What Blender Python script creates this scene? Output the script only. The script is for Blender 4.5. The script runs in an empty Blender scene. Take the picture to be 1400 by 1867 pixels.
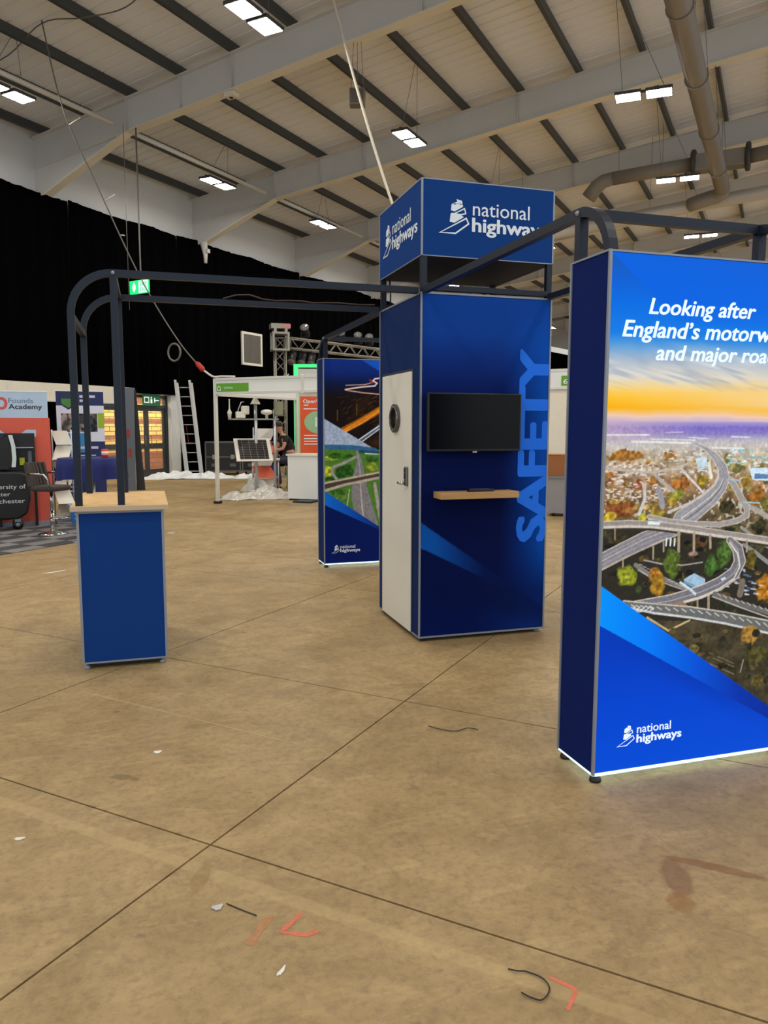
import bpy, bmesh, math, random
import numpy as np
from mathutils import Matrix, Vector
random.seed(7)
R = math.radians
scene = bpy.context.scene
COL = scene.collection

# ------------------------------------------------------------------ camera, world, exposure
CAM = Vector((-1.8285, -5.0624, 1.5594))
YAW, PITCH, ROLL, FPX = R(17.1458), R(6.4998), R(0.0973), 1390.7
fw = Vector((math.sin(YAW) * math.cos(PITCH), math.cos(YAW) * math.cos(PITCH), -math.sin(PITCH)))
rt = Vector((math.cos(YAW), -math.sin(YAW), 0))
up = rt.cross(fw)
r2 = rt * math.cos(ROLL) + up * math.sin(ROLL)
u2 = -rt * math.sin(ROLL) + up * math.cos(ROLL)
cd = bpy.data.cameras.new('camera')
cam = bpy.data.objects.new('camera', cd)
COL.objects.link(cam)
m = Matrix((r2, u2, -fw)).transposed().to_4x4()
m.translation = CAM
cam.matrix_world = m
cd.sensor_fit = 'HORIZONTAL'
cd.sensor_width = 36
cd.lens = 36 * FPX / 1400
cd.clip_end = 300
scene.camera = cam
wd = bpy.data.worlds.new('world')
scene.world = wd
wd.use_nodes = True
wd.node_tree.nodes['Background'].inputs[0].default_value = (0.80, 0.90, 1.0, 1)
wd.node_tree.nodes['Background'].inputs[1].default_value = 1.15
scene.view_settings.view_transform = 'Standard'
scene.view_settings.look = 'None'
scene.view_settings.exposure = EXPOSURE = 0.2
scene.view_settings.gamma = 1
scene.view_settings.use_curve_mapping = False
LAMP = 100.0          # radiance of the floodlight panels

# the hall is turned against the stand: (s across, y along, z)
HY = R(44.2904)
JX, JY = -1.6529, -2.2993
def hw(s, y, z=0.0):
    return Vector((JX + s * math.cos(HY) + y * math.sin(HY), JY - s * math.sin(HY) + y * math.cos(HY), z))

# ------------------------------------------------------------------ materials
def lin(c):
    return tuple((x / 12.92 if x <= .04045 else ((x + .055) / 1.055) ** 2.4) for x in [q / 255 for q in c])
MATS = {}
def mat(name, c, rough=.5, metal=0.0, var=.06, scale=8, bump=0.0, emit=0.0, emitc=None, spec=.5, alpha=None, trans=0.0, coat=0.0):
    if name in MATS:
        return MATS[name]
    M = bpy.data.materials.new(name)
    M.use_nodes = True
    nt = M.node_tree
    b = nt.nodes['Principled BSDF']
    L = lin(c)
    b.inputs['Roughness'].default_value = rough
    b.inputs['Metallic'].default_value = metal
    b.inputs['Specular IOR Level'].default_value = spec
    b.inputs['Coat Weight'].default_value = coat
    b.inputs['Transmission Weight'].default_value = trans
    tc = nt.nodes.new('ShaderNodeTexCoord')
    no = nt.nodes.new('ShaderNodeTexNoise')
    no.inputs['Scale'].default_value = scale
    no.inputs['Detail'].default_value = 4
    nt.links.new(tc.outputs['Object'], no.inputs['Vector'])
    mx = nt.nodes.new('ShaderNodeMix')
    mx.data_type = 'RGBA'
    mx.inputs[6].default_value = (*[max(0, x * (1 - var)) for x in L], 1)
    mx.inputs[7].default_value = (*[min(1, x * (1 + var)) for x in L], 1)
    nt.links.new(no.outputs['Fac'], mx.inputs[0])
    nt.links.new(mx.outputs[2], b.inputs['Base Color'])
    if bump:
        bu = nt.nodes.new('ShaderNodeBump')
        bu.inputs['Strength'].default_value = bump
        bu.inputs['Distance'].default_value = .01
        nt.links.new(no.outputs['Fac'], bu.inputs['Height'])
        nt.links.new(bu.outputs[0], b.inputs['Normal'])
    if emit:
        b.inputs['Emission Color'].default_value = (*lin(emitc or c), 1)
        b.inputs['Emission Strength'].default_value = emit
    if alpha is not None:
        b.inputs['Alpha'].default_value = alpha
    MATS[name] = M
    return M

def print_mat(name, emit=0.0, rough=.5, base=1.0):
    """flat print carried by the colour attribute of the panel"""
    M = bpy.data.materials.new(name)
    M.use_nodes = True
    nt = M.node_tree
    b = nt.nodes['Principled BSDF']
    a = nt.nodes.new('ShaderNodeVertexColor')
    a.layer_name = 'print'
    hs = nt.nodes.new('ShaderNodeHueSaturation')
    hs.inputs['Value'].default_value = base
    nt.links.new(a.outputs[0], hs.inputs['Color'])
    nt.links.new(hs.outputs[0], b.inputs['Base Color'])
    b.inputs['Roughness'].default_value = rough
    b.inputs['Specular IOR Level'].default_value = .08
    if emit:
        nt.links.new(a.outputs[0], b.inputs['Emission Color'])
        b.inputs['Emission Strength'].default_value = emit
    return M

# ------------------------------------------------------------------ mesh helpers
class MB:
    def __init__(s):
        s.v, s.f, s.sm = [], [], []
    def add(s, vs, fs, smooth=False):
        o = len(s.v)
        s.v += [tuple(p) for p in vs]
        s.f += [tuple(i + o for i in f) for f in fs]
        s.sm += [smooth] * len(fs)
        return s
    def box(s, x0, x1, y0, y1, z0, z1):
        return s.add([(x0, y0, z0), (x1, y0, z0), (x1, y1, z0), (x0, y1, z0), (x0, y0, z1), (x1, y0, z1), (x1, y1, z1), (x0, y1, z1)],
                     [(3, 2, 1, 0), (4, 5, 6, 7), (0, 1, 5, 4), (1, 2, 6, 5), (2, 3, 7, 6), (3, 0, 4, 7)])
    def bar(s, p, q, w, h=None, upv=(0, 0, 1)):
        h = h or w
        p, q = Vector(p), Vector(q)
        d = (q - p).normalized()
        a = d.cross(Vector(upv))
        if a.length < 1e-4:
            a = d.cross(Vector((1, 0, 0)))
        a.normalize()
        b = a.cross(d).normalized()
        vs = []
        for e in (p, q):
            for i, j in ((-1, -1), (1, -1), (1, 1), (-1, 1)):
                vs.append(e + a * i * w / 2 + b * j * h / 2)
        return s.add(vs, [(0, 1, 2, 3), (7, 6, 5, 4), (0, 4, 5, 1), (1, 5, 6, 2), (2, 6, 7, 3), (3, 7, 4, 0)])
    def tube(s, pts, r, n=8, closed=False, square=False):
        pts = [Vector(p) for p in pts]
        k = len(pts)
        rs = r if isinstance(r, (list, tuple)) else [r] * k
        vs, fs = [], []
        prev = None
        for i, p in enumerate(pts):
            if closed:
                t = pts[(i + 1) % k] - pts[i - 1]
            else:
                t = pts[min(i + 1, k - 1)] - pts[max(i - 1, 0)]
            t.normalize()
            if prev is None:
                a = t.cross(Vector((0, 0, 1)))
                if a.length < 1e-3:
                    a = t.cross(Vector((0, 1, 0)))
            else:
                a = prev - t * prev.dot(t)
            a.normalize()
            prev = a
            b = t.cross(a)
            for j in range(n):
                an = 2 * math.pi * (j + (.5 if square else 0)) / n
                vs.append(p + (a * math.cos(an) + b * math.sin(an)) * rs[i])
        for i in range(k if closed else k - 1):
            for j in range(n):
                fs.append((i * n + j, i * n + (j + 1) % n, ((i + 1) % k) * n + (j + 1) % n, ((i + 1) % k) * n + j))
        if not closed:
            fs.append(tuple(range(n - 1, -1, -1)))
            fs.append(tuple((k - 1) * n + j for j in range(n)))
        return s.add(vs, fs, not square)
    def cyl(s, p, q, r, n=16, r2=None):
        return s.tube([p, q], [r, r if r2 is None else r2], n)
    def lathe(s, prof, c=(0, 0, 0), n=20):
        vs, fs = [], []
        for r, z in prof:
            for j in range(n):
                a = 2 * math.pi * j / n
                vs.append((c[0] + r * math.cos(a), c[1] + r * math.sin(a), c[2] + z))
        for i in range(len(prof) - 1):
            for j in range(n):
                fs.append((i * n + j, i * n + (j + 1) % n, (i + 1) * n + (j + 1) % n, (i + 1) * n + j))
        fs.append(tuple(range(n - 1, -1, -1)))
        fs.append(tuple((len(prof) - 1) * n + j for j in range(n)))
        return s.add(vs, fs, True)
    def ball(s, c, rx, ry=None, rz=None, n=12):
        ry, rz = ry or rx, rz or rx
        k = n // 2 + 1
        vs, fs = [], []
        for i in range(k + 1):
            th = math.pi * i / k
            for j in range(n):
                a = 2 * math.pi * j / n
                vs.append((c[0] + rx * math.sin(th) * math.cos(a), c[1] + ry * math.sin(th) * math.sin(a), c[2] + rz * math.cos(th)))
        for i in range(k):
            for j in range(n):
                fs.append((i * n + j, (i + 1) * n + j, (i + 1) * n + (j + 1) % n, i * n + (j + 1) % n))
        return s.add(vs, fs, True)
    def prism(s, poly, t, fn):
        """polygon (u,v) swept through depth 0..t, fn maps (u,v,w) to a point"""
        n = len(poly)
        vs = [fn(u, v, 0) for u, v in poly] + [fn(u, v, t) for u, v in poly]
        fs = [tuple(range(n)), tuple(range(2 * n - 1, n - 1, -1))]
        fs += [(i, i + n, (i + 1) % n + n, (i + 1) % n) for i in range(n)]
        return s.add(vs, fs)
    def mesh(s, name):
        me = bpy.data.meshes.new(name)
        me.from_pydata(s.v, [], s.f)
        me.polygons.foreach_set('use_smooth', s.sm)
        bm = bmesh.new()
        bm.from_mesh(me)
        bmesh.ops.recalc_face_normals(bm, faces=bm.faces)
        bm.to_mesh(me)
        bm.free()
        return me
    def build(s, name, M, parent=None, loc=(0, 0, 0), rz=0.0, bevel=0.0, **tags):
        me = s.mesh(name)
        if M:
            me.materials.append(M)
        return link(name, me, parent, loc, rz, bevel, **tags)

def link(name, me, parent=None, loc=(0, 0, 0), rz=0.0, bevel=0.0, **tags):
    o = bpy.data.objects.new(name, me)
    COL.objects.link(o)
    o.parent = parent
    o.location = loc
    o.rotation_euler = (0, 0, rz)
    if bevel:
        b = o.modifiers.new('bevel', 'BEVEL')
        b.width = bevel
        b.segments = 2
        b.limit_method = 'ANGLE'
    for k, v in tags.items():
        o[{'cat': 'category'}.get(k, k)] = v
    return o

def thing(name, label, cat, loc=(0, 0, 0), rz=0.0, group=None, kind=None):
    o = bpy.data.objects.new(name, None)
    o.empty_display_size = .1
    COL.objects.link(o)
    o.location = loc
    o.rotation_euler = (0, 0, rz)
    if label:
        o['label'] = label
    if cat:
        o['category'] = cat
    if group:
        o['group'] = group
    if kind:
        o['kind'] = kind
    return o

def dup(root, loc, rz=None, label=None, group=None):
    r = root.copy()
    COL.objects.link(r)
    r.location = loc
    if rz is not None:
        r.rotation_euler = (0, 0, rz)
    if label:
        r['label'] = label
    if group:
        r['group'] = group
    for ch in list(root.children):
        c = ch.copy()
        COL.objects.link(c)
        c.parent = r
        for g in list(ch.children):
            d = g.copy()
            COL.objects.link(d)
            d.parent = c
    return r

def text_mb(txt, x0, x1, z0, z1, fn, bold=0.0, shear=0.0, mb=None, cap=True):
    """lettering fitted so that its capitals/ascenders span z0..z1 and its width x0..x1"""
    cu = bpy.data.curves.new('lettering', 'FONT')
    cu.body = txt
    cu.size = 1
    cu.shear = shear
    cu.resolution_u = 3
    o = bpy.data.objects.new('lettering', cu)
    COL.objects.link(o)
    dg = bpy.context.evaluated_depsgraph_get()
    me = o.evaluated_get(dg).to_mesh()
    n = len(me.vertices)
    co = np.empty(n * 3)
    me.vertices.foreach_get('co', co)
    co = co.reshape(-1, 3)
    fs = [tuple(p.vertices) for p in me.polygons]
    mnx, mxx = co[:, 0].min(), co[:, 0].max()
    top = co[:, 1].max()
    o.evaluated_get(dg).to_mesh_clear()
    bpy.data.objects.remove(o)
    bpy.data.curves.remove(cu)
    mb = mb or MB()
    lay = 0
    for dx, dy in ([(0, 0)] + [(bold * math.cos(R(30 * i)), bold * .7 * math.sin(R(30 * i))) for i in range(12 if bold else 0)]):
        o3 = Vector(fn(0, 0))
        nr = (Vector(fn(1, 0)) - o3).cross(Vector(fn(0, 1)) - o3).normalized() * .00015 * lay
        lay += 1
        mb.add([Vector(fn(x0 + (p[0] + dx - mnx) / (mxx - mnx) * (x1 - x0), z0 + (p[1] + dy) / top * (z1 - z0))) + nr for p in co], fs)
    return mb

def strokes_mb(mb, pts, w, fn, closed=True):
    """flat outline of a polygon with mitred corners"""
    n = len(pts)
    ins, outs = [], []
    for i in range(n):
        p0, p1, p2 = (Vector(pts[(i - 1) % n]), Vector(pts[i]), Vector(pts[(i + 1) % n]))
        d1, d2 = (p1 - p0).normalized(), (p2 - p1).normalized()
        n1, n2 = Vector((-d1.y, d1.x)), Vector((-d2.y, d2.x))
        b = n1 + n2
        b = b / max(.25, b.dot(n1)) if b.length > 1e-6 else n1
        ins.append(p1 + b * w / 2)
        outs.append(p1 - b * w / 2)
    vs = [fn(*p) for p in ins] + [fn(*p) for p in outs]
    mb.add(vs, [(i, (i + 1) % n, (i + 1) % n + n, i + n) for i in range(n)])
    return mb

# ------------------------------------------------------------------ print canvases
def vnoise(h, w, cell, seed):
    g = np.random.RandomState(seed).rand(int(h / cell) + 3, int(w / cell) + 3)
    y = np.arange(h) / cell
    x = np.arange(w) / cell
    yi, xi = y.astype(int), x.astype(int)
    fy, fx = (y - yi)[:, None], (x - xi)[None, :]
    fy, fx = fy * fy * (3 - 2 * fy), fx * fx * (3 - 2 * fx)
    a = g[yi][:, xi]; b = g[yi][:, xi + 1]; c = g[yi + 1][:, xi]; d = g[yi + 1][:, xi + 1]
    return (a * (1 - fx) + b * fx) * (1 - fy) + (c * (1 - fx) + d * fx) * fy
def snoise(U, V, seed):
    g = np.random.RandomState(seed).rand(64, 64)
    ui, vi = np.floor(U).astype(int), np.floor(V).astype(int)
    fu, fv = U - ui, V - vi
    fu, fv = fu * fu * (3 - 2 * fu), fv * fv * (3 - 2 * fv)
    q = lambda a, b: g[(ui + a) % 64, (vi + b) % 64]
    return (q(0, 0) * (1 - fu) + q(1, 0) * fu) * (1 - fv) + (q(0, 1) * (1 - fu) + q(1, 1) * fu) * fv
class Canvas:
    def __init__(s, x0, x1, z0, z1, step):
        s.x = np.linspace(x0, x1, int((x1 - x0) / step) + 1)
        s.z = np.linspace(z0, z1, int((z1 - z0) / step) + 1)
        s.X, s.Z = np.meshgrid(s.x, s.z)
        s.step = step
        s.h, s.w = s.X.shape
        s.c = np.zeros((s.h, s.w, 3))
        s.n1 = vnoise(s.h, s.w, 4, 1); s.n2 = vnoise(s.h, s.w, 9, 2); s.n3 = vnoise(s.h, s.w, 30, 3)
    def noise(s, cellm, seed):
        return vnoise(s.h, s.w, max(1.01, cellm / s.step), seed)
    def win(s, x0, x1, z0, z1):
        i0, i1 = np.searchsorted(s.z, (z0, z1)); j0, j1 = np.searchsorted(s.x, (x0, x1))
        return slice(i0, i1), slice(j0, j1)
    def mix(s, sl, mask, col):
        col = np.asarray(col, float)
        s.c[sl] += (col - s.c[sl]) * mask[..., None]
    def stroke(s, col, pts):
        for a, b in zip(pts[:-1], pts[1:]):
            w = max(a[2], b[2]) / 2 + .004
            sl = s.win(min(a[0], b[0]) - w, max(a[0], b[0]) + w, min(a[1], b[1]) - w, max(a[1], b[1]) + w)
            X, Z = s.X[sl], s.Z[sl]
            if X.size == 0:
                continue
            dx, dz = b[0] - a[0], b[1] - a[1]
            t = np.clip(((X - a[0]) * dx + (Z - a[1]) * dz) / (dx * dx + dz * dz + 1e-12), 0, 1)
            d = np.hypot(X - a[0] - t * dx, Z - a[1] - t * dz)
            s.mix(sl, np.clip(((a[2] + (b[2] - a[2]) * t) / 2 - d) / s.step + .5, 0, 1), col)
    def polymask(s, pts):
        ins = np.zeros(s.X.shape, bool)
        n = len(pts)
        for i in range(n):
            (xa, za), (xb, zb) = pts[i], pts[(i + 1) % n]
            if za == zb:
                continue
            c = ((za > s.Z) != (zb > s.Z)) & (s.X < (xb - xa) * (s.Z - za) / (zb - za) + xa)
            ins ^= c
        return ins.astype(float)
    def poly(s, col, pts):
        s.mix((slice(None), slice(None)), s.polymask(pts), col)
    def blob(s, col, p):
        x, z, rx, rz = p
        sl = s.win(x - rx * 1.4, x + rx * 1.4, z - rz * 1.4, z + rz * 1.4)
        X, Z = s.X[sl], s.Z[sl]
        if X.size == 0:
            return
        d = np.hypot((X - x) / rx, (Z - z) / rz) + (s.n2[sl] - .5) * .5 + (s.n1[sl] - .5) * .25
        k = .6 + .62 * s.n1[sl] * (.7 + .5 * s.n2[sl])
        s.mix(sl, np.clip((1 - d) * 5, 0, 1), np.asarray(col, float)[None, None, :] * k[..., None])
    def grad(s, stops, mask=None, coord=None):
        co = s.Z if coord is None else coord
        zs = [q[0] for q in stops]
        col = np.stack([np.interp(co, zs, [q[1][k] for q in stops]) for k in range(3)], -1)
        if mask is None:
            s.c[:] = col
        else:
            s.c += (col - s.c) * mask[..., None]
    def run(s, ops):
        for k, col, p in ops:
            if col[2] in (1, 2) and col[0] == 0 and col[1] == 0:
                continue
            if k == 'S':
                s.stroke(col, p)
            elif k == 'P':
                s.poly(col, p)
            else:
                s.blob(col, p)
    def build(s, name, M, parent, fn):
        vs = np.stack(np.vectorize(fn)(s.X.ravel(), s.Z.ravel()), -1)
        h, w = s.h, s.w
        idx = np.arange(h * w).reshape(h, w)
        q = np.stack([idx[:-1, :-1], idx[:-1, 1:], idx[1:, 1:], idx[1:, :-1]], -1).reshape(-1, 4)
        me = bpy.data.meshes.new(name)
        me.vertices.add(h * w)
        me.vertices.foreach_set('co', vs.ravel())
        me.loops.add(q.size)
        me.loops.foreach_set('vertex_index', q.ravel().astype(np.int32))
        me.polygons.add(len(q))
        me.polygons.foreach_set('loop_start', (np.arange(len(q)) * 4).astype(np.int32))
        me.update(calc_edges=True)
        at = me.color_attributes.new('print', 'FLOAT_COLOR', 'POINT')
        c = np.clip(s.c, 0, 255) / 255
        c = np.where(c <= .04045, c / 12.92, ((c + .055) / 1.055) ** 2.4)
        at.data.foreach_set('color', np.concatenate([c, np.ones((h, w, 1))], -1).astype(np.float32).ravel())
        me.materials.append(M)
        return link(name, me, parent)
# ------------------------------------------------------------------ hall materials
def concrete():
    M = bpy.data.materials.new('polished_concrete')
    M.use_nodes = True
    nt = M.node_tree
    N, Lk = nt.nodes.new, nt.links.new
    b = nt.nodes['Principled BSDF']
    geo = N('ShaderNodeNewGeometry')
    def noise(scale, det=6, rough=.6, vec=None, dist=0.0):
        n = N('ShaderNodeTexNoise')
        n.inputs['Scale'].default_value = scale
        n.inputs['Detail'].default_value = det
        n.inputs['Roughness'].default_value = rough
        n.inputs['Distortion'].default_value = dist
        Lk(vec or geo.outputs['Position'], n.inputs['Vector'])
        return n.outputs['Fac']
    def ramp(f, lo, hi):
        r = N('ShaderNodeMapRange')
        r.inputs['From Min'].default_value = lo
        r.inputs['From Max'].default_value = hi
        Lk(f, r.inputs['Value'])
        return r.outputs[0]
    def mixc(f, a, c):
        m_ = N('ShaderNodeMix')
        m_.data_type = 'RGBA'
        Lk(f, m_.inputs[0])
        for i, q in ((6, a), (7, c)):
            if isinstance(q, tuple):
                m_.inputs[i].default_value = (*lin(q), 1)
            else:
                Lk(q, m_.inputs[i])
        return m_.outputs[2]
    def mul(a, k):
        q = N('ShaderNodeMath')
        q.operation = 'MULTIPLY'
        Lk(a, q.inputs[0])
        if isinstance(k, float):
            q.inputs[1].default_value = k
        else:
            Lk(k, q.inputs[1])
        return q.outputs[0]
    mp = N('ShaderNodeMapping')
    mp.inputs['Rotation'].default_value = (0, 0, HY + R(8))
    mp.inputs['Scale'].default_value = (1.6, 5, 1)
    Lk(geo.outputs['Position'], mp.inputs['Vector'])
    col = mixc(ramp(noise(.55, 5, .6, None, .6), .3, .7), (152, 128, 86), (180, 155, 110))
    col = mixc(mul(ramp(noise(3.2, 10, .78, None, .5), .44, .7), .7), col, (120, 98, 62))
    col = mixc(mul(ramp(noise(1.4, 8, .75, mp.outputs[0], 1.2), .5, .78), .45), col, (206, 180, 128))
    col = mixc(mul(ramp(noise(26, 6, .75), .47, .72), .6), col, (104, 88, 66))
    col = mixc(mul(ramp(noise(7, 3, .5), .70, .76), .55), col, (92, 76, 54))
    def ellipse(cx, cy, ang, rx, ry, edge=.25):
        q = N('ShaderNodeMapping')
        q.vector_type = 'TEXTURE'
        q.inputs['Location'].default_value = (cx, cy, 0)
        q.inputs['Rotation'].default_value = (0, 0, ang)
        q.inputs['Scale'].default_value = (rx, ry, 1)
        Lk(geo.outputs['Position'], q.inputs['Vector'])
        ln = N('ShaderNodeVectorMath')
        ln.operation = 'LENGTH'
        Lk(q.outputs[0], ln.inputs[0])
        ad = N('ShaderNodeMath')
        ad.operation = 'MULTIPLY_ADD'
        Lk(n14, ad.inputs[0])
        ad.inputs[1].default_value = 1.0
        Lk(ln.outputs['Value'], ad.inputs[2])
        return ramp(ad.outputs[0], 1.5, 1.5 - edge)
    n14 = noise(14, 4)
    # spilt-liquid stain beside the light box and rust at the joint crossing
    bnd = hw(0, -.14)
    for e, k, cc in (((bnd.x, bnd.y, -HY, 7, .032), .25, (196, 172, 122)), ((-.125, -2.99, R(62), .13, .058), .62, (112, 78, 48)), ((-.20, -3.10, R(62), .06, .05), .55, (128, 86, 30)),
                     ((.05, -2.975, R(-42), .2, .028), .6, (120, 78, 34)), ((-1.70, -2.50, R(70), .10, .035), .4, (120, 92, 34)),
                     ((-1.99, -1.62, R(-20), .06, .03), .5, (96, 80, 58)), ((-1.93, -1.66, R(-50), .03, .02), .5, (96, 80, 58))):
        col = mixc(mul(ellipse(*e), k), col, cc)
    Lk(col, b.inputs['Base Color'])
    Lk(ramp(noise(1.6, 5), -.6, 1.35), b.inputs['Roughness'])
    b.inputs['Specular IOR Level'].default_value = .45
    bu = N('ShaderNodeBump')
    bu.inputs['Strength'].default_value = .12
    bu.inputs['Distance'].default_value = .01
    Lk(noise(18, 6), bu.inputs['Height'])
    Lk(bu.outputs[0], b.inputs['Normal'])
    return M
CONC = concrete()
M_joint = mat('joint_filler', (74, 58, 42), .9)
M_white = mat('white_wall_paint', (214, 216, 216), .7, var=.05, scale=1.2)
M_sheet = mat('roof_liner_sheet', (230, 231, 235), .5, var=.07, scale=.6)
M_light_sheet = mat('rooflight_sheet', (226, 222, 220), .28, var=.12, scale=1.5)
M_purlin = mat('purlin_galvanised', (70, 73, 73), .5, metal=.3, var=.1)
M_raft = mat('rafter_grey_paint', (204, 203, 200), .55, var=.06, scale=1.5)
M_flange = mat('flange_cream_paint', (222, 214, 196), .5, var=.06, scale=1.5)
M_tube = mat('tie_tube_paint', (214, 210, 202), .45)
M_drape = mat('black_drape', (3, 3, 4), 1.0, var=.2, scale=20, spec=.02)
M_duct = mat('duct_grey', (138, 132, 124), .5, metal=.1, var=.07, scale=3)
M_dark = mat('black_plastic', (14, 14, 16), .45)
M_wire = mat('steel_wire', (120, 118, 114), .5, metal=.5)

# ------------------------------------------------------------------ floor: saw-cut slabs over a dark bed
JS = [-15, -12.1, -9.3, -7.4, -4.65, -1.88, 0, 2.77, 4.65, 7.4, 10.2, 13, 16, 20]
JT = [-14, -9, -4, 0, 1.68, 4.15, 5.32, 8.0, 10.4, 13.1, 15.8, 19.5, 23.4, 27.2, 32, 37, 43, 50, 57]
o = MB().box(-15.0, 20, -14, 57, -.2, -.016).build('floor', M_joint, None, (JX, JY, 0), -HY, kind='structure', label='worn tan concrete hall floor with saw-cut joints')
FLOOR = o
for i in range(len(JS) - 1):
    for j in range(len(JT) - 1):
        g = .0045
        MB().box(JS[i] + g, JS[i + 1] - g, JT[j] + g, JT[j + 1] - g, -.016, 0).build('slab', CONC, FLOOR)

# ------------------------------------------------------------------ walls
DW = (12.4, 16.05, 2.46)      # door opening in the left wall
b = MB().box(-15.2, -15, -14, DW[0], 0, 8.86).box(-15.2, -15, DW[0], DW[1], DW[2], 8.86).box(-15.2, -15, DW[1], 57, 0, 8.86)
b.build('wall_left', M_white, None, (JX, JY, 0), -HY, kind='structure')
MB().box(-15, 20, 57, 57.2, 0, 11).build('wall_far', M_white, None, (JX, JY, 0), -HY, kind='structure')

# ------------------------------------------------------------------ roof
RID, SL = 2.5, .1158
def ztop(s):
    return 8.57 + SL * ((s + 15) if s <= RID else (20 - s))
CEIL = MB()
for a, c in ((-15.2, RID), (RID, 20.2)):
    za, zc = ztop(a) + .30, ztop(c) + .30
    CEIL.add([(a, -14.2, za), (c, -14.2, zc), (c, 57.2, zc), (a, 57.2, za), (a, -14.2, za + .05), (c, -14.2, zc + .05), (c, 57.2, zc + .05), (a, 57.2, za + .05)],
             [(0, 1, 2, 3), (7, 6, 5, 4), (0, 4, 5, 1), (1, 5, 6, 2), (2, 6, 7, 3), (3, 7, 4, 0)])
CEIL = CEIL.build('ceiling', M_sheet, None, (JX, JY, 0), -HY, kind='structure')
FR = [11.57 + 5.81 * k for k in range(-3, 8)]
def sheet_mb(s0, s1, y0, y1, dz):
    prof, y = [], y0
    while y < y1 - 1e-6:
        for dy, h in ((0, 0), (.27, 0), (.285, .028), (.318, .028)):
            if y + dy < y1:
                prof.append((y + dy, h))
        y += .333
    prof.append((y1, 0))
    vs = [(s, yy, ztop(s) + dz + h) for s in (s0, s1) for yy, h in prof]
    n = len(prof)
    return MB().add(vs, [(i, i + 1, n + i + 1, n + i) for i in range(n - 1)])
for i in range(len(FR) + 1):
    y0 = FR[i - 1] if i else -14
    y1 = FR[i] if i < len(FR) else 57
    sheet_mb(-15, RID, y0, y1, .20).build('roof_sheet', M_sheet, CEIL)
    sheet_mb(RID, 20, y0, y1, .20).build('roof_sheet', M_sheet, CEIL)
for s0, y0 in ((-8.72, 12.9), (-8.72, 24.6), (-8.72, 6.9)):
    sheet_mb(s0, s0 + 1.36, y0, y0 + 2.3, .192).build('rooflight', M_light_sheet, CEIL, label='shiny translucent rooflight sheet')
k = 0
while -14.6 + 1.46 * k < RID - .2:
    for s in (-14.6 + 1.46 * k, 2 * RID + 14.6 - 1.46 * k):
        z = ztop(s)
        MB().box(s - .045, s + .045, -14, 57, z + .002, z + .198).build('purlin', M_purlin, CEIL)
    k += 1
M_weld = mat('stiffener_paint', (140, 135, 127), .55)
for y in FR:
    w = MB()
    fl, tf = MB(), MB()
    for sg in (1, -1):
        def S(s): return s if sg > 0 else 2 * RID - s
        for poly in ([(-15, ztop(-15)), (RID, ztop(RID)), (RID, ztop(RID) - .72), (-11.8, ztop(-11.8) - .72), (-14.5, 7.22), (-15, 7.22)],):
            w.prism([(S(p), q) for p, q in poly], .024, lambda u, v, t: (u, y - .012 + t, v))
        tf.bar((S(-15), y, ztop(-15) - .012), (S(RID), y, ztop(RID) - .012), .24, .022)
        fl.bar((S(RID), y, ztop(RID) - .73), (S(-11.8), y, ztop(-11.8) - .73), .24, .024)
        fl.bar((S(-11.8), y, ztop(-11.8) - .73), (S(-14.55), y, 7.2), .24, .024)
        fl.bar((S(-11.8), y, ztop(-11.8) - .72), (S(-15), y, ztop(-15) - .72), .12, .016)
        for s in (-11.8, -10.2, -8.78, -4.4):
            w.box(min(S(s) - .008, S(s) + .008), max(S(s) - .008, S(s) + .008), y - .1, y + .1, ztop(s) - .71, ztop(s) - .03)
    ra = w.build('rafter', M_raft, CEIL)
    tf.build('top_flange', M_raft, ra)
    fl.build('bottom_flange', M_flange, ra)
    if y > -14:
        MB().cyl((-11.85, y + .12, 8.28), (-11.85, y + 5.35, 8.28), .055, 10).build('tie_tube', M_tube, CEIL)

# ------------------------------------------------------------------ black drapes along the left and far walls
def drape(y0, y1, z0, z1, label, vertical='s', s=-14.82, seed=0):
    rnd = random.Random(seed)
    n = int((y1 - y0) / .07)
    vs, fs = [], []
    for i in range(n + 1):
        y = y0 + (y1 - y0) * i / n
        dx = .045 * math.sin(y * 11 + 1.3 * math.sin(y * 2.1)) + .02 * math.sin(y * 23)
        t = z1 - .05 * abs(math.sin(y * 1.1 + seed)) + rnd.uniform(-.01, .01)
        for z, kx in ((z0, 1.0), ((z0 + t) / 2, .8), (t, .35)):
            vs.append((s + dx * kx, y, z) if vertical == 's' else (y, s + dx * kx, z))
    for i in range(n):
        for j in range(2):
            a = i * 3 + j
            fs.append((a, a + 3, a + 4, a + 1))
    ob = MB().add(vs, fs, True).build('drape', M_drape, None, (JX, JY, 0), -HY, label=label, cat='drape', group='black drapes on the hall walls')
    so = ob.modifiers.new('thick', 'SOLIDIFY')
    so.thickness = .01
    return ob
drape(5.8, 12.38, 0.01, 7.32, 'black floor-length wall drape behind the orange and blue banners', seed=1)
drape(12.4, 16.4, 2.47, 7.32, 'black drape hanging over the glazed brick-view doors', seed=2)
drape(16.42, 23.15, 0.01, 7.34, 'black floor-length wall drape behind ladder and flight cases', seed=3)
drape(23.2, 34.8, 0.01, 7.36, 'black wall drape behind the lighting truss', seed=4)
drape(34.8, 56.4, 0.01, 7.36, 'black wall drape farthest down the long wall', seed=5)
drape(-14.6, 19.8, 0.01, 7.36, 'black drape across the far end wall', 'y', 56.8, 6)

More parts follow.
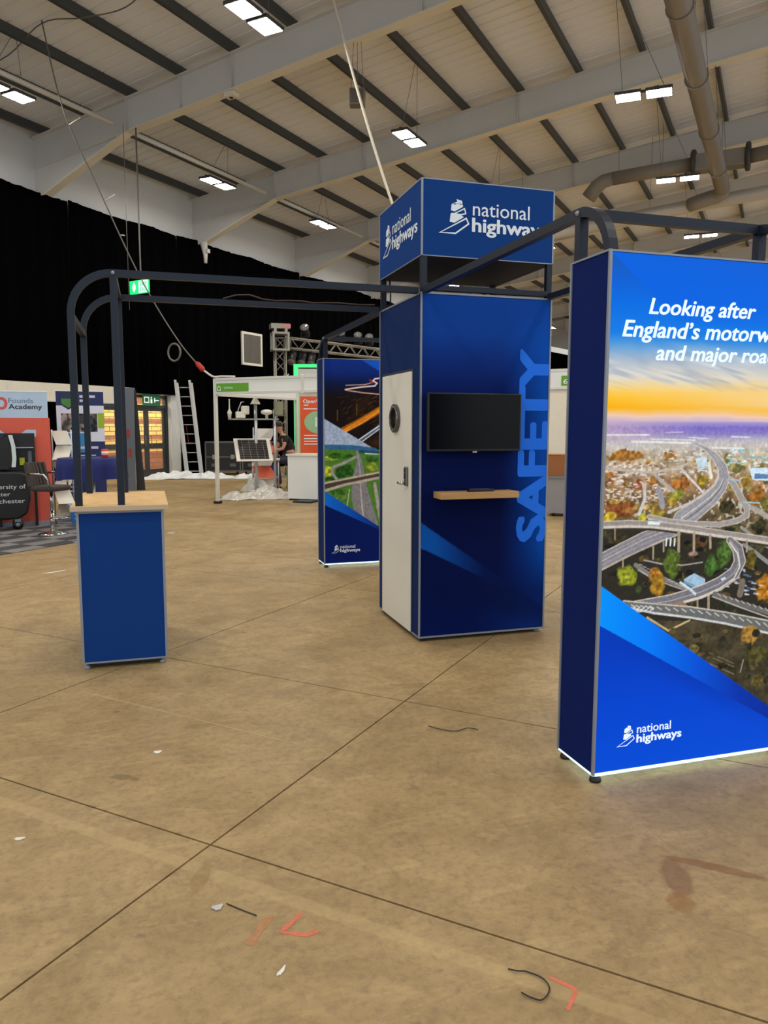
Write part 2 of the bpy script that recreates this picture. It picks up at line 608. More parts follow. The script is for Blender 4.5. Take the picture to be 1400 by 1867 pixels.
# ------------------------------------------------------------------ doors with the brick lobby behind them
M_frame = mat('door_frame_grey', (58, 60, 62), .45)
M_glass = mat('door_glass', (150, 160, 160), .05, alpha=.12)
def bricks():
    M = bpy.data.materials.new('banded_brick')
    M.use_nodes = True
    nt = M.node_tree
    b = nt.nodes['Principled BSDF']
    geo = nt.nodes.new('ShaderNodeTexCoord')
    sp = nt.nodes.new('ShaderNodeSeparateXYZ')
    cb = nt.nodes.new('ShaderNodeCombineXYZ')
    nt.links.new(geo.outputs['Object'], sp.inputs[0])
    nt.links.new(sp.outputs['Y'], cb.inputs['X'])
    nt.links.new(sp.outputs['Z'], cb.inputs['Y'])
    def br(c1, c2):
        t = nt.nodes.new('ShaderNodeTexBrick')
        t.inputs['Scale'].default_value = 1
        t.inputs['Brick Width'].default_value = .45
        t.inputs['Row Height'].default_value = .15
        t.inputs['Mortar Size'].default_value = .014
        t.inputs['Color1'].default_value = (*lin(c1), 1)
        t.inputs['Color2'].default_value = (*lin(c2), 1)
        t.inputs['Mortar'].default_value = (*lin((120, 92, 60)), 1)
        nt.links.new(cb.outputs[0], t.inputs['Vector'])
        return t.outputs[0]
    y_, r_ = br((244, 214, 132), (236, 204, 120)), br((172, 104, 76), (150, 88, 64))
    rp = nt.nodes.new('ShaderNodeValToRGB')
    rp.color_ramp.interpolation = 'CONSTANT'
    el = rp.color_ramp.elements
    el[0].position, el[0].color = 0, (1, 1, 1, 1)
    el[1].position, el[1].color = .27, (0, 0, 0, 1)
    for p, v in ((.37, 0), (.43, 1), (.49, 0), (.63, 1), (.70, 0), (.9, 1)):
        e = el.new(p)
        e.color = (v, v, v, 1)
    dv = nt.nodes.new('ShaderNodeMath')
    dv.operation = 'DIVIDE'
    dv.inputs[1].default_value = 2.5
    nt.links.new(sp.outputs['Z'], dv.inputs[0])
    nt.links.new(dv.outputs[0], rp.inputs[0])
    mx = nt.nodes.new('ShaderNodeMix')
    mx.data_type = 'RGBA'
    nt.links.new(rp.outputs[0], mx.inputs[0])
    nt.links.new(y_, mx.inputs[6])
    nt.links.new(r_, mx.inputs[7])
    nt.links.new(mx.outputs[2], b.inputs['Base Color'])
    b.inputs['Roughness'].default_value = .8
    return M
lob = MB().box(-16.9, -16.75, 11.4, 19.8, 0, 2.7).build('wall_lobby', bricks(), None, (JX, JY, 0), -HY, kind='structure')
lf = MB().box(-16.75, -15.0, 11.4, 19.8, -.2, -.001).box(-16.75, -15.2, 11.4, 19.8, 2.7, 2.8)
lf.box(-16.75, -15.2, 11.2, 11.4, 0, 2.8).box(-16.75, -15.2, 19.8, 20.0, 0, 2.8).build('wall_lobby_shell', M_white, None, (JX, JY, 0), -HY, kind='structure')
lamp = thing('added_lobby_light', 'added unseen strip light brightening the brick lobby behind the doors', 'lamp', hw(-15.7, 16, 2.7), -HY)  # unseen light added to brighten the brick behind the glass
MB().box(-.06, .06, -2.6, 2.6, -.04, 0).build('housing', M_white, lamp)
MB().box(-.04, .04, -2.55, 2.55, -.06, -.041).build('tube', mat('added_lobby_glow', (255, 244, 214), emit=60, emitc=(255, 240, 205)), lamp)
for n, y0 in ((1, 12.45), (2, 14.32)):
    dr = thing('door_%d' % n, 'grey framed glazed double doors showing banded brick, %s' % ('partly hidden by dark leaning panels' if n == 1 else 'under the green exit sign'), None, hw(-15.1, y0), -HY, kind='structure')
    W = 1.72
    fr = MB().box(-.06, .06, 0, .09, 0, 2.44).box(-.06, .06, W - .09, W, 0, 2.44).box(-.06, .06, 0, W, 2.36, 2.44).box(-.06, .06, .09, W - .09, 2.05, 2.15)
    fr.build('door_frame', M_frame, dr)
    MB().box(-.004, .004, .09, W - .09, 2.15, 2.36).build('transom_pane', M_glass, dr)
    for a in (.09, W / 2):
        c = a + W / 2 - .09
        lf = MB().box(-.03, .03, a, a + .08, 0, 2.05).box(-.03, .03, c - .08, c, 0, 2.05)
        for z0, z1 in ((0, .22), (.84, 1.0), (1.97, 2.05)):
            lf.box(-.03, .03, a + .08, c - .08, z0, z1)
        lf = lf.build('leaf', M_frame, dr)
        for z0, z1 in ((.22, .84), (1.0, 1.97)):
            MB().box(-.004, .004, a + .08, c - .08, z0, z1).build('pane', M_glass, lf)
        MB().tube([(.05, (a + .12 if a > .2 else c - .12), .9), (.09, (a + .12 if a > .2 else c - .12), .92), (.09, (a + .12 if a > .2 else c - .12), 1.2), (.05, (a + .12 if a > .2 else c - .12), 1.22)], .012).build('pull_handle', M_wire, lf)
MB().box(-15, -14.87, 16.02, 16.4, 0, 2.46).build('trim_1', M_white, None, (JX, JY, 0), -HY, kind='structure', label='white door jamb beside the ladder')
M_green = mat('sign_green', (18, 96, 62), .5, emit=.25)
M_signw = mat('sign_white', (232, 240, 232), .5, emit=.5)
es = thing('exit_sign', 'small dark green exit sign mounted above the glazed doors', 'sign', hw(-14.97, 15.28, 2.12), -HY)
MB().box(0, .03, -.36, .36, 0, .34).build('plate', M_green, es)
b = MB()
f = lambda u, v: (.032, u, v)
strokes_mb(MB(), [(-.3, .1), (-.12, .1), (-.12, .25), (-.3, .25)], .03, f).build('door_symbol', M_signw, es)
b.box(.03, .033, -.05, .02, .08, .2).ball((.031, -.015, .24), .004, .03, .03)
MB().box(.03, .033, .1, .3, .15, .18).box(.03, .033, .1, .14, .1, .24).build('arrow', M_signw, es)
b.build('pictogram', M_signw, es)

# ------------------------------------------------------------------ twin-panel floodlights
M_house = mat('floodlight_housing', (70, 70, 72), .5, metal=.3)
M_panel = mat('floodlight_panel', (255, 250, 240), emit=LAMP, emitc=(255, 246, 234))
M_panel.cycles.emission_sampling = 'FRONT'
def flood():
    t = thing('floodlight', '', 'lamp', (0, 0, 0), 0)
    for sx in (-1, 1):
        p = MB().box(sx * .29 - .25, sx * .29 + .25, -.2, .2, .03, .09).build('housing', M_house, t)
        MB().add([(sx * .29 - .23, -.18, .026), (sx * .29 + .23, -.18, .026), (sx * .29 + .23, .18, .026), (sx * .29 - .23, .18, .026)], [(3, 2, 1, 0)]).build('light_panel', M_panel, p)
    MB().box(-.5, .5, -.02, .02, .09, .13).build('bracket', M_house, t)
    return t
proto = flood()
first = True
roots = []
named = {(-12, 0): 'twin floodlight over the left edge of the scene, above the orange banner', (-12, 1): 'twin floodlight between the first two roof frames, close to the left wall',
         (-12, 2): 'round-looking floodlight on wires just left of the blue header box', (-12, 4): 'floodlight showing in the gap below the blue header box',
         (-6, 0): 'twin floodlight at the very top of the picture', (-6, 1): 'twin floodlight hanging directly above the blue header box',
         (-.9, 1): 'twin floodlight left of the long round duct, topmost on the right', (-.9, 2): 'twin floodlight under the nozzle duct',
         (-.9, 3): 'twin floodlight seen through the frame over the glowing light box', (-12, 7): 'small far floodlight in the gap right of the safety tower'}
for s in (-12, -6, -.9, 5.2, 11):
    for kk in range(-2, 8):
        y = 8.55 + 5.81 * kk
        if y < -13.5 or y > 56:
            continue
        if s == -.9 and kk == 3:
            y += 1.0
        if s == -12 and kk in (1, 2, 4):
            y += {1: .6, 2: -.3, 4: .5}[kk]
        lb = named.get((s, kk))
        gr = None
        if not lb:
            lb = 'floodlight in the %s, %s' % ({-12: 'row along the left wall', -6: 'second row from the left wall', -.9: 'third row from the left wall', 5.2: 'fourth row from the left wall', 11: 'fifth row from the left wall'}[s], ('%s bay beyond the camera' % ('first', 'second', 'third', 'fourth', 'fifth', 'sixth', 'seventh', 'eighth')[kk]) if kk >= 0 else ('bay over the camera' if kk == -1 else 'bay behind the camera'))
        ss = s + (.3 if (s, kk) == (-12, 2) else 0)
        zz = 8.0
        o = proto if first else dup(proto, (0, 0, 0))
        o.location = hw(ss, y, zz)
        o.rotation_euler = (0, 0, -HY + (R(90) if s < -5 else R(6)))
        o['label'] = lb
        o['group'] = 'floodlights hanging from the hall roof'
        roots.append((o, ss, y, zz))
        first = False
for o, ss, y, zz in roots:
    sp = min([-14.6 + 1.46 * q for q in range(12)] + [2 * RID + 14.6 - 1.46 * q for q in range(12)], key=lambda q: abs(q - ss))
    loc = Matrix.Rotation(-o.rotation_euler[2], 4, 'Z') @ (hw(sp, y, 0) - hw(ss, y, 0))
    wv = MB()
    for sx in (-1, 1):
        wv.tube([(sx * .4, 0, .12), (loc.x + sx * .05, loc.y, ztop(sp) - zz + .02)], .006, 5)
    wv.build('suspension_wire', M_wire, o)
# ================================================================== the exhibition stand
NAVY = mat('navy_fabric', (16, 42, 94), .8, var=.05, scale=3, spec=.12)
M_header = mat('header_fabric', (15, 60, 128), .8, var=.05, scale=3, spec=.12)
NAVYD = mat('deep_navy_fabric', (10, 30, 92), .8, var=.05, scale=3, spec=.1)
M_alu = mat('aluminium_edge', (140, 147, 158), .45, metal=.25)
M_steel = mat('blue_black_steel', (22, 31, 46), .45, metal=.1, spec=.35, var=.08)
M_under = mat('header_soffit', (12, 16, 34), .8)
M_door = mat('off_white_door', (226, 224, 212), .55, var=.03, scale=2)
M_oak = None
def wood(name, c1, c2, sc=(3, 22, 22)):
    M = bpy.data.materials.new(name)
    M.use_nodes = True
    nt = M.node_tree
    b = nt.nodes['Principled BSDF']
    tc = nt.nodes.new('ShaderNodeTexCoord')
    mp = nt.nodes.new('ShaderNodeMapping')
    mp.inputs['Scale'].default_value = sc
    no = nt.nodes.new('ShaderNodeTexNoise')
    no.inputs['Scale'].default_value = 2
    no.inputs['Detail'].default_value = 6
    no.inputs['Distortion'].default_value = .6
    rp = nt.nodes.new('ShaderNodeMix')
    rp.data_type = 'RGBA'
    rp.inputs[6].default_value = (*lin(c1), 1)
    rp.inputs[7].default_value = (*lin(c2), 1)
    nt.links.new(tc.outputs['Object'], mp.inputs[0])
    nt.links.new(mp.outputs[0], no.inputs['Vector'])
    nt.links.new(no.outputs['Fac'], rp.inputs[0])
    nt.links.new(rp.outputs[2], b.inputs['Base Color'])
    b.inputs['Roughness'].default_value = .5
    return M
M_oak = wood('oak_top', (206, 164, 104), (234, 198, 140), (8, 2, 8))
M_shelf = wood('oak_shelf', (176, 136, 84), (200, 160, 104), (2, 14, 14))
M_logo = mat('print_white', (226, 236, 246), .6)
M_logo_lit = mat('print_white_backlit', (120, 130, 140), .6, emit=.8, emitc=(226, 240, 255))

def logo(parent, fn, x0, z0, k, M, flip=1):
    """road-shaped emblem and the two words; fn maps (u,v) on the face to a point"""
    q = lambda u, v: fn(x0 + u * k, z0 + v * k)
    e = lambda X, Y: ((X - 485) * .0010043, (437 - Y) * .000936)
    b = MB()
    o3 = Vector(q(0, 0))
    nrm = (Vector(q(1, 0)) - o3).cross(Vector(q(0, 1)) - o3).normalized() * .0006
    strokes_mb(b, [e(*p) for p in ((497, 432), (612, 430), (708, 356), (690, 318))], .0105, q)
    for poly in (((574, 291), (592, 286), (650, 299), (672, 311), (603, 356), (567, 351)), ((580, 226), (605, 218), (662, 232), (664, 238), (604, 276), (576, 270)), ((616, 188), (655, 196), (662, 212), (648, 207), (604, 228), (586, 222), (622, 205))):
        vs = [Vector(q(*e(*p))) + nrm for p in poly]
        b.add(vs, [tuple(range(len(vs)))])
    strokes_mb(b, [e(*p) for p in ((604, 290), (676, 250), (686, 284), (648, 296))], .009, q)
    strokes_mb(b, [e(*p) for p in ((624, 226), (652, 210), (660, 232))], .008, q)
    b.v = [tuple(p) for p in b.v]
    b.build('logo_emblem', M, parent)
    b = text_mb('national', .254, .69, .135, .228, q, .004)
    text_mb('highways', .254, .832, .028, .118, q, .03, mb=b)
    b.build('logo_lettering', M, parent)

# ------------------------------------------------------------------ central tower
tower = thing('kiosk_tower', 'tall dark blue square tower with white door, screen and word SAFETY', 'kiosk', (0, 0, 0))
ZB, ZT = .036, 2.468
body = MB().box(.004, .996, .004, .97, ZB, ZT - .003)
body.build('core', NAVYD, tower)
# printed front
cv = Canvas(.008, .992, ZB + .01, ZT - .01, .008)
X, Z = cv.X, cv.Z
cv.grad([(0, (2, 22, 84)), (.35, (1, 16, 72)), (.9, (1, 14, 66)), (1.35, (2, 17, 72)), (1.75, (4, 24, 84)), (2.0, (10, 44, 122)), (2.2, (14, 62, 150)), (2.47, (13, 64, 152))])
rb = np.clip((X - .62) / .38, 0, 1) ** 1.1 * np.clip((Z - .15) / .5, 0, 1) * np.clip((2.5 - Z) / .4, .35, 1)
cv.mix((slice(None), slice(None)), np.clip(rb, 0, 1) * .95, (2, 80, 186))
lowb = np.clip((X - .45) / .55, 0, 1) * np.clip((.32 - Z) / .3, 0, 1)
cv.mix((slice(None), slice(None)), lowb * .75, (8, 62, 150))
# folded ribbon across the lower half
up_ = .875 - .69 * X
lo_ = .69 - .47 * X - .06 * X * X
rib = ((Z < up_) & (Z > lo_)).astype(float)
fade = np.clip(1.25 - X * 2.3, 0, 1)
cv.mix((slice(None), slice(None)), rib * fade, (8, 84, 176))
below = (Z <= np.maximum(lo_, up_ * (X > .5) - 9 * (X <= .5))).astype(float)
cv.mix((slice(None), slice(None)), below * np.exp(-((X - .62) / .2) ** 2) * np.clip(1 - (lo_ - Z) / .22, 0, 1) * .8, (2, 16, 60))
shade = (Z < up_ + .0).astype(float) * np.clip((X - .45) / .1, 0, 1) * np.clip(1.1 - (up_ - Z) / .2, 0, 1)
cv.mix((slice(None), slice(None)), shade * .85, (3, 24, 82))
cv.build('front_print', print_mat('tower_print', 0, .7, 1.1), tower, lambda x, z: (x, .0, z))
fn = lambda x, z: (x, -.0015, z)
b = text_mb('SAFETY', 0, 1.375, 0, .222, lambda u, v: (.988 - v, -.0015, .715 + u), .05)
b.build('safety_lettering', mat('safety_print', (40, 120, 250), .7, spec=.1), tower, label='bright blue word SAFETY reading upwards')
# side skins
MB().box(0, .004, .0, .972, ZB, ZT - .003).build('side_panel', NAVY, tower)
MB().box(.996, 1.0, .0, .972, ZB, ZT - .003).build('side_panel', NAVY, tower)
MB().box(0, 1, .97, .975, ZB, ZT - .003).build('back_panel', NAVY, tower)
ed = MB()
for x, y in ((0, 0), (1, 0), (0, .975), (1, .975)):
    ed.box(x - .006, x + .006, y - .006, y + .006, ZB - .01, ZT)
for z in (ZB - .004, ZT - .002):
    ed.box(0, 1, -.005, .005, z - .006, z + .006).box(-.005, .005, 0, .975, z - .006, z + .006).box(.995, 1.005, 0, .975, z - .006, z + .006)
ed.build('edge_trim', M_alu, tower)
MB().box(.03, .97, .03, .94, .014, ZB).build('plinth', M_dark, tower)
for x in (.04, .96):
    for y in (.04, .93):
        MB().lathe([(.022, 0), (.026, .006), (.022, .014), (.01, .018), (.01, ZB)], (x, y, 0), 12).build('foot', M_dark if x < .5 else M_alu, tower)
# door
dr = MB().box(-.014, 0, .165, .868, .035, 1.942).build('door', M_door, tower, bevel=.002)
MB().box(-.006, .0, .148, .885, .03, 1.962).build('door_surround', mat('door_gap', (40, 46, 60), .6), tower)
b = MB()
ring = lambda r0, r1, x0, x1, n=32: [(x, .516 + r * math.cos(2 * math.pi * i / n), 1.61 + r * math.sin(2 * math.pi * i / n)) for r, x in ((r0, x0), (r1, x0), (r1, x1), (r0, x1)) for i in range(n)]
def annulus(r0, r1, x0, x1, n=32):
    vs = ring(r0, r1, x0, x1, n)
    fs = []
    for k_ in range(4):
        for i in range(n):
            fs.append((k_ * n + i, k_ * n + (i + 1) % n, ((k_ + 1) % 4) * n + (i + 1) % n, ((k_ + 1) % 4) * n + i))
    return MB().add(vs, fs)
pw = annulus(.078, .108, -.034, -.014).build('porthole_ring', mat('porthole_metal', (96, 94, 90), .3, metal=.8), dr)
annulus(.084, .094, -.04, -.033).build('porthole_lip', mat('chrome', (200, 200, 198), .15, metal=1), pw)
MB().cyl((-.02, .516, 1.61), (-.016, .516, 1.61), .079, 32).build('porthole_glass', mat('porthole_glass', (40, 38, 36), .12), dr)
hd = MB().box(-.034, -.014, .215, .265, 1.115, 1.255).build('lock_body', mat('lock_steel', (120, 122, 118), .3, metal=.8), dr, bevel=.006)
for i in range(5):
    for j in range(2):
        MB().box(-.038, -.034, .226 + j * .018, .238 + j * .018, 1.17 + i * .015, 1.18 + i * .015).build('lock_key', M_dark, hd)
MB().tube([(-.034, .24, 1.135), (-.062, .24, 1.135), (-.066, .30, 1.135)], .011, 8).build('lock_lever', MATS['chrome'], hd)
# tube frame standing above the walls
ps = .02
for x in (.0 + ps, 1 - ps):
    for y in (ps, .955):
        MB().box(x - .02, x + .02, y - .02, y + .02, 2.47, 2.712).build('corner_post', M_steel, tower)
for y in (ps, .955):
    MB().box(.04, .96, y - .02, y + .02, 2.485, 2.522).build('top_rail', M_steel, tower)
MB().tube([(.06, .9, 2.46), (.065, .905, 2.6), (.055, .9, 2.71)], .007, 6).build('cable', M_dark, tower)

# screen
tv = thing('television', 'black wall-mounted flat screen on the blue tower', 'television', (0, 0, 0))
MB().box(.03, .742, -.072, -.03, 1.376, 1.784).build('casing', M_dark, tv, bevel=.004)
MB().box(.041, .731, -.0735, -.071, 1.392, 1.775).build('screen', mat('tv_glass', (6, 7, 11), .25, spec=.15), tv)
MB().box(.25, .52, -.03, -.001, 1.45, 1.7).build('wall_bracket', M_dark, tv)
MB().box(.37, .40, -.074, -.06, 1.366, 1.377).build('sensor_tab', mat('badge_grey', (170, 172, 176), .4), tv)
# shelf and remote
sh = MB().box(.1, .695, -.16, -.001, 1.046, 1.092).build('wall_shelf', M_shelf, None, bevel=.003, label='floating oak shelf below the black screen on the tower', cat='shelf')
rm = thing('remote_control', 'slim black remote control lying on the oak wall shelf', 'remote', (.42, -.1, 1.092), R(4))
MB().box(-.1, .1, -.022, .022, 0, .018).build('body', M_dark, rm, bevel=.004)
b = MB()
for i in range(7):
    for j in range(2):
        b.box(-.08 + i * .022, -.068 + i * .022, -.012 + j * .014, -.003 + j * .014, .018, .021)
b.build('button', mat('button_grey', (90, 92, 96), .5), rm)

# header box
hdr = thing('header_box', 'blue square header sign box raised on posts above the tower', 'sign', (0, 0, 2.712))
H = .505
MB().box(.0, 1.0, -.004, .0, 0, H).build('fabric_panel', M_header, hdr)
MB().box(-.004, .0, 0, .975, 0, H).build('fabric_panel', M_header, hdr)
MB().box(1.0, 1.004, 0, .975, 0, H).build('fabric_panel', M_header, hdr)
MB().box(0, 1, .975, .979, 0, H).build('fabric_panel', M_header, hdr)
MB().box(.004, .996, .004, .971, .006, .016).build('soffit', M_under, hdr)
ed = MB()
for x, y in ((0, 0), (1, 0), (0, .975), (1, .975)):
    ed.box(x - .006, x + .006, y - .006, y + .006, 0, H)
for z in (0, H):
    zz = (z - .001, z + .007) if z else (0, .006)
    ed.box(0, 1, -.006, .002, *zz).box(-.006, .002, 0, .975, *zz).box(.998, 1.006, 0, .975, *zz).box(0, 1, .973, .981, *zz)
ed.build('edge_trim', M_alu, hdr)
logo(hdr, lambda u, v: (u, -.0055, v - 2.712), .117, 2.868, 1.0, M_logo)
logo(hdr, lambda u, v: (-.0055, .89 - u, v - 2.712), 0, 2.862, .975, M_logo)

# ------------------------------------------------------------------ steel gantry arms
ZBm = 2.48
def arc(p_in, d, r=.25, n=10):
    """from the beam end p_in outwards along d and down"""
    p, d = Vector(p_in), Vector(d)
    return [p + d * (r * math.sin(a)) + Vector((0, 0, -r + r * math.cos(a))) for a in [math.pi / 2 * i / n for i in range(n + 1)]]
def sq(mb, pts, w=.042):
    return mb.tube(pts, w / math.sqrt(2), 4, square=True)
def arm(name, label, origin, d, side, length, foot_in, foot_out, depth=.935, RA=.25):
    """two parallel beams along d from the tower, each bending down into an outer post"""
    t = thing(name, label, 'frame', origin)
    d, side = Vector(d), Vector(side)
    for k_ in (0, 1):
        o_ = side * depth * k_ + Vector((0, 0, ZBm))
        MB().bar(o_ + d * .02, o_ + d * length, .042, .042).build('beam', M_steel, t)
        sq(MB(), arc(o_ + d * length, d, RA)).build('curved_corner', M_steel, t)
        p = o_ + d * (length - .0)
        MB().bar((p.x, p.y, ZBm - .021), (p.x, p.y, foot_in), .042, .042, (1, 0, 0)).build('inner_post', M_steel, t)
        q = o_ + d * (length + RA)
        if foot_out < ZBm - .25:
            MB().bar((q.x, q.y, ZBm - .25), (q.x, q.y, foot_out), .042, .042, (1, 0, 0)).build('outer_post', M_steel, t)
        bb = MB().ball((p.x, p.y, ZBm), .012).build('bolt', M_alu, t)
        bb.location = (-(side.x if not k_ else -side.x) * .021, -(side.y if not k_ else -side.y) * .021, 0)
    for L_, z in ((length, ZBm), (length + .25, ZBm - .27))[:2 if foot_out < ZBm - .25 else 1]:
        a = d * L_ + side * .021
        c = d * L_ + side * (depth - .021)
        MB().bar((a.x, a.y, z), (c.x, c.y, z), .036, .042).build('cross_rail', M_steel, t)
    return t
CT = 1.055
arm('gantry_arm', 'dark steel twin-beam arch reaching from the tower down to the counter', (0, .02, 0), (-1, 0, 0), (0, 1, 0), 2.0, CT, CT)
NB, NF, NH = -1.99, -2.284, 2.266
arm('gantry_arm', 'black steel twin-beam arch reaching forward to the glowing light box', (.02, 0, 0), (0, -1, 0), (1, 0, 0), 2.005, NH + .002, NH - .02, .96, .235)
arm('gantry_arm', 'dark steel twin-beam arch running back to the rear display', (.02, .975, 0), (0, 1, 0), (1, 0, 0), 2.09, NH + .002, NH - .02, .96, .235)
# cable lying along the rear beam of the counter arch
MB().tube([(-1.25 + .1 * i, .957 + .012 * math.sin(i * 1.7), 2.508 + .012 * abs(math.sin(i * .9)) + (.03 * math.sin(i) if i < 4 else 0)) for i in range(13)], .006, 6).build('power_cable', mat('cable_brown', (70, 46, 40), .6), None, label='thin brown cable lying along the rear beam of the counter arch', cat='cable')

# ------------------------------------------------------------------ light boxes
def lightbox(name, label, y0, y1, canvas, glow, M_rim):
    t = thing(name, label, 'light box', (0, 0, 0))
    yf = y0
    MB().box(-.008, 1.008, y0 + .004, y1, .06, NH - .004).build('carcass', NAVYD, t)
    MB().box(-.012, -.008, y0, y1, .04, NH).build('side_panel', NAVY if glow < .5 else NAVYD, t)
    MB().box(1.008, 1.012, y0, y1, .04, NH).build('side_panel', NAVYD, t)
    MB().box(-.01, 1.01, y1, y1 + .004, .04, NH).build('back_panel', NAVYD, t)
    canvas.build('printed_face', print_mat(name + '_print', glow, .6, 1.0 if glow < .3 else .08), t, lambda x, z: (x, yf, z))
    ed = MB()
    for x in (-.012, 1.012):
        ed.box(x - .006, x + .006, y0 - .006, y0 + .006, .036, NH + .004).box(x - .006, x + .006, y1 - .006, y1 + .006, .036, NH + .004)
        ed.box(x - .005, x + .005, y0, y1, NH - .002, NH + .006)
    ed.box(-.012, 1.012, y0 - .003, y0 + .005, NH - .004, NH + .004).box(-.012, 1.012, y1 - .005, y1 + .005, NH - .004, NH + .004)
    ed.build('edge_trim', M_alu, t)
    MB().box(0, 1, y0 + .012, y1 - .012, .044, .054).box(-.004, 1.004, y0 - .004, y0 + .006, .03, .043).box(-.014, -.008, y0, y1, .031, .039).build('light_strip', M_rim, t)
    for x in (.01, .99):
        for y in (y0 + .015, y1 - .03):
            MB().lathe([(.024, 0), (.027, .006), (.024, .018), (.012, .022), (.012, .045)], (x, y, 0), 14).build('foot', M_dark, t)
    return t
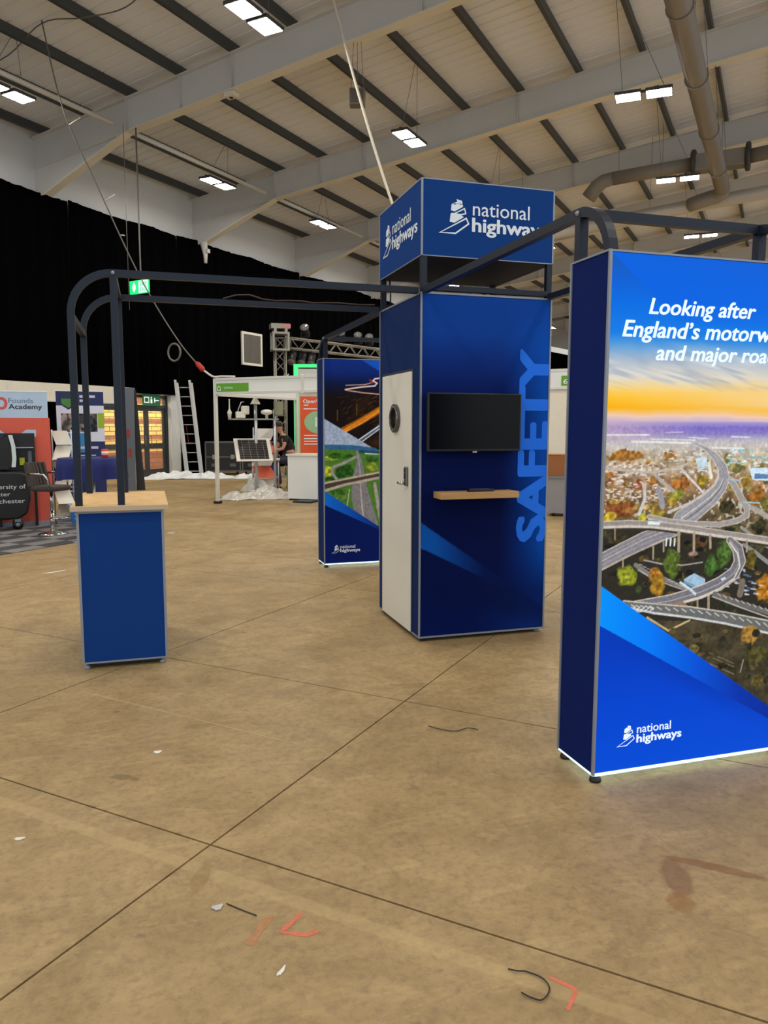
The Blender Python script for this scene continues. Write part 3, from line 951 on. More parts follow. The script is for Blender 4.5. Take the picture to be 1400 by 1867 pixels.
OPS_NEAR = [('S',(225,222,222),[(-0.014,1.52,0.007),(0.205,1.52,0.007)]),
('S',(228,224,216),[(0.122,1.492,0.009),(0.416,1.485,0.01)]),
('S',(220,222,225),[(0.212,1.502,0.005),(0.441,1.497,0.006)]),
('S',(226,228,230),[(0.532,1.463,0.007),(0.701,1.459,0.007)]),
('S',(225,225,240),[(0.632,1.511,0.005),(0.731,1.508,0.005)]),
('S',(220,215,235),[(0.29,1.53,0.003),(0.376,1.532,0.003)]),
('S',(222,222,232),[(0.409,1.509,0.004),(0.504,1.503,0.004)]),
('B',(186,128,58),[0.095,1.433,0.097,0.0245]),
('B',(186,128,58),[0.319,1.431,0.032,0.0235]),
('B',(176,110,52),[0.376,1.307,0.0525,0.0325]),
('B',(150,148,58),[0.359,1.265,0.045,0.0305]),
('B',(206,172,60),[0.336,1.231,0.022,0.021]),
('B',(186,156,50),[0.489,1.32,0.031,0.0265]),
('B',(146,84,44),[0.081,1.212,0.086,0.0415]),
('B',(204,172,52),[0.026,1.175,0.036,0.023]),
('B',(172,146,54),[0.263,1.201,0.0425,0.037]),
('B',(206,194,62),[0.191,1.168,0.026,0.018]),
('B',(186,128,58),[0.227,1.318,0.026,0.0205]),
('B',(172,92,52),[0.167,1.308,0.0185,0.0255]),
('B',(182,112,60),[0.023,1.337,0.031,0.031]),
('B',(140,140,80),[0.674,1.373,0.0485,0.0215]),
('B',(160,152,92),[0.618,1.417,0.0225,0.0215]),
('B',(170,112,46),[0.789,1.246,0.058,0.044]),
('B',(180,150,56),[0.727,1.313,0.027,0.022]),
('B',(120,112,52),[0.846,1.206,0.0385,0.0335]),
('B',(188,146,70),[0.103,1.431,0.0115,0.0045]),
('B',(150,120,66),[-0.002,1.311,0.0215,0.0115]),
('B',(150,120,66),[0.101,1.313,0.021,0.0115]),
('B',(176,122,62),[0.126,1.201,0.0275,0.0145]),
('B',(150,120,66),[0.401,1.403,0.0105,0.0095]),
('B',(150,120,66),[0.183,1.226,0.024,0.0115]),
('B',(176,122,62),[0.078,1.33,0.0225,0.0115]),
('B',(196,164,92),[-0.011,1.381,0.0185,0.01]),
('B',(138,112,62),[0.248,1.344,0.0125,0.0085]),
('B',(176,122,62),[0.103,1.388,0.008,0.0075]),
('B',(196,164,92),[0.514,1.309,0.0165,0.008]),
('B',(188,146,70),[0.508,1.401,0.0185,0.0085]),
('B',(188,146,70),[0.21,1.408,0.0155,0.0065]),
('B',(176,122,62),[0.282,1.206,0.0275,0.0135]),
('B',(160,104,56),[0.13,1.3,0.011,0.013]),
('B',(150,120,66),[0.13,1.451,0.0125,0.0075]),
('B',(150,120,66),[0.485,1.451,0.0095,0.0045]),
('B',(188,146,70),[0.028,1.292,0.014,0.008]),
('B',(138,112,62),[0.293,1.413,0.0065,0.0045]),
('B',(150,120,66),[0.077,1.246,0.0285,0.0115]),
('B',(160,104,56),[0.209,1.401,0.008,0.005]),
('B',(160,104,56),[0.373,1.291,0.0195,0.0105]),
('B',(176,122,62),[0.286,1.369,0.0095,0.0085]),
('B',(160,104,56),[0.39,1.342,0.0155,0.007]),
('B',(188,146,70),[0.192,1.448,0.01,0.007]),
('B',(160,104,56),[0.203,1.399,0.0075,0.006]),
('B',(160,104,56),[0.108,1.402,0.012,0.006]),
('B',(150,120,66),[0.159,1.214,0.022,0.016]),
('B',(196,164,92),[0.199,1.21,0.028,0.014]),
('B',(188,146,70),[0.007,1.355,0.011,0.011]),
('B',(196,164,92),[0.162,1.278,0.015,0.0095]),
('B',(150,120,66),[0.101,1.24,0.0165,0.01]),
('B',(150,120,66),[0.248,1.22,0.0295,0.013]),
('B',(160,104,56),[0.015,1.216,0.026,0.0095]),
('B',(188,146,70),[0.344,1.328,0.02,0.012]),
('B',(160,104,56),[0.093,1.458,0.006,0.0075]),
('B',(188,146,70),[0.05,1.239,0.0265,0.0115]),
('B',(196,164,92),[0.443,1.4,0.0145,0.0095]),
('B',(138,112,62),[0.282,1.24,0.019,0.007]),
('B',(150,140,80),[0.73,1.281,0.0215,0.0095]),
('B',(170,150,90),[0.638,1.282,0.0255,0.011]),
('B',(170,150,90),[0.801,1.382,0.021,0.0115]),
('B',(170,150,90),[0.707,1.296,0.025,0.012]),
('B',(150,140,80),[0.644,1.315,0.025,0.0125]),
('B',(176,126,60),[0.713,1.302,0.019,0.0135]),
('B',(130,124,70),[0.765,1.272,0.02,0.01]),
('B',(130,124,70),[0.698,1.374,0.023,0.0115]),
('B',(170,150,90),[0.679,1.268,0.0135,0.01]),
('B',(170,150,90),[0.641,1.381,0.024,0.013]),
('B',(150,140,80),[0.734,1.341,0.0175,0.0105]),
('B',(130,124,70),[0.842,1.31,0.023,0.0135]),
('B',(170,150,90),[0.743,1.275,0.0245,0.013]),
('B',(176,126,60),[0.755,1.336,0.015,0.0145]),
('S',(214,200,190),[(0.098,1.294,0.005),(0.113,1.291,0.005)]),
('S',(228,214,204),[(0.172,1.354,0.003),(0.19,1.352,0.004)]),
('S',(214,200,190),[(0.249,1.388,0.004),(0.261,1.389,0.004)]),
('S',(178,150,132),[(0.254,1.3,0.007),(0.272,1.297,0.007)]),
('S',(214,200,190),[(0.233,1.242,0.003),(0.254,1.239,0.003)]),
('S',(236,228,222),[(0.282,1.387,0.003),(0.296,1.384,0.003)]),
('S',(228,214,204),[(0.058,1.274,0.006),(0.073,1.27,0.007)]),
('S',(214,200,190),[(0.06,1.323,0.004),(0.069,1.323,0.004)]),
('S',(120,86,66),[(0.179,1.236,0.005),(0.199,1.236,0.005)]),
('S',(228,214,204),[(0.12,1.305,0.003),(0.134,1.303,0.004)]),
('S',(120,86,66),[(0.171,1.341,0.005),(0.179,1.344,0.006)]),
('S',(228,214,204),[(0.284,1.234,0.005),(0.295,1.237,0.005)]),
('S',(120,86,66),[(0.064,1.367,0.007),(0.081,1.368,0.007)]),
('S',(236,228,222),[(0.059,1.354,0.004),(0.076,1.352,0.004)]),
('S',(228,214,204),[(0.155,1.243,0.003),(0.165,1.24,0.003)]),
('S',(236,228,222),[(0.054,1.247,0.003),(0.061,1.243,0.004)]),
('S',(214,200,190),[(0.078,1.256,0.006),(0.093,1.252,0.006)]),
('S',(178,150,132),[(0.253,1.28,0.005),(0.259,1.277,0.004)]),
('S',(214,200,190),[(0.036,1.336,0.006),(0.048,1.338,0.007)]),
('S',(228,214,204),[(0.042,1.26,0.005),(0.056,1.26,0.005)]),
('S',(236,228,222),[(0.106,1.374,0.005),(0.112,1.371,0.004)]),
('S',(214,200,190),[(-0.001,1.247,0.003),(0.007,1.245,0.003)]),
('S',(236,228,222),[(-0.006,1.366,0.005),(0.009,1.368,0.005)]),
('S',(120,86,66),[(0.239,1.234,0.004),(0.248,1.233,0.004)]),
('S',(228,214,204),[(0.045,1.325,0.004),(0.061,1.322,0.004)]),
('S',(214,200,190),[(0.164,1.395,0.003),(0.182,1.394,0.003)]),
('S',(228,214,204),[(0.083,1.255,0.006),(0.09,1.256,0.007)]),
('S',(236,228,222),[(0.08,1.386,0.005),(0.094,1.382,0.005)]),
('S',(236,228,222),[(0.091,1.389,0.005),(0.105,1.388,0.005)]),
('S',(236,228,222),[(0.062,1.37,0.004),(0.076,1.372,0.004)]),
('S',(178,150,132),[(0.081,1.319,0.007),(0.088,1.321,0.007)]),
('S',(236,228,222),[(0.074,1.246,0.003),(0.09,1.247,0.002)]),
('S',(228,214,204),[(0.065,1.282,0.006),(0.075,1.282,0.006)]),
('S',(120,86,66),[(0.165,1.396,0.004),(0.172,1.395,0.005)]),
('S',(228,214,204),[(0.141,1.309,0.007),(0.157,1.309,0.006)]),
('S',(120,86,66),[(0.038,1.4,0.007),(0.048,1.398,0.007)]),
('S',(120,86,66),[(0.111,1.299,0.004),(0.126,1.3,0.004)]),
('S',(228,214,204),[(0.137,1.397,0.006),(0.153,1.395,0.005)]),
('S',(214,200,190),[(0.17,1.35,0.006),(0.186,1.346,0.006)]),
('S',(120,86,66),[(0.063,1.368,0.006),(0.078,1.37,0.006)]),
('S',(236,228,222),[(0.156,1.368,0.004),(0.174,1.37,0.004)]),
('S',(178,150,132),[(0.278,1.351,0.005),(0.286,1.348,0.006)]),
('S',(236,228,222),[(0.19,1.236,0.006),(0.208,1.234,0.006)]),
('S',(228,214,204),[(0.068,1.305,0.006),(0.085,1.302,0.006)]),
('S',(214,200,190),[(0.281,1.373,0.002),(0.288,1.375,0.003)]),
('S',(228,214,204),[(0.273,1.245,0.006),(0.29,1.241,0.006)]),
('S',(214,200,190),[(0.019,1.371,0.004),(0.034,1.37,0.004)]),
('S',(120,86,66),[(0.085,1.332,0.006),(0.102,1.335,0.007)]),
('S',(214,200,190),[(0.033,1.368,0.005),(0.052,1.364,0.005)]),
('S',(178,150,132),[(0.19,1.338,0.006),(0.209,1.339,0.006)]),
('S',(214,200,190),[(0.096,1.241,0.003),(0.104,1.241,0.003)]),
('S',(178,150,132),[(0.193,1.348,0.004),(0.2,1.349,0.005)]),
('S',(214,200,190),[(0.202,1.336,0.008),(0.217,1.336,0.007)]),
('S',(120,86,66),[(-0.006,1.29,0.002),(0.011,1.287,0.003)]),
('S',(228,214,204),[(0.111,1.383,0.005),(0.117,1.386,0.006)]),
('S',(236,228,222),[(0.039,1.293,0.003),(0.054,1.291,0.004)]),
('S',(236,228,222),[(0.169,1.282,0.005),(0.178,1.28,0.004)]),
('S',(178,150,132),[(0.171,1.379,0.004),(0.183,1.38,0.004)]),
('S',(228,214,204),[(0.175,1.373,0.007),(0.193,1.371,0.007)]),
('S',(178,150,132),[(0.158,1.345,0.004),(0.172,1.344,0.004)]),
('S',(214,200,190),[(0.1,1.26,0.005),(0.118,1.262,0.005)]),
('S',(214,200,190),[(0.173,1.369,0.004),(0.19,1.368,0.003)]),
('S',(236,228,222),[(0.008,1.27,0.006),(0.015,1.267,0.006)]),
('S',(178,150,132),[(0.032,1.375,0.003),(0.045,1.371,0.003)]),
('S',(228,214,204),[(0.052,1.326,0.005),(0.068,1.328,0.005)]),
('S',(236,228,222),[(0.034,1.253,0.003),(0.048,1.249,0.003)]),
('S',(120,86,66),[(0.238,1.389,0.006),(0.256,1.386,0.006)]),
('S',(214,200,190),[(-0.002,1.371,0.007),(0.007,1.368,0.006)]),
('S',(236,228,222),[(0.269,1.233,0.006),(0.289,1.232,0.007)]),
('S',(178,150,132),[(0.142,1.391,0.006),(0.157,1.39,0.005)]),
('S',(236,228,222),[(0.141,1.311,0.003),(0.153,1.313,0.003)]),
('S',(228,214,204),[(0.023,1.279,0.005),(0.038,1.281,0.005)]),
('S',(178,150,132),[(0.164,1.306,0.003),(0.183,1.307,0.003)]),
('S',(120,86,66),[(0.218,1.31,0.006),(0.233,1.306,0.006)]),
('S',(120,86,66),[(0.034,1.344,0.004),(0.049,1.346,0.004)]),
('S',(178,150,132),[(0.133,1.294,0.003),(0.148,1.29,0.003)]),
('S',(178,150,132),[(0.068,1.307,0.006),(0.087,1.306,0.006)]),
('S',(228,214,204),[(0.087,1.353,0.007),(0.105,1.35,0.007)]),
('S',(228,214,204),[(0.148,1.3,0.004),(0.164,1.3,0.004)]),
('S',(228,214,204),[(0.249,1.267,0.005),(0.258,1.267,0.006)]),
('S',(178,150,132),[(0.279,1.348,0.003),(0.298,1.351,0.002)]),
('S',(214,200,190),[(0.184,1.309,0.007),(0.196,1.307,0.007)]),
('S',(120,86,66),[(0.105,1.298,0.004),(0.112,1.295,0.004)]),
('S',(236,228,222),[(0.016,1.395,0.005),(0.024,1.393,0.005)]),
('S',(228,214,204),[(0.002,1.367,0.005),(0.013,1.366,0.005)]),
('S',(120,86,66),[(-0.01,1.345,0.005),(0.003,1.341,0.005)]),
('S',(120,86,66),[(0.119,1.282,0.003),(0.132,1.281,0.003)]),
('S',(236,228,222),[(0.21,1.386,0.003),(0.222,1.383,0.003)]),
('S',(228,214,204),[(0.218,1.254,0.004),(0.229,1.251,0.004)]),
('S',(228,214,204),[(0.259,1.279,0.007),(0.28,1.275,0.007)]),
('S',(228,214,204),[(0.2,1.329,0.006),(0.215,1.327,0.007)]),
('S',(228,214,204),[(0.263,1.353,0.005),(0.277,1.35,0.005)]),
('S',(178,150,132),[(0.233,1.287,0.004),(0.246,1.283,0.004)]),
('S',(120,86,66),[(0.094,1.333,0.005),(0.109,1.332,0.005)]),
('S',(120,86,66),[(0.273,1.26,0.006),(0.287,1.257,0.006)]),
('S',(228,214,204),[(0.07,1.38,0.003),(0.084,1.376,0.003)]),
('S',(120,86,66),[(0.267,1.237,0.006),(0.285,1.233,0.007)]),
('S',(228,214,204),[(0.269,1.276,0.006),(0.287,1.272,0.006)]),
('S',(120,86,66),[(0.276,1.395,0.004),(0.292,1.396,0.003)]),
('S',(236,228,222),[(0.179,1.372,0.005),(0.195,1.371,0.004)]),
('S',(214,200,190),[(0.026,1.403,0.006),(0.034,1.4,0.006)]),
('S',(228,214,204),[(0.24,1.305,0.006),(0.256,1.307,0.007)]),
('S',(214,200,190),[(0.025,1.283,0.004),(0.042,1.285,0.004)]),
('S',(236,228,222),[(0.169,1.373,0.006),(0.182,1.374,0.007)]),
('S',(228,214,204),[(0.275,1.316,0.005),(0.289,1.315,0.004)]),
('S',(228,214,204),[(0.203,1.249,0.006),(0.219,1.247,0.006)]),
('S',(228,214,204),[(0.065,1.393,0.007),(0.072,1.391,0.006)]),
('S',(236,228,222),[(0.012,1.287,0.005),(0.023,1.29,0.005)]),
('S',(236,228,222),[(0.244,1.294,0.006),(0.261,1.291,0.007)]),
('S',(120,86,66),[(0.198,1.33,0.007),(0.205,1.332,0.007)]),
('S',(178,150,132),[(0.04,1.329,0.005),(0.052,1.325,0.005)]),
('S',(228,214,204),[(0.12,1.261,0.004),(0.126,1.261,0.004)]),
('S',(228,214,204),[(0.159,1.256,0.006),(0.176,1.258,0.007)]),
('S',(214,200,190),[(0.139,1.371,0.006),(0.151,1.37,0.006)]),
('S',(214,200,190),[(0.183,1.3,0.005),(0.191,1.297,0.005)]),
('S',(178,150,132),[(0.227,1.396,0.005),(0.235,1.395,0.005)]),
('S',(214,200,190),[(0.074,1.267,0.003),(0.084,1.267,0.003)]),
('S',(236,228,222),[(0.144,1.357,0.004),(0.159,1.359,0.005)]),
('S',(228,214,204),[(0.138,1.256,0.007),(0.155,1.252,0.007)]),
('S',(214,200,190),[(0.133,1.362,0.004),(0.139,1.363,0.004)]),
('S',(178,150,132),[(0.206,1.324,0.004),(0.221,1.321,0.004)]),
('S',(120,86,66),[(0.16,1.331,0.004),(0.181,1.326,0.004)]),
('S',(120,86,66),[(0.212,1.388,0.004),(0.222,1.39,0.005)]),
('S',(178,150,132),[(0.187,1.277,0.005),(0.2,1.273,0.005)]),
('S',(178,150,132),[(0.015,1.342,0.003),(0.025,1.345,0.003)]),
('S',(120,86,66),[(0.106,1.256,0.005),(0.112,1.257,0.005)]),
('S',(214,200,190),[(0.062,1.316,0.005),(0.077,1.316,0.005)]),
('S',(236,228,222),[(0.07,1.331,0.006),(0.084,1.329,0.006)]),
('S',(236,228,222),[(0.155,1.278,0.005),(0.166,1.276,0.005)]),
('S',(228,214,204),[(0.281,1.391,0.003),(0.297,1.39,0.003)]),
('S',(228,214,204),[(0.099,1.345,0.004),(0.105,1.343,0.004)]),
('S',(228,214,204),[(0.03,1.337,0.006),(0.047,1.333,0.006)]),
('S',(178,150,132),[(0.12,1.343,0.003),(0.137,1.344,0.003)]),
('S',(214,200,190),[(0.174,1.316,0.003),(0.19,1.313,0.003)]),
('S',(228,214,204),[(0.003,1.292,0.006),(0.012,1.29,0.005)]),
('S',(214,200,190),[(0.115,1.358,0.007),(0.135,1.36,0.007)]),
('S',(228,214,204),[(0.03,1.337,0.005),(0.049,1.334,0.005)]),
('S',(228,214,204),[(0.252,1.295,0.005),(0.272,1.291,0.005)]),
('S',(228,214,204),[(0.122,1.256,0.004),(0.132,1.257,0.003)]),
('S',(228,214,204),[(0.156,1.372,0.005),(0.166,1.375,0.005)]),
('S',(120,86,66),[(0.137,1.303,0.007),(0.145,1.303,0.007)]),
('S',(120,86,66),[(0.221,1.314,0.005),(0.241,1.312,0.006)]),
('S',(228,214,204),[(0.128,1.373,0.007),(0.144,1.376,0.007)]),
('S',(178,150,132),[(0.194,1.302,0.006),(0.205,1.3,0.006)]),
('S',(120,86,66),[(0.198,1.25,0.004),(0.211,1.249,0.004)]),
('S',(120,86,66),[(0.011,1.276,0.005),(0.028,1.276,0.004)]),
('S',(178,150,132),[(0.056,1.303,0.003),(0.065,1.299,0.003)]),
('S',(120,86,66),[(0.241,1.353,0.005),(0.256,1.353,0.005)]),
('S',(228,214,204),[(0.249,1.251,0.007),(0.268,1.252,0.006)]),
('S',(236,228,222),[(0.268,1.367,0.005),(0.283,1.369,0.006)]),
('S',(228,214,204),[(0.273,1.397,0.005),(0.284,1.393,0.005)]),
('S',(120,86,66),[(0.014,1.32,0.005),(0.03,1.318,0.004)]),
('S',(236,228,222),[(0.016,1.321,0.005),(0.028,1.32,0.005)]),
('S',(214,200,190),[(0.17,1.321,0.006),(0.181,1.318,0.006)]),
('S',(228,214,204),[(0.227,1.261,0.005),(0.245,1.259,0.005)]),
('S',(214,200,190),[(0.234,1.373,0.004),(0.254,1.373,0.004)]),
('S',(236,228,222),[(0.174,1.38,0.004),(0.194,1.377,0.004)]),
('S',(178,150,132),[(0.166,1.346,0.006),(0.185,1.344,0.006)]),
('S',(236,228,222),[(0.267,1.263,0.003),(0.281,1.263,0.003)]),
('S',(214,200,190),[(0.121,1.282,0.006),(0.136,1.281,0.006)]),
('S',(236,228,222),[(0.192,1.349,0.003),(0.2,1.345,0.004)]),
('S',(214,200,190),[(0.012,1.31,0.003),(0.03,1.31,0.002)]),
('S',(236,228,222),[(0.07,1.325,0.005),(0.09,1.324,0.005)]),
('S',(236,228,222),[(0.277,1.291,0.005),(0.291,1.29,0.005)]),
('S',(178,150,132),[(0.063,1.403,0.004),(0.079,1.401,0.004)]),
('S',(178,150,132),[(0.009,1.316,0.005),(0.024,1.315,0.004)]),
('S',(120,86,66),[(0.128,1.324,0.004),(0.134,1.325,0.004)]),
('S',(178,150,132),[(0.183,1.374,0.004),(0.201,1.374,0.004)]),
('S',(120,86,66),[(0.199,1.356,0.004),(0.212,1.356,0.003)]),
('S',(228,214,204),[(0.253,1.278,0.006),(0.268,1.277,0.006)]),
('S',(208,220,226),[(0.323,1.371,0.005),(0.341,1.369,0.004)]),
('S',(226,226,226),[(0.312,1.409,0.003),(0.32,1.407,0.003)]),
('S',(208,220,226),[(0.418,1.357,0.006),(0.428,1.358,0.005)]),
('S',(198,192,188),[(0.455,1.43,0.003),(0.478,1.428,0.003)]),
('S',(226,226,226),[(0.471,1.366,0.004),(0.496,1.363,0.004)]),
('S',(226,226,226),[(0.409,1.365,0.002),(0.423,1.364,0.003)]),
('S',(198,192,188),[(0.463,1.407,0.003),(0.476,1.409,0.004)]),
('S',(208,220,226),[(0.336,1.409,0.005),(0.358,1.409,0.005)]),
('S',(226,226,226),[(0.325,1.42,0.005),(0.336,1.418,0.005)]),
('S',(208,220,226),[(0.299,1.442,0.003),(0.324,1.445,0.003)]),
('S',(198,192,188),[(0.429,1.409,0.004),(0.436,1.408,0.005)]),
('S',(226,226,226),[(0.346,1.373,0.006),(0.353,1.373,0.005)]),
('S',(198,192,188),[(0.329,1.44,0.005),(0.34,1.443,0.005)]),
('S',(208,220,226),[(0.474,1.441,0.003),(0.494,1.441,0.003)]),
('S',(198,192,188),[(0.355,1.378,0.004),(0.365,1.376,0.003)]),
('S',(226,226,226),[(0.359,1.414,0.003),(0.381,1.417,0.003)]),
('S',(208,220,226),[(0.316,1.418,0.004),(0.325,1.416,0.003)]),
('S',(208,220,226),[(0.477,1.399,0.005),(0.497,1.395,0.005)]),
('S',(198,192,188),[(0.472,1.41,0.004),(0.497,1.411,0.004)]),
('S',(208,220,226),[(0.502,1.382,0.004),(0.522,1.382,0.003)]),
('S',(208,220,226),[(0.31,1.418,0.005),(0.328,1.416,0.005)]),
('S',(226,226,226),[(0.439,1.378,0.002),(0.454,1.379,0.003)]),
('S',(198,192,188),[(0.478,1.395,0.003),(0.491,1.394,0.003)]),
('S',(226,226,226),[(0.338,1.434,0.003),(0.348,1.433,0.003)]),
('S',(198,192,188),[(0.447,1.447,0.005),(0.468,1.448,0.005)]),
('S',(226,226,226),[(0.468,1.455,0.004),(0.491,1.455,0.004)]),
('S',(198,192,188),[(0.434,1.443,0.004),(0.453,1.445,0.004)]),
('S',(208,220,226),[(0.435,1.44,0.005),(0.45,1.44,0.004)]),
('S',(226,226,226),[(0.421,1.359,0.004),(0.444,1.358,0.004)]),
('S',(208,220,226),[(0.38,1.368,0.003),(0.391,1.366,0.003)]),
('S',(198,192,188),[(0.354,1.397,0.005),(0.362,1.395,0.004)]),
('S',(208,220,226),[(0.48,1.421,0.005),(0.501,1.421,0.006)]),
('S',(208,220,226),[(0.502,1.359,0.005),(0.518,1.357,0.005)]),
('S',(208,220,226),[(0.465,1.368,0.004),(0.478,1.368,0.003)]),
('S',(226,226,226),[(0.462,1.361,0.005),(0.472,1.361,0.005)]),
('S',(198,192,188),[(0.378,1.382,0.005),(0.385,1.382,0.005)]),
('S',(198,192,188),[(0.428,1.456,0.005),(0.444,1.455,0.005)]),
('S',(208,220,226),[(0.462,1.438,0.005),(0.486,1.436,0.005)]),
('S',(208,220,226),[(0.507,1.387,0.005),(0.518,1.388,0.004)]),
('S',(208,220,226),[(0.468,1.396,0.004),(0.482,1.396,0.004)]),
('S',(226,226,226),[(0.5,1.388,0.005),(0.508,1.389,0.005)]),
('S',(208,220,226),[(0.372,1.36,0.006),(0.379,1.36,0.006)]),
('S',(198,192,188),[(0.3,1.372,0.004),(0.32,1.369,0.004)]),
('S',(198,192,188),[(0.458,1.394,0.004),(0.476,1.391,0.005)]),
('S',(208,220,226),[(0.467,1.368,0.003),(0.489,1.366,0.003)]),
('S',(226,226,226),[(0.419,1.423,0.005),(0.438,1.423,0.005)]),
('S',(208,220,226),[(0.396,1.427,0.004),(0.406,1.425,0.004)]),
('S',(208,220,226),[(0.469,1.432,0.006),(0.478,1.432,0.006)]),
('S',(198,192,188),[(0.477,1.425,0.006),(0.495,1.424,0.006)]),
('S',(208,220,226),[(0.494,1.365,0.004),(0.51,1.364,0.005)]),
('S',(226,226,226),[(0.346,1.434,0.005),(0.366,1.435,0.004)]),
('S',(208,220,226),[(0.419,1.418,0.003),(0.426,1.416,0.004)]),
('S',(198,192,188),[(0.349,1.438,0.004),(0.356,1.436,0.004)]),
('S',(198,192,188),[(0.406,1.372,0.003),(0.424,1.369,0.003)]),
('S',(208,220,226),[(0.299,1.449,0.005),(0.308,1.449,0.005)]),
('S',(208,220,226),[(0.498,1.385,0.005),(0.516,1.383,0.005)]),
('S',(226,226,226),[(0.399,1.413,0.006),(0.42,1.412,0.006)]),
('S',(198,192,188),[(0.485,1.423,0.006),(0.492,1.426,0.005)]),
('S',(226,226,226),[(0.473,1.372,0.006),(0.494,1.375,0.006)]),
('S',(226,226,226),[(0.332,1.373,0.003),(0.342,1.372,0.004)]),
('S',(150,208,204),[(0.717,1.398,0.006),(0.728,1.398,0.006)]),
('S',(190,196,150),[(0.75,1.424,0.004),(0.76,1.422,0.005)]),
('S',(120,180,190),[(0.64,1.408,0.007),(0.653,1.405,0.007)]),
('S',(120,180,190),[(0.712,1.423,0.007),(0.72,1.426,0.007)]),
('S',(226,232,232),[(0.761,1.39,0.009),(0.779,1.393,0.009)]),
('S',(214,196,180),[(0.693,1.389,0.007),(0.708,1.387,0.007)]),
('S',(214,196,180),[(0.748,1.438,0.006),(0.758,1.437,0.006)]),
('S',(190,196,150),[(0.63,1.419,0.006),(0.639,1.416,0.006)]),
('S',(226,232,232),[(0.641,1.439,0.007),(0.647,1.442,0.006)]),
('S',(150,208,204),[(0.738,1.447,0.01),(0.75,1.444,0.01)]),
('S',(150,208,204),[(0.818,1.396,0.008),(0.823,1.397,0.008)]),
('S',(190,196,150),[(0.668,1.417,0.005),(0.687,1.414,0.005)]),
('S',(214,196,180),[(0.624,1.394,0.005),(0.641,1.394,0.005)]),
('S',(190,196,150),[(0.767,1.384,0.005),(0.774,1.383,0.005)]),
('S',(226,232,232),[(0.666,1.445,0.009),(0.677,1.443,0.009)]),
('S',(120,180,190),[(0.717,1.412,0.008),(0.728,1.415,0.007)]),
('S',(214,196,180),[(0.791,1.414,0.01),(0.799,1.411,0.01)]),
('S',(150,208,204),[(0.647,1.447,0.008),(0.653,1.45,0.009)]),
('S',(214,196,180),[(0.758,1.418,0.008),(0.768,1.418,0.009)]),
('S',(214,196,180),[(0.68,1.447,0.008),(0.693,1.451,0.008)]),
('S',(214,196,180),[(0.722,1.414,0.006),(0.741,1.412,0.006)]),
('S',(226,232,232),[(0.772,1.379,0.007),(0.791,1.381,0.007)]),
('S',(190,196,150),[(0.681,1.414,0.008),(0.691,1.41,0.008)]),
('S',(190,196,150),[(0.819,1.414,0.009),(0.824,1.417,0.009)]),
('S',(190,196,150),[(0.8,1.432,0.006),(0.811,1.436,0.007)]),
('S',(226,232,232),[(0.644,1.445,0.008),(0.655,1.442,0.008)]),
('S',(214,196,180),[(0.613,1.419,0.007),(0.623,1.417,0.007)]),
('S',(226,232,232),[(0.631,1.449,0.008),(0.645,1.453,0.008)]),
('S',(214,196,180),[(0.781,1.391,0.005),(0.796,1.393,0.005)]),
('S',(150,208,204),[(0.623,1.395,0.004),(0.64,1.398,0.005)]),
('S',(226,232,232),[(0.827,1.396,0.007),(0.839,1.394,0.008)]),
('S',(190,196,150),[(0.727,1.456,0.006),(0.736,1.453,0.006)]),
('S',(214,196,180),[(0.793,1.396,0.006),(0.8,1.396,0.006)]),
('S',(120,180,190),[(0.681,1.441,0.004),(0.69,1.437,0.005)]),
('S',(226,232,232),[(0.756,1.404,0.006),(0.766,1.407,0.007)]),
('S',(120,180,190),[(0.794,1.416,0.009),(0.806,1.418,0.009)]),
('S',(120,180,190),[(0.747,1.419,0.008),(0.766,1.418,0.008)]),
('S',(214,196,180),[(0.825,1.418,0.007),(0.831,1.422,0.006)]),
('S',(226,232,232),[(0.622,1.429,0.009),(0.635,1.429,0.008)]),
('S',(190,196,150),[(0.713,1.396,0.005),(0.73,1.395,0.006)]),
('S',(214,196,180),[(0.658,1.431,0.004),(0.675,1.434,0.004)]),
('S',(150,208,204),[(0.804,1.415,0.006),(0.824,1.412,0.006)]),
('S',(226,232,232),[(0.765,1.398,0.006),(0.779,1.396,0.005)]),
('S',(226,232,232),[(0.655,1.395,0.005),(0.66,1.398,0.005)]),
('S',(214,196,180),[(0.766,1.38,0.006),(0.785,1.379,0.006)]),
('S',(214,196,180),[(0.807,1.44,0.006),(0.817,1.441,0.007)]),
('S',(226,232,232),[(0.7,1.399,0.009),(0.718,1.403,0.009)]),
('S',(190,196,150),[(0.699,1.386,0.005),(0.718,1.384,0.004)]),
('S',(120,180,190),[(0.702,1.421,0.005),(0.719,1.421,0.005)]),
('S',(214,196,180),[(0.653,1.41,0.008),(0.667,1.407,0.009)]),
('S',(214,196,180),[(0.767,1.384,0.006),(0.777,1.388,0.006)]),
('S',(214,196,180),[(0.642,1.412,0.006),(0.659,1.415,0.006)]),
('S',(190,196,150),[(0.63,1.433,0.005),(0.636,1.432,0.005)]),
('S',(190,196,150),[(0.747,1.403,0.007),(0.759,1.407,0.007)]),
('S',(150,208,204),[(0.758,1.379,0.005),(0.766,1.378,0.005)]),
('S',(150,208,204),[(0.678,1.455,0.005),(0.693,1.455,0.005)]),
('S',(150,208,204),[(0.622,1.387,0.01),(0.627,1.386,0.01)]),
('S',(150,208,204),[(0.815,1.417,0.008),(0.826,1.413,0.008)]),
('S',(120,180,190),[(0.674,1.447,0.008),(0.686,1.447,0.009)]),
('S',(226,232,232),[(0.751,1.428,0.008),(0.757,1.427,0.008)]),
('S',(150,208,204),[(0.618,1.419,0.009),(0.627,1.416,0.009)]),
('S',(120,180,190),[(0.65,1.403,0.004),(0.659,1.403,0.004)]),
('S',(120,180,190),[(0.828,1.445,0.009),(0.846,1.444,0.009)]),
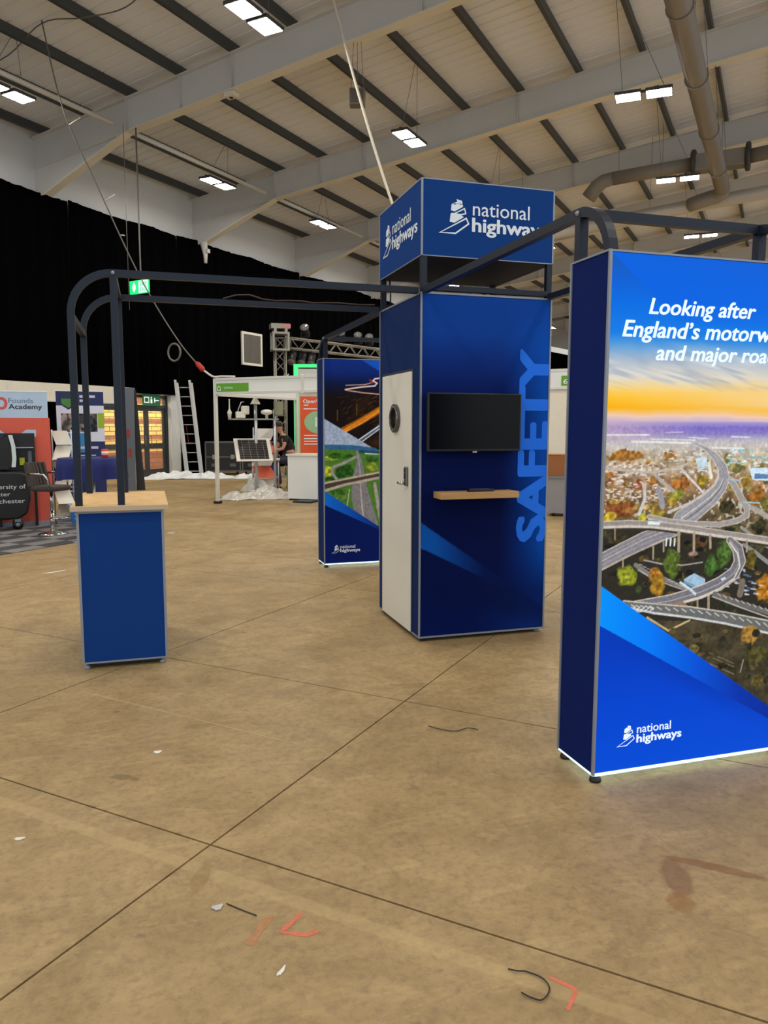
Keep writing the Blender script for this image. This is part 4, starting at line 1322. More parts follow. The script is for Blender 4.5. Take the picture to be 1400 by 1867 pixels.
('S',(190,196,150),[(0.777,1.404,0.006),(0.791,1.407,0.006)]),
('S',(150,208,204),[(0.674,1.394,0.008),(0.691,1.395,0.007)]),
('S',(120,180,190),[(0.632,1.409,0.007),(0.638,1.407,0.007)]),
('S',(150,208,204),[(0.763,1.428,0.005),(0.773,1.425,0.004)]),
('S',(120,180,190),[(0.695,1.45,0.007),(0.704,1.45,0.006)]),
('S',(120,180,190),[(0.805,1.413,0.005),(0.825,1.409,0.006)]),
('S',(190,196,150),[(0.702,1.441,0.007),(0.71,1.443,0.008)]),
('P',(206,226,242),[(0.737,1.373),(0.841,1.372),(0.845,1.313),(0.757,1.318)]),
('P',(92,126,170),[(0.768,1.348),(0.843,1.341),(0.845,1.322),(0.77,1.323)]),
('P',(196,216,228),[(0.445,1.419),(0.505,1.423),(0.514,1.381),(0.463,1.377)]),
('S',(188,176,168),[(-0.003,1.383,0.011),(0.11,1.369,0.01),(0.231,1.359,0.01),(0.298,1.369,0.011),(0.372,1.383,0.01),(0.412,1.398,0.011),(0.404,1.414,0.011)]),
('S',(178,166,158),[(0.244,1.351,0.017),(0.282,1.317,0.017),(0.34,1.278,0.017)]),
('S',(214,210,206),[(0.389,1.359,0.01),(0.445,1.313,0.01),(0.499,1.264,0.01)]),
('S',(196,196,200),[(0.194,1.298,0.015),(0.197,1.245,0.016),(0.172,1.183,0.016)]),
('S',(150,150,160),[(0.265,1.285,0.027),(0.279,1.254,0.027),(0.287,1.211,0.026)]),
('S',(226,222,206),[(0.52,1.397,0.016),(0.529,1.354,0.016),(0.536,1.333,0.016)]),
('P',(46,44,36),[(-0.01,1.127),(0.361,1.108),(0.66,1.074),(0.865,1.038),(0.893,0.661),(0.169,0.715),(-0.006,0.877)]),
('B',(70,62,44),[0.063,1.083,0.0625,0.0315]),
('B',(98,70,46),[0.498,1.048,0.044,0.033]),
('B',(80,76,50),[0.799,1.007,0.056,0.039]),
('B',(62,58,44),[0.457,0.99,0.044,0.022]),
('B',(150,120,110),[0.456,0.996,0.0325,0.0145]),
('B',(60,56,36),[0.619,1.196,0.049,0.038]),
('B',(92,84,54),[0.671,1.107,0.0605,0.022]),
('B',(64,60,40),[0.812,1.107,0.0445,0.0445]),
('B',(72,70,42),[0.006,1.106,0.0115,0.0175]),
('B',(84,74,44),[0.171,0.723,0.016,0.011]),
('B',(104,86,48),[0.348,0.822,0.026,0.013]),
('B',(46,52,36),[0.651,1.096,0.027,0.014]),
('B',(30,30,28),[0.444,0.914,0.026,0.014]),
('B',(66,80,44),[0.297,0.86,0.0295,0.021]),
('B',(36,34,30),[0.238,1.087,0.015,0.008]),
('B',(72,70,42),[0.623,0.809,0.0115,0.0215]),
('B',(104,86,48),[0.499,0.877,0.0315,0.0195]),
('B',(60,62,38),[0.433,1.033,0.026,0.017]),
('B',(84,74,44),[0.827,1.04,0.029,0.017]),
('B',(66,80,44),[0.423,0.887,0.016,0.013]),
('B',(66,80,44),[0.348,1.065,0.032,0.0115]),
('B',(72,70,42),[0.013,1.016,0.013,0.0195]),
('B',(84,74,44),[0.803,0.825,0.014,0.009]),
('B',(84,74,44),[0.557,0.936,0.0195,0.01]),
('B',(84,74,44),[0.573,0.956,0.029,0.01]),
('B',(46,52,36),[0.631,0.792,0.0225,0.009]),
('B',(60,62,38),[0.072,0.745,0.031,0.0155]),
('B',(104,86,48),[0.636,0.701,0.0115,0.0105]),
('B',(30,30,28),[0.212,0.79,0.0195,0.0095]),
('B',(60,62,38),[0.262,1.1,0.0135,0.0075]),
('B',(104,86,48),[0.831,0.96,0.0215,0.0135]),
('B',(54,50,40),[0.37,0.756,0.028,0.02]),
('B',(54,50,40),[0.347,0.936,0.0205,0.0125]),
('B',(30,30,28),[0.528,0.814,0.0185,0.0165]),
('B',(30,30,28),[0.429,1.049,0.018,0.0085]),
('B',(60,62,38),[0.184,0.951,0.0115,0.0095]),
('B',(104,86,48),[0.641,0.792,0.033,0.022]),
('B',(72,70,42),[0.287,0.853,0.021,0.011]),
('B',(72,70,42),[0.527,1.01,0.016,0.016]),
('B',(30,30,28),[0.51,1.061,0.0215,0.0175]),
('B',(72,70,42),[0.461,0.784,0.0305,0.0195]),
('B',(54,50,40),[0.149,1.03,0.0245,0.0135]),
('B',(30,30,28),[0.583,0.913,0.0205,0.021]),
('B',(72,70,42),[0.009,0.975,0.013,0.0195]),
('B',(104,86,48),[0.354,1.055,0.0205,0.0075]),
('B',(66,80,44),[0.238,1.061,0.0275,0.021]),
('B',(60,62,38),[0.2,0.929,0.0115,0.0125]),
('B',(84,74,44),[0.284,0.982,0.032,0.0095]),
('B',(66,80,44),[0.182,0.942,0.023,0.011]),
('B',(30,30,28),[0.816,1.081,0.0135,0.0175]),
('B',(60,62,38),[0.158,0.789,0.013,0.009]),
('B',(66,80,44),[0.489,1.096,0.014,0.019]),
('B',(46,52,36),[0.81,0.925,0.019,0.009]),
('B',(36,34,30),[0.371,0.938,0.0235,0.02]),
('B',(72,70,42),[0.393,0.936,0.021,0.019]),
('B',(104,86,48),[0.82,0.891,0.0235,0.0105]),
('B',(54,50,40),[0.559,1.039,0.0325,0.0215]),
('B',(84,74,44),[0.397,0.963,0.0255,0.0075]),
('B',(60,62,38),[-0.006,0.962,0.0175,0.015]),
('B',(72,70,42),[0.454,0.749,0.014,0.02]),
('B',(46,52,36),[0.752,1.014,0.025,0.012]),
('B',(36,34,30),[0.496,1.015,0.021,0.011]),
('B',(54,50,40),[0.194,1.02,0.0265,0.011]),
('B',(46,52,36),[0.645,0.756,0.03,0.022]),
('B',(104,86,48),[0.754,0.933,0.0245,0.0115]),
('B',(36,34,30),[0.713,0.751,0.014,0.019]),
('B',(84,74,44),[0.211,0.865,0.012,0.019]),
('B',(104,86,48),[0.205,0.988,0.0295,0.0135]),
('B',(36,34,30),[0.215,0.862,0.016,0.017]),
('B',(54,50,40),[0.316,0.773,0.0315,0.014]),
('B',(84,74,44),[0.243,0.89,0.0115,0.0125]),
('B',(30,30,28),[0.477,0.982,0.0155,0.008]),
('B',(54,50,40),[0.854,0.741,0.0285,0.02]),
('B',(30,30,28),[0.405,0.734,0.0265,0.0185]),
('B',(30,30,28),[0.029,1.051,0.03,0.0125]),
('B',(60,62,38),[0.697,0.723,0.018,0.01]),
('B',(46,52,36),[0.301,1.005,0.0145,0.0135]),
('B',(36,34,30),[0.781,0.916,0.0305,0.0175]),
('B',(60,62,38),[0.283,0.772,0.0225,0.0165]),
('B',(84,74,44),[0.805,0.964,0.021,0.018]),
('B',(84,74,44),[0.622,1.01,0.015,0.014]),
('B',(46,52,36),[-0.004,0.971,0.019,0.0145]),
('B',(46,52,36),[0.54,1.061,0.022,0.0105]),
('B',(66,80,44),[0.617,1.04,0.0315,0.0105]),
('B',(46,52,36),[0.636,0.898,0.031,0.009]),
('B',(46,52,36),[0.827,0.956,0.0205,0.0145]),
('B',(36,34,30),[0.064,1.003,0.0255,0.0145]),
('B',(60,62,38),[0.199,0.728,0.0245,0.0115]),
('B',(46,52,36),[0.305,1.08,0.0255,0.0165]),
('B',(104,86,48),[0.392,0.904,0.03,0.02]),
('B',(66,80,44),[0.186,0.853,0.02,0.0215]),
('B',(36,34,30),[0.052,0.93,0.0255,0.011]),
('B',(36,34,30),[0.383,0.909,0.0295,0.0215]),
('B',(66,80,44),[0.096,0.791,0.017,0.017]),
('B',(30,30,28),[0.428,0.728,0.0195,0.0125]),
('B',(84,74,44),[0.829,0.794,0.014,0.0175]),
('B',(54,50,40),[0.21,0.865,0.021,0.009]),
('B',(60,62,38),[0.135,0.93,0.011,0.009]),
('S',(170,160,150),[(0.735,1.203,0.023),(0.801,1.177,0.023),(0.857,1.147,0.024)]),
('S',(150,146,140),[(0.711,1.105,0.014),(0.796,1.052,0.014),(0.867,1.009,0.015)]),
('S',(140,138,134),[(0.73,1.027,0.019),(0.808,0.979,0.019),(0.873,0.936,0.02)]),
('S',(216,212,208),[(0.441,1.482,0.015),(0.5,1.461,0.021),(0.557,1.418,0.036),(0.592,1.375,0.049),(0.605,1.326,0.06),(0.584,1.286,0.067),(0.539,1.241,0.077),(0.464,1.193,0.087),(0.391,1.149,0.092)]),
('S',(152,150,154),[(0.441,1.482,0.009),(0.5,1.461,0.015),(0.557,1.418,0.03),(0.592,1.375,0.043),(0.605,1.326,0.054),(0.584,1.286,0.06),(0.539,1.241,0.07),(0.464,1.193,0.081),(0.391,1.149,0.086)]),
('S',(206,204,204),[(0.44,1.483,0.002),(0.498,1.462,0.002),(0.555,1.421,0.002),(0.59,1.379,0.002),(0.603,1.332,0.003),(0.583,1.292,0.004),(0.537,1.248,0.005),(0.463,1.201,0.005),(0.389,1.158,0.006)]),
('S',(96,92,92),[(0.441,1.481,0.001),(0.5,1.459,0.002),(0.557,1.414,0.001),(0.592,1.37,0.003),(0.605,1.32,0.003),(0.585,1.279,0.003),(0.539,1.233,0.004),(0.465,1.183,0.004),(0.391,1.139,0.004)]),
('S',(186,184,186),[(0.442,1.48,0.002),(0.5,1.456,0.001),(0.557,1.409,0.002),(0.593,1.362,0.002),(0.606,1.31,0.002),(0.586,1.268,0.002),(0.54,1.22,0.003),(0.466,1.168,0.003),(0.392,1.124,0.003)]),
('S',(198,190,184),[(0.32,1.186,0.013),(0.431,1.223,0.012),(0.499,1.259,0.013),(0.554,1.3,0.013),(0.569,1.332,0.013)]),
('S',(208,200,190),[(0.638,1.32,0.03),(0.673,1.281,0.033),(0.703,1.237,0.032),(0.738,1.192,0.035),(0.738,1.159,0.032),(0.689,1.136,0.028),(0.591,1.122,0.025),(0.462,1.13,0.024),(0.334,1.146,0.022),(0.222,1.17,0.02)]),
('S',(160,152,148),[(0.638,1.32,0.024),(0.673,1.281,0.026),(0.703,1.237,0.026),(0.738,1.192,0.029),(0.738,1.159,0.025),(0.689,1.136,0.022),(0.591,1.122,0.019),(0.462,1.13,0.017),(0.334,1.146,0.016),(0.222,1.17,0.014)]),
('S',(150,196,212),[(0.631,1.323,0.006),(0.687,1.316,0.007)]),
('S',(150,196,205),[(0.714,1.22,0.007),(0.805,1.212,0.007)]),
('S',(204,194,180),[(0.374,1.107,0.052),(0.287,1.095,0.067),(0.202,1.069,0.074),(0.095,1.026,0.074),(-0.011,0.982,0.074)]),
('S',(134,130,136),[(0.374,1.107,0.043),(0.287,1.095,0.059),(0.202,1.069,0.066),(0.095,1.026,0.066),(-0.011,0.982,0.065)]),
('S',(196,194,196),[(0.374,1.11,0.003),(0.287,1.098,0.003),(0.202,1.072,0.003),(0.095,1.029,0.003),(-0.011,0.985,0.003)]),
('S',(172,170,172),[(0.375,1.091,0.002),(0.288,1.079,0.002),(0.203,1.053,0.002),(0.096,1.011,0.003),(-0.01,0.966,0.002)]),
('S',(172,170,172),[(0.373,1.125,0.002),(0.286,1.113,0.002),(0.201,1.087,0.002),(0.094,1.044,0.002),(-0.011,1.0,0.003)]),
('S',(176,166,152),[(0.375,1.086,0.005),(0.204,1.03,0.006),(0.096,0.992,0.008),(-0.009,0.948,0.007)]),
('S',(58,52,46),[(-0.01,1.123,0.014),(0.121,1.123,0.014),(0.243,1.115,0.013),(0.4,1.093,0.014),(0.595,1.061,0.015),(0.867,1.017,0.015)]),
('S',(206,196,182),[(-0.011,1.142,0.033),(0.12,1.142,0.034),(0.242,1.135,0.033),(0.399,1.113,0.035),(0.594,1.081,0.035),(0.865,1.038,0.036)]),
('S',(150,142,138),[(-0.011,1.146,0.018),(0.12,1.146,0.018),(0.242,1.139,0.018),(0.399,1.117,0.018),(0.594,1.086,0.019),(0.865,1.042,0.019)]),
('S',(222,236,244),[(0.223,1.142,0.014),(0.273,1.138,0.014)]),
('S',(166,148,124),[(0.378,1.096,0.014),(0.382,1.01,0.014)]),
('S',(166,148,124),[(0.458,1.088,0.013),(0.462,1.006,0.013)]),
('S',(166,148,124),[(0.545,1.073,0.013),(0.549,1.019,0.013)]),
('S',(166,148,124),[(0.25,1.038,0.009),(0.252,0.984,0.008)]),
('S',(166,148,124),[(0.302,1.054,0.008),(0.304,1.014,0.008)]),
('S',(166,148,124),[(0.746,1.043,0.01),(0.749,0.993,0.01)]),
('S',(166,148,124),[(0.1,0.987,0.007),(0.101,0.955,0.008)]),
('S',(166,148,124),[(0.055,1.122,0.006),(0.057,1.078,0.006)]),
('S',(166,148,124),[(0.494,0.791,0.009),(0.496,0.752,0.009)]),
('S',(166,148,124),[(0.552,0.803,0.013),(0.556,0.736,0.013)]),
('S',(224,228,236),[(0.316,1.069,0.009),(0.315,1.04,0.008)]),
('S',(224,228,236),[(0.338,1.068,0.009),(0.337,1.039,0.008)]),
('S',(224,228,236),[(0.359,1.068,0.009),(0.358,1.038,0.008)]),
('S',(166,162,158),[(0.206,0.981,0.006),(0.294,0.96,0.007),(0.408,0.948,0.006),(0.51,0.956,0.006)]),
('S',(126,120,118),[(0.164,0.962,0.02),(0.234,0.918,0.019),(0.348,0.877,0.019),(0.427,0.842,0.02)]),
('S',(200,194,188),[(0.178,0.94,0.004),(0.241,0.904,0.005),(0.349,0.861,0.004),(0.408,0.84,0.004)]),
('S',(196,192,188),[(0.183,0.964,0.003),(0.199,0.959,0.003)]),
('S',(196,192,188),[(0.203,0.953,0.003),(0.219,0.948,0.003)]),
('S',(196,192,188),[(0.224,0.943,0.002),(0.24,0.938,0.002)]),
('S',(196,192,188),[(0.244,0.933,0.003),(0.261,0.928,0.003)]),
('S',(196,192,188),[(0.265,0.922,0.003),(0.282,0.917,0.002)]),
('S',(196,192,188),[(0.286,0.912,0.002),(0.303,0.907,0.003)]),
('S',(196,192,188),[(0.307,0.901,0.003),(0.324,0.896,0.002)]),
('S',(196,192,188),[(0.328,0.891,0.003),(0.345,0.885,0.003)]),
('S',(196,192,188),[(0.349,0.88,0.003),(0.366,0.875,0.003)]),
('S',(196,192,188),[(0.371,0.87,0.003),(0.387,0.864,0.003)]),
('S',(196,192,188),[(0.392,0.859,0.003),(0.409,0.853,0.003)]),
('S',(196,192,188),[(0.413,0.848,0.002),(0.43,0.843,0.003)]),
('B',(98,120,48),[0.35,0.96,0.0475,0.065]),
('B',(80,112,48),[0.623,0.988,0.0455,0.062]),
('B',(72,108,46),[0.563,0.941,0.039,0.05]),
('B',(152,160,46),[0.124,0.916,0.0535,0.048]),
('B',(196,132,52),[0.268,0.914,0.0355,0.0375]),
('B',(176,130,42),[0.28,0.864,0.038,0.054]),
('B',(196,128,36),[0.871,0.817,0.06,0.0685]),
('B',(110,96,40),[0.776,0.947,0.0285,0.0505]),
('P',(158,190,214),[(0.415,0.883),(0.468,0.909),(0.531,0.878),(0.529,0.856),(0.475,0.84),(0.422,0.867)]),
('P',(120,150,180),[(0.415,0.878),(0.474,0.857),(0.475,0.84),(0.42,0.866)]),
('S',(140,110,90),[(0.712,0.868,0.009),(0.724,0.864,0.005)]),
('S',(200,205,215),[(0.643,0.84,0.006),(0.66,0.836,0.006)]),
('S',(140,110,90),[(0.811,0.887,0.008),(0.827,0.883,0.005)]),
('S',(150,180,210),[(0.752,0.836,0.007),(0.759,0.832,0.005)]),
('S',(90,110,150),[(0.768,0.855,0.005),(0.793,0.85,0.006)]),
('S',(140,110,90),[(0.745,0.813,0.007),(0.756,0.809,0.005)]),
('S',(140,110,90),[(0.785,0.911,0.007),(0.796,0.907,0.006)]),
('S',(200,205,215),[(0.671,0.891,0.005),(0.698,0.886,0.005)]),
('S',(140,110,90),[(0.692,0.86,0.008),(0.713,0.855,0.005)]),
('S',(200,205,215),[(0.804,0.796,0.008),(0.83,0.791,0.006)]),
('S',(90,110,150),[(0.76,0.88,0.007),(0.78,0.876,0.006)]),
('S',(90,110,150),[(0.747,0.887,0.007),(0.765,0.882,0.006)]),
('S',(90,110,150),[(0.633,0.92,0.006),(0.655,0.916,0.005)]),
('S',(90,110,150),[(0.71,0.887,0.007),(0.719,0.883,0.005)]),
('S',(150,180,210),[(0.754,0.815,0.005),(0.773,0.811,0.006)]),
('S',(140,110,90),[(0.681,0.858,0.007),(0.703,0.853,0.006)]),
('S',(150,180,210),[(0.65,0.866,0.008),(0.663,0.862,0.005)]),
('S',(200,205,215),[(0.829,0.834,0.005),(0.851,0.83,0.006)]),
('S',(200,205,215),[(0.738,0.905,0.006),(0.746,0.901,0.005)]),
('S',(140,110,90),[(0.657,0.852,0.006),(0.673,0.848,0.006)]),
('S',(150,180,210),[(0.722,0.914,0.006),(0.745,0.909,0.006)]),
('S',(200,205,215),[(0.748,0.815,0.007),(0.761,0.81,0.005)]),
('S',(90,110,150),[(0.762,0.825,0.006),(0.779,0.821,0.005)]),
('S',(150,180,210),[(0.701,0.879,0.007),(0.718,0.874,0.006)]),
('S',(90,110,150),[(0.738,0.887,0.006),(0.751,0.883,0.006)]),
('S',(200,205,215),[(0.693,0.899,0.006),(0.701,0.895,0.006)]),
('S',(150,180,210),[(0.7,0.852,0.007),(0.711,0.848,0.006)]),
('S',(90,110,150),[(0.802,0.801,0.005),(0.81,0.797,0.006)]),
('S',(200,205,215),[(0.785,0.819,0.006),(0.813,0.814,0.006)]),
('S',(150,180,210),[(0.789,0.846,0.008),(0.812,0.841,0.006)]),
('S',(200,205,215),[(0.694,0.852,0.006),(0.705,0.848,0.006)]),
('S',(200,205,215),[(0.754,0.796,0.009),(0.775,0.792,0.005)]),
('S',(200,205,215),[(0.718,0.849,0.006),(0.731,0.845,0.006)]),
('S',(140,110,90),[(0.654,0.845,0.006),(0.664,0.841,0.006)]),
('S',(120,108,96),[(0.735,0.853,0.033),(0.725,0.798,0.034)]),
('S',(206,196,182),[(0.652,1.05,0.037),(0.698,1.006,0.058),(0.714,0.95,0.064),(0.685,0.896,0.065),(0.608,0.853,0.065),(0.512,0.822,0.063),(0.353,0.792,0.059),(0.167,0.777,0.055),(0.106,0.771,0.052)]),
('S',(118,116,124),[(0.652,1.05,0.027),(0.698,1.006,0.048),(0.714,0.95,0.054),(0.685,0.896,0.055),(0.608,0.853,0.055),(0.512,0.822,0.053),(0.353,0.792,0.049),(0.167,0.777,0.045),(0.106,0.771,0.043)]),
('S',(190,186,182),[(0.652,1.05,0.003),(0.698,1.006,0.003),(0.714,0.95,0.003),(0.685,0.896,0.003),(0.608,0.853,0.003),(0.512,0.822,0.003),(0.353,0.792,0.003),(0.167,0.777,0.003),(0.106,0.771,0.002)]),
('S',(214,206,192),[(0.653,1.038,0.008),(0.699,0.986,0.008),(0.715,0.927,0.008),(0.687,0.872,0.007),(0.61,0.83,0.008),(0.513,0.799,0.008),(0.354,0.771,0.008),(0.167,0.758,0.007),(0.107,0.753,0.008)]),
('P',(206,226,236),[(0.613,0.875),(0.636,0.883),(0.643,0.875),(0.621,0.866)]),
('S',(200,218,224),[(0.399,0.871,0.012),(0.453,0.837,0.012),(0.48,0.814,0.012)]),
('S',(110,106,104),[(0.585,0.807,0.024),(0.714,0.759,0.025),(0.89,0.701,0.025)]),
('S',(190,184,178),[(0.572,0.797,0.005),(0.715,0.742,0.006),(0.891,0.678,0.006)]),
('S',(206,202,198),[(0.601,0.809,0.003),(0.618,0.796,0.003)]),
('S',(206,202,198),[(0.634,0.798,0.004),(0.651,0.786,0.003)]),
('S',(206,202,198),[(0.667,0.788,0.003),(0.685,0.775,0.004)]),
('S',(206,202,198),[(0.701,0.777,0.004),(0.718,0.764,0.004)]),
('S',(206,202,198),[(0.734,0.766,0.003),(0.752,0.753,0.004)]),
('S',(206,202,198),[(0.768,0.755,0.003),(0.786,0.742,0.004)]),
('S',(206,202,198),[(0.802,0.745,0.003),(0.82,0.731,0.004)]),
('S',(206,202,198),[(0.836,0.734,0.003),(0.854,0.72,0.004)]),
('S',(206,202,198),[(0.871,0.723,0.003),(0.889,0.709,0.004)]),
('P',(150,116,96),[(0.278,0.775),(0.417,0.785),(0.464,0.748),(0.304,0.762)]),
('S',(198,190,178),[(0.115,0.794,0.033),(0.269,0.763,0.047),(0.455,0.734,0.053),(0.648,0.694,0.057),(0.895,0.633,0.063)]),
('S',(104,106,104),[(0.115,0.794,0.02),(0.269,0.763,0.035),(0.455,0.734,0.04),(0.648,0.694,0.044),(0.895,0.633,0.049)]),
('S',(204,206,206),[(0.116,0.782,0.009),(0.27,0.742,0.01),(0.456,0.709,0.01),(0.649,0.667,0.01),(0.897,0.602,0.01)]),
('S',(214,212,206),[(0.241,0.773,0.004),(0.265,0.758,0.004)]),
('S',(214,212,206),[(0.283,0.769,0.004),(0.308,0.754,0.004)]),
('S',(214,212,206),[(0.326,0.764,0.004),(0.351,0.748,0.004)]),
('S',(214,212,206),[(0.369,0.758,0.004),(0.394,0.742,0.004)]),
('S',(214,212,206),[(0.412,0.752,0.004),(0.437,0.736,0.004)]),
('S',(214,212,206),[(0.456,0.745,0.004),(0.481,0.729,0.004)]),
('S',(214,212,206),[(0.5,0.737,0.004),(0.526,0.721,0.004)]),
('S',(214,212,206),[(0.545,0.729,0.004),(0.57,0.712,0.004)]),
('S',(214,212,206),[(0.59,0.72,0.004),(0.616,0.703,0.004)]),
('S',(214,212,206),[(0.635,0.711,0.004),(0.661,0.693,0.004)]),
('S',(214,212,206),[(0.681,0.701,0.005),(0.707,0.682,0.004)]),
('S',(214,212,206),[(0.727,0.69,0.004),(0.754,0.671,0.004)]),
('S',(214,212,206),[(0.773,0.678,0.004),(0.8,0.658,0.004)]),
('S',(214,212,206),[(0.82,0.666,0.004),(0.848,0.645,0.005)]),
('S',(214,212,206),[(0.868,0.653,0.004),(0.896,0.632,0.004)]),
('S',(220,218,214),[(0.151,0.787,0.005),(0.171,0.776,0.005),(0.156,0.768,0.005)]),
('S',(220,218,214),[(0.174,0.784,0.004),(0.194,0.773,0.005),(0.179,0.765,0.004)]),
('S',(220,218,214),[(0.198,0.781,0.004),(0.218,0.77,0.004),(0.202,0.762,0.005)]),
('S',(220,218,214),[(0.221,0.778,0.005),(0.242,0.767,0.004),(0.226,0.759,0.005)]),
('S',(220,218,214),[(0.245,0.775,0.005),(0.265,0.764,0.005),(0.249,0.755,0.005)]),
('S',(192,172,124),[(0.234,0.725,0.01),(0.347,0.657,0.009),(0.457,0.696,0.009)]),
('B',(176,132,60),[0.791,0.601,0.0515,0.0505]),
('B',(90,84,44),[0.838,0.505,0.0595,0.0505]),
('B',(120,110,60),[0.488,0.564,0.0275,0.0245]),
('B',(104,92,50),[0.857,0.376,0.051,0.034]),
('S',(132,118,96),[(0.571,0.537,0.003),(0.711,0.474,0.003)]),
('S',(132,118,96),[(0.572,0.52,0.003),(0.712,0.458,0.003)]),
('S',(132,118,96),[(0.573,0.487,0.004),(0.714,0.424,0.004)]),
('S',(150,140,120),[(0.764,0.486,0.007),(0.751,0.429,0.007)]),
('B',(70,64,42),[0.662,0.634,0.0165,0.011]),
('B',(86,76,48),[0.835,0.535,0.016,0.012]),
('B',(100,86,52),[0.527,0.608,0.016,0.021]),
('B',(100,86,52),[0.85,0.593,0.02,0.014]),
('B',(48,46,34),[0.734,0.311,0.0205,0.02]),
('B',(48,46,34),[0.79,0.405,0.023,0.011]),
('B',(86,76,48),[0.502,0.43,0.0325,0.019]),
('B',(100,86,52),[0.802,0.286,0.024,0.0215]),
('B',(70,64,42),[0.801,0.286,0.0195,0.009]),
('B',(86,76,48),[0.829,0.448,0.032,0.02]),
('B',(100,86,52),[0.898,0.261,0.0195,0.009]),
('B',(58,54,38),[0.519,0.582,0.027,0.011]),
('B',(70,64,42),[0.869,0.424,0.017,0.012]),
('B',(100,86,52),[0.367,0.651,0.0185,0.0185]),
('B',(70,64,42),[0.446,0.442,0.023,0.0185]),
('B',(48,46,34),[0.827,0.607,0.023,0.019]),
('B',(100,86,52),[0.772,0.336,0.018,0.013]),
('B',(86,76,48),[0.752,0.564,0.022,0.009]),
('B',(48,46,34),[0.421,0.374,0.014,0.021]),
('B',(58,54,38),[0.791,0.547,0.016,0.021]),
('B',(70,64,42),[0.582,0.389,0.014,0.021]),
('B',(70,64,42),[0.611,0.421,0.0255,0.0155]),
('B',(70,64,42),[0.782,0.411,0.014,0.016]),
('B',(58,54,38),[0.903,0.256,0.019,0.02]),
('B',(48,46,34),[0.648,0.47,0.0325,0.0185]),
('B',(48,46,34),[0.461,0.312,0.032,0.0215]),
('B',(70,64,42),[0.605,0.533,0.023,0.02]),
('B',(58,54,38),[0.901,0.377,0.017,0.02]),
('B',(48,46,34),[0.53,0.438,0.0155,0.0125]),
('B',(100,86,52),[0.653,0.629,0.025,0.0085]),
('B',(86,76,48),[0.433,0.47,0.0215,0.01]),
('B',(58,54,38),[0.426,0.603,0.032,0.009]),
('B',(86,76,48),[0.55,0.372,0.0135,0.0165]),
('B',(100,86,52),[0.574,0.514,0.02,0.009]),
('B',(100,86,52),[0.411,0.307,0.0295,0.0165]),
('B',(48,46,34),[0.544,0.44,0.012,0.02]),
('B',(100,86,52),[0.525,0.533,0.026,0.0115]),
('B',(48,46,34),[0.5,0.623,0.026,0.012]),
('B',(48,46,34),[0.643,0.594,0.022,0.018]),
('B',(58,54,38),[0.691,0.453,0.017,0.0185]),
('P',(0,0,1),[(-0.019,0.891),(0.939,0.238),(1.206,0.056),(1.23,-0.241),(-0.009,-0.057)]),
('P',(0,0,2),[(-0.012,0.712),(0.943,0.178),(1.208,0.032),(1.23,-0.241),(-0.009,-0.057)])]
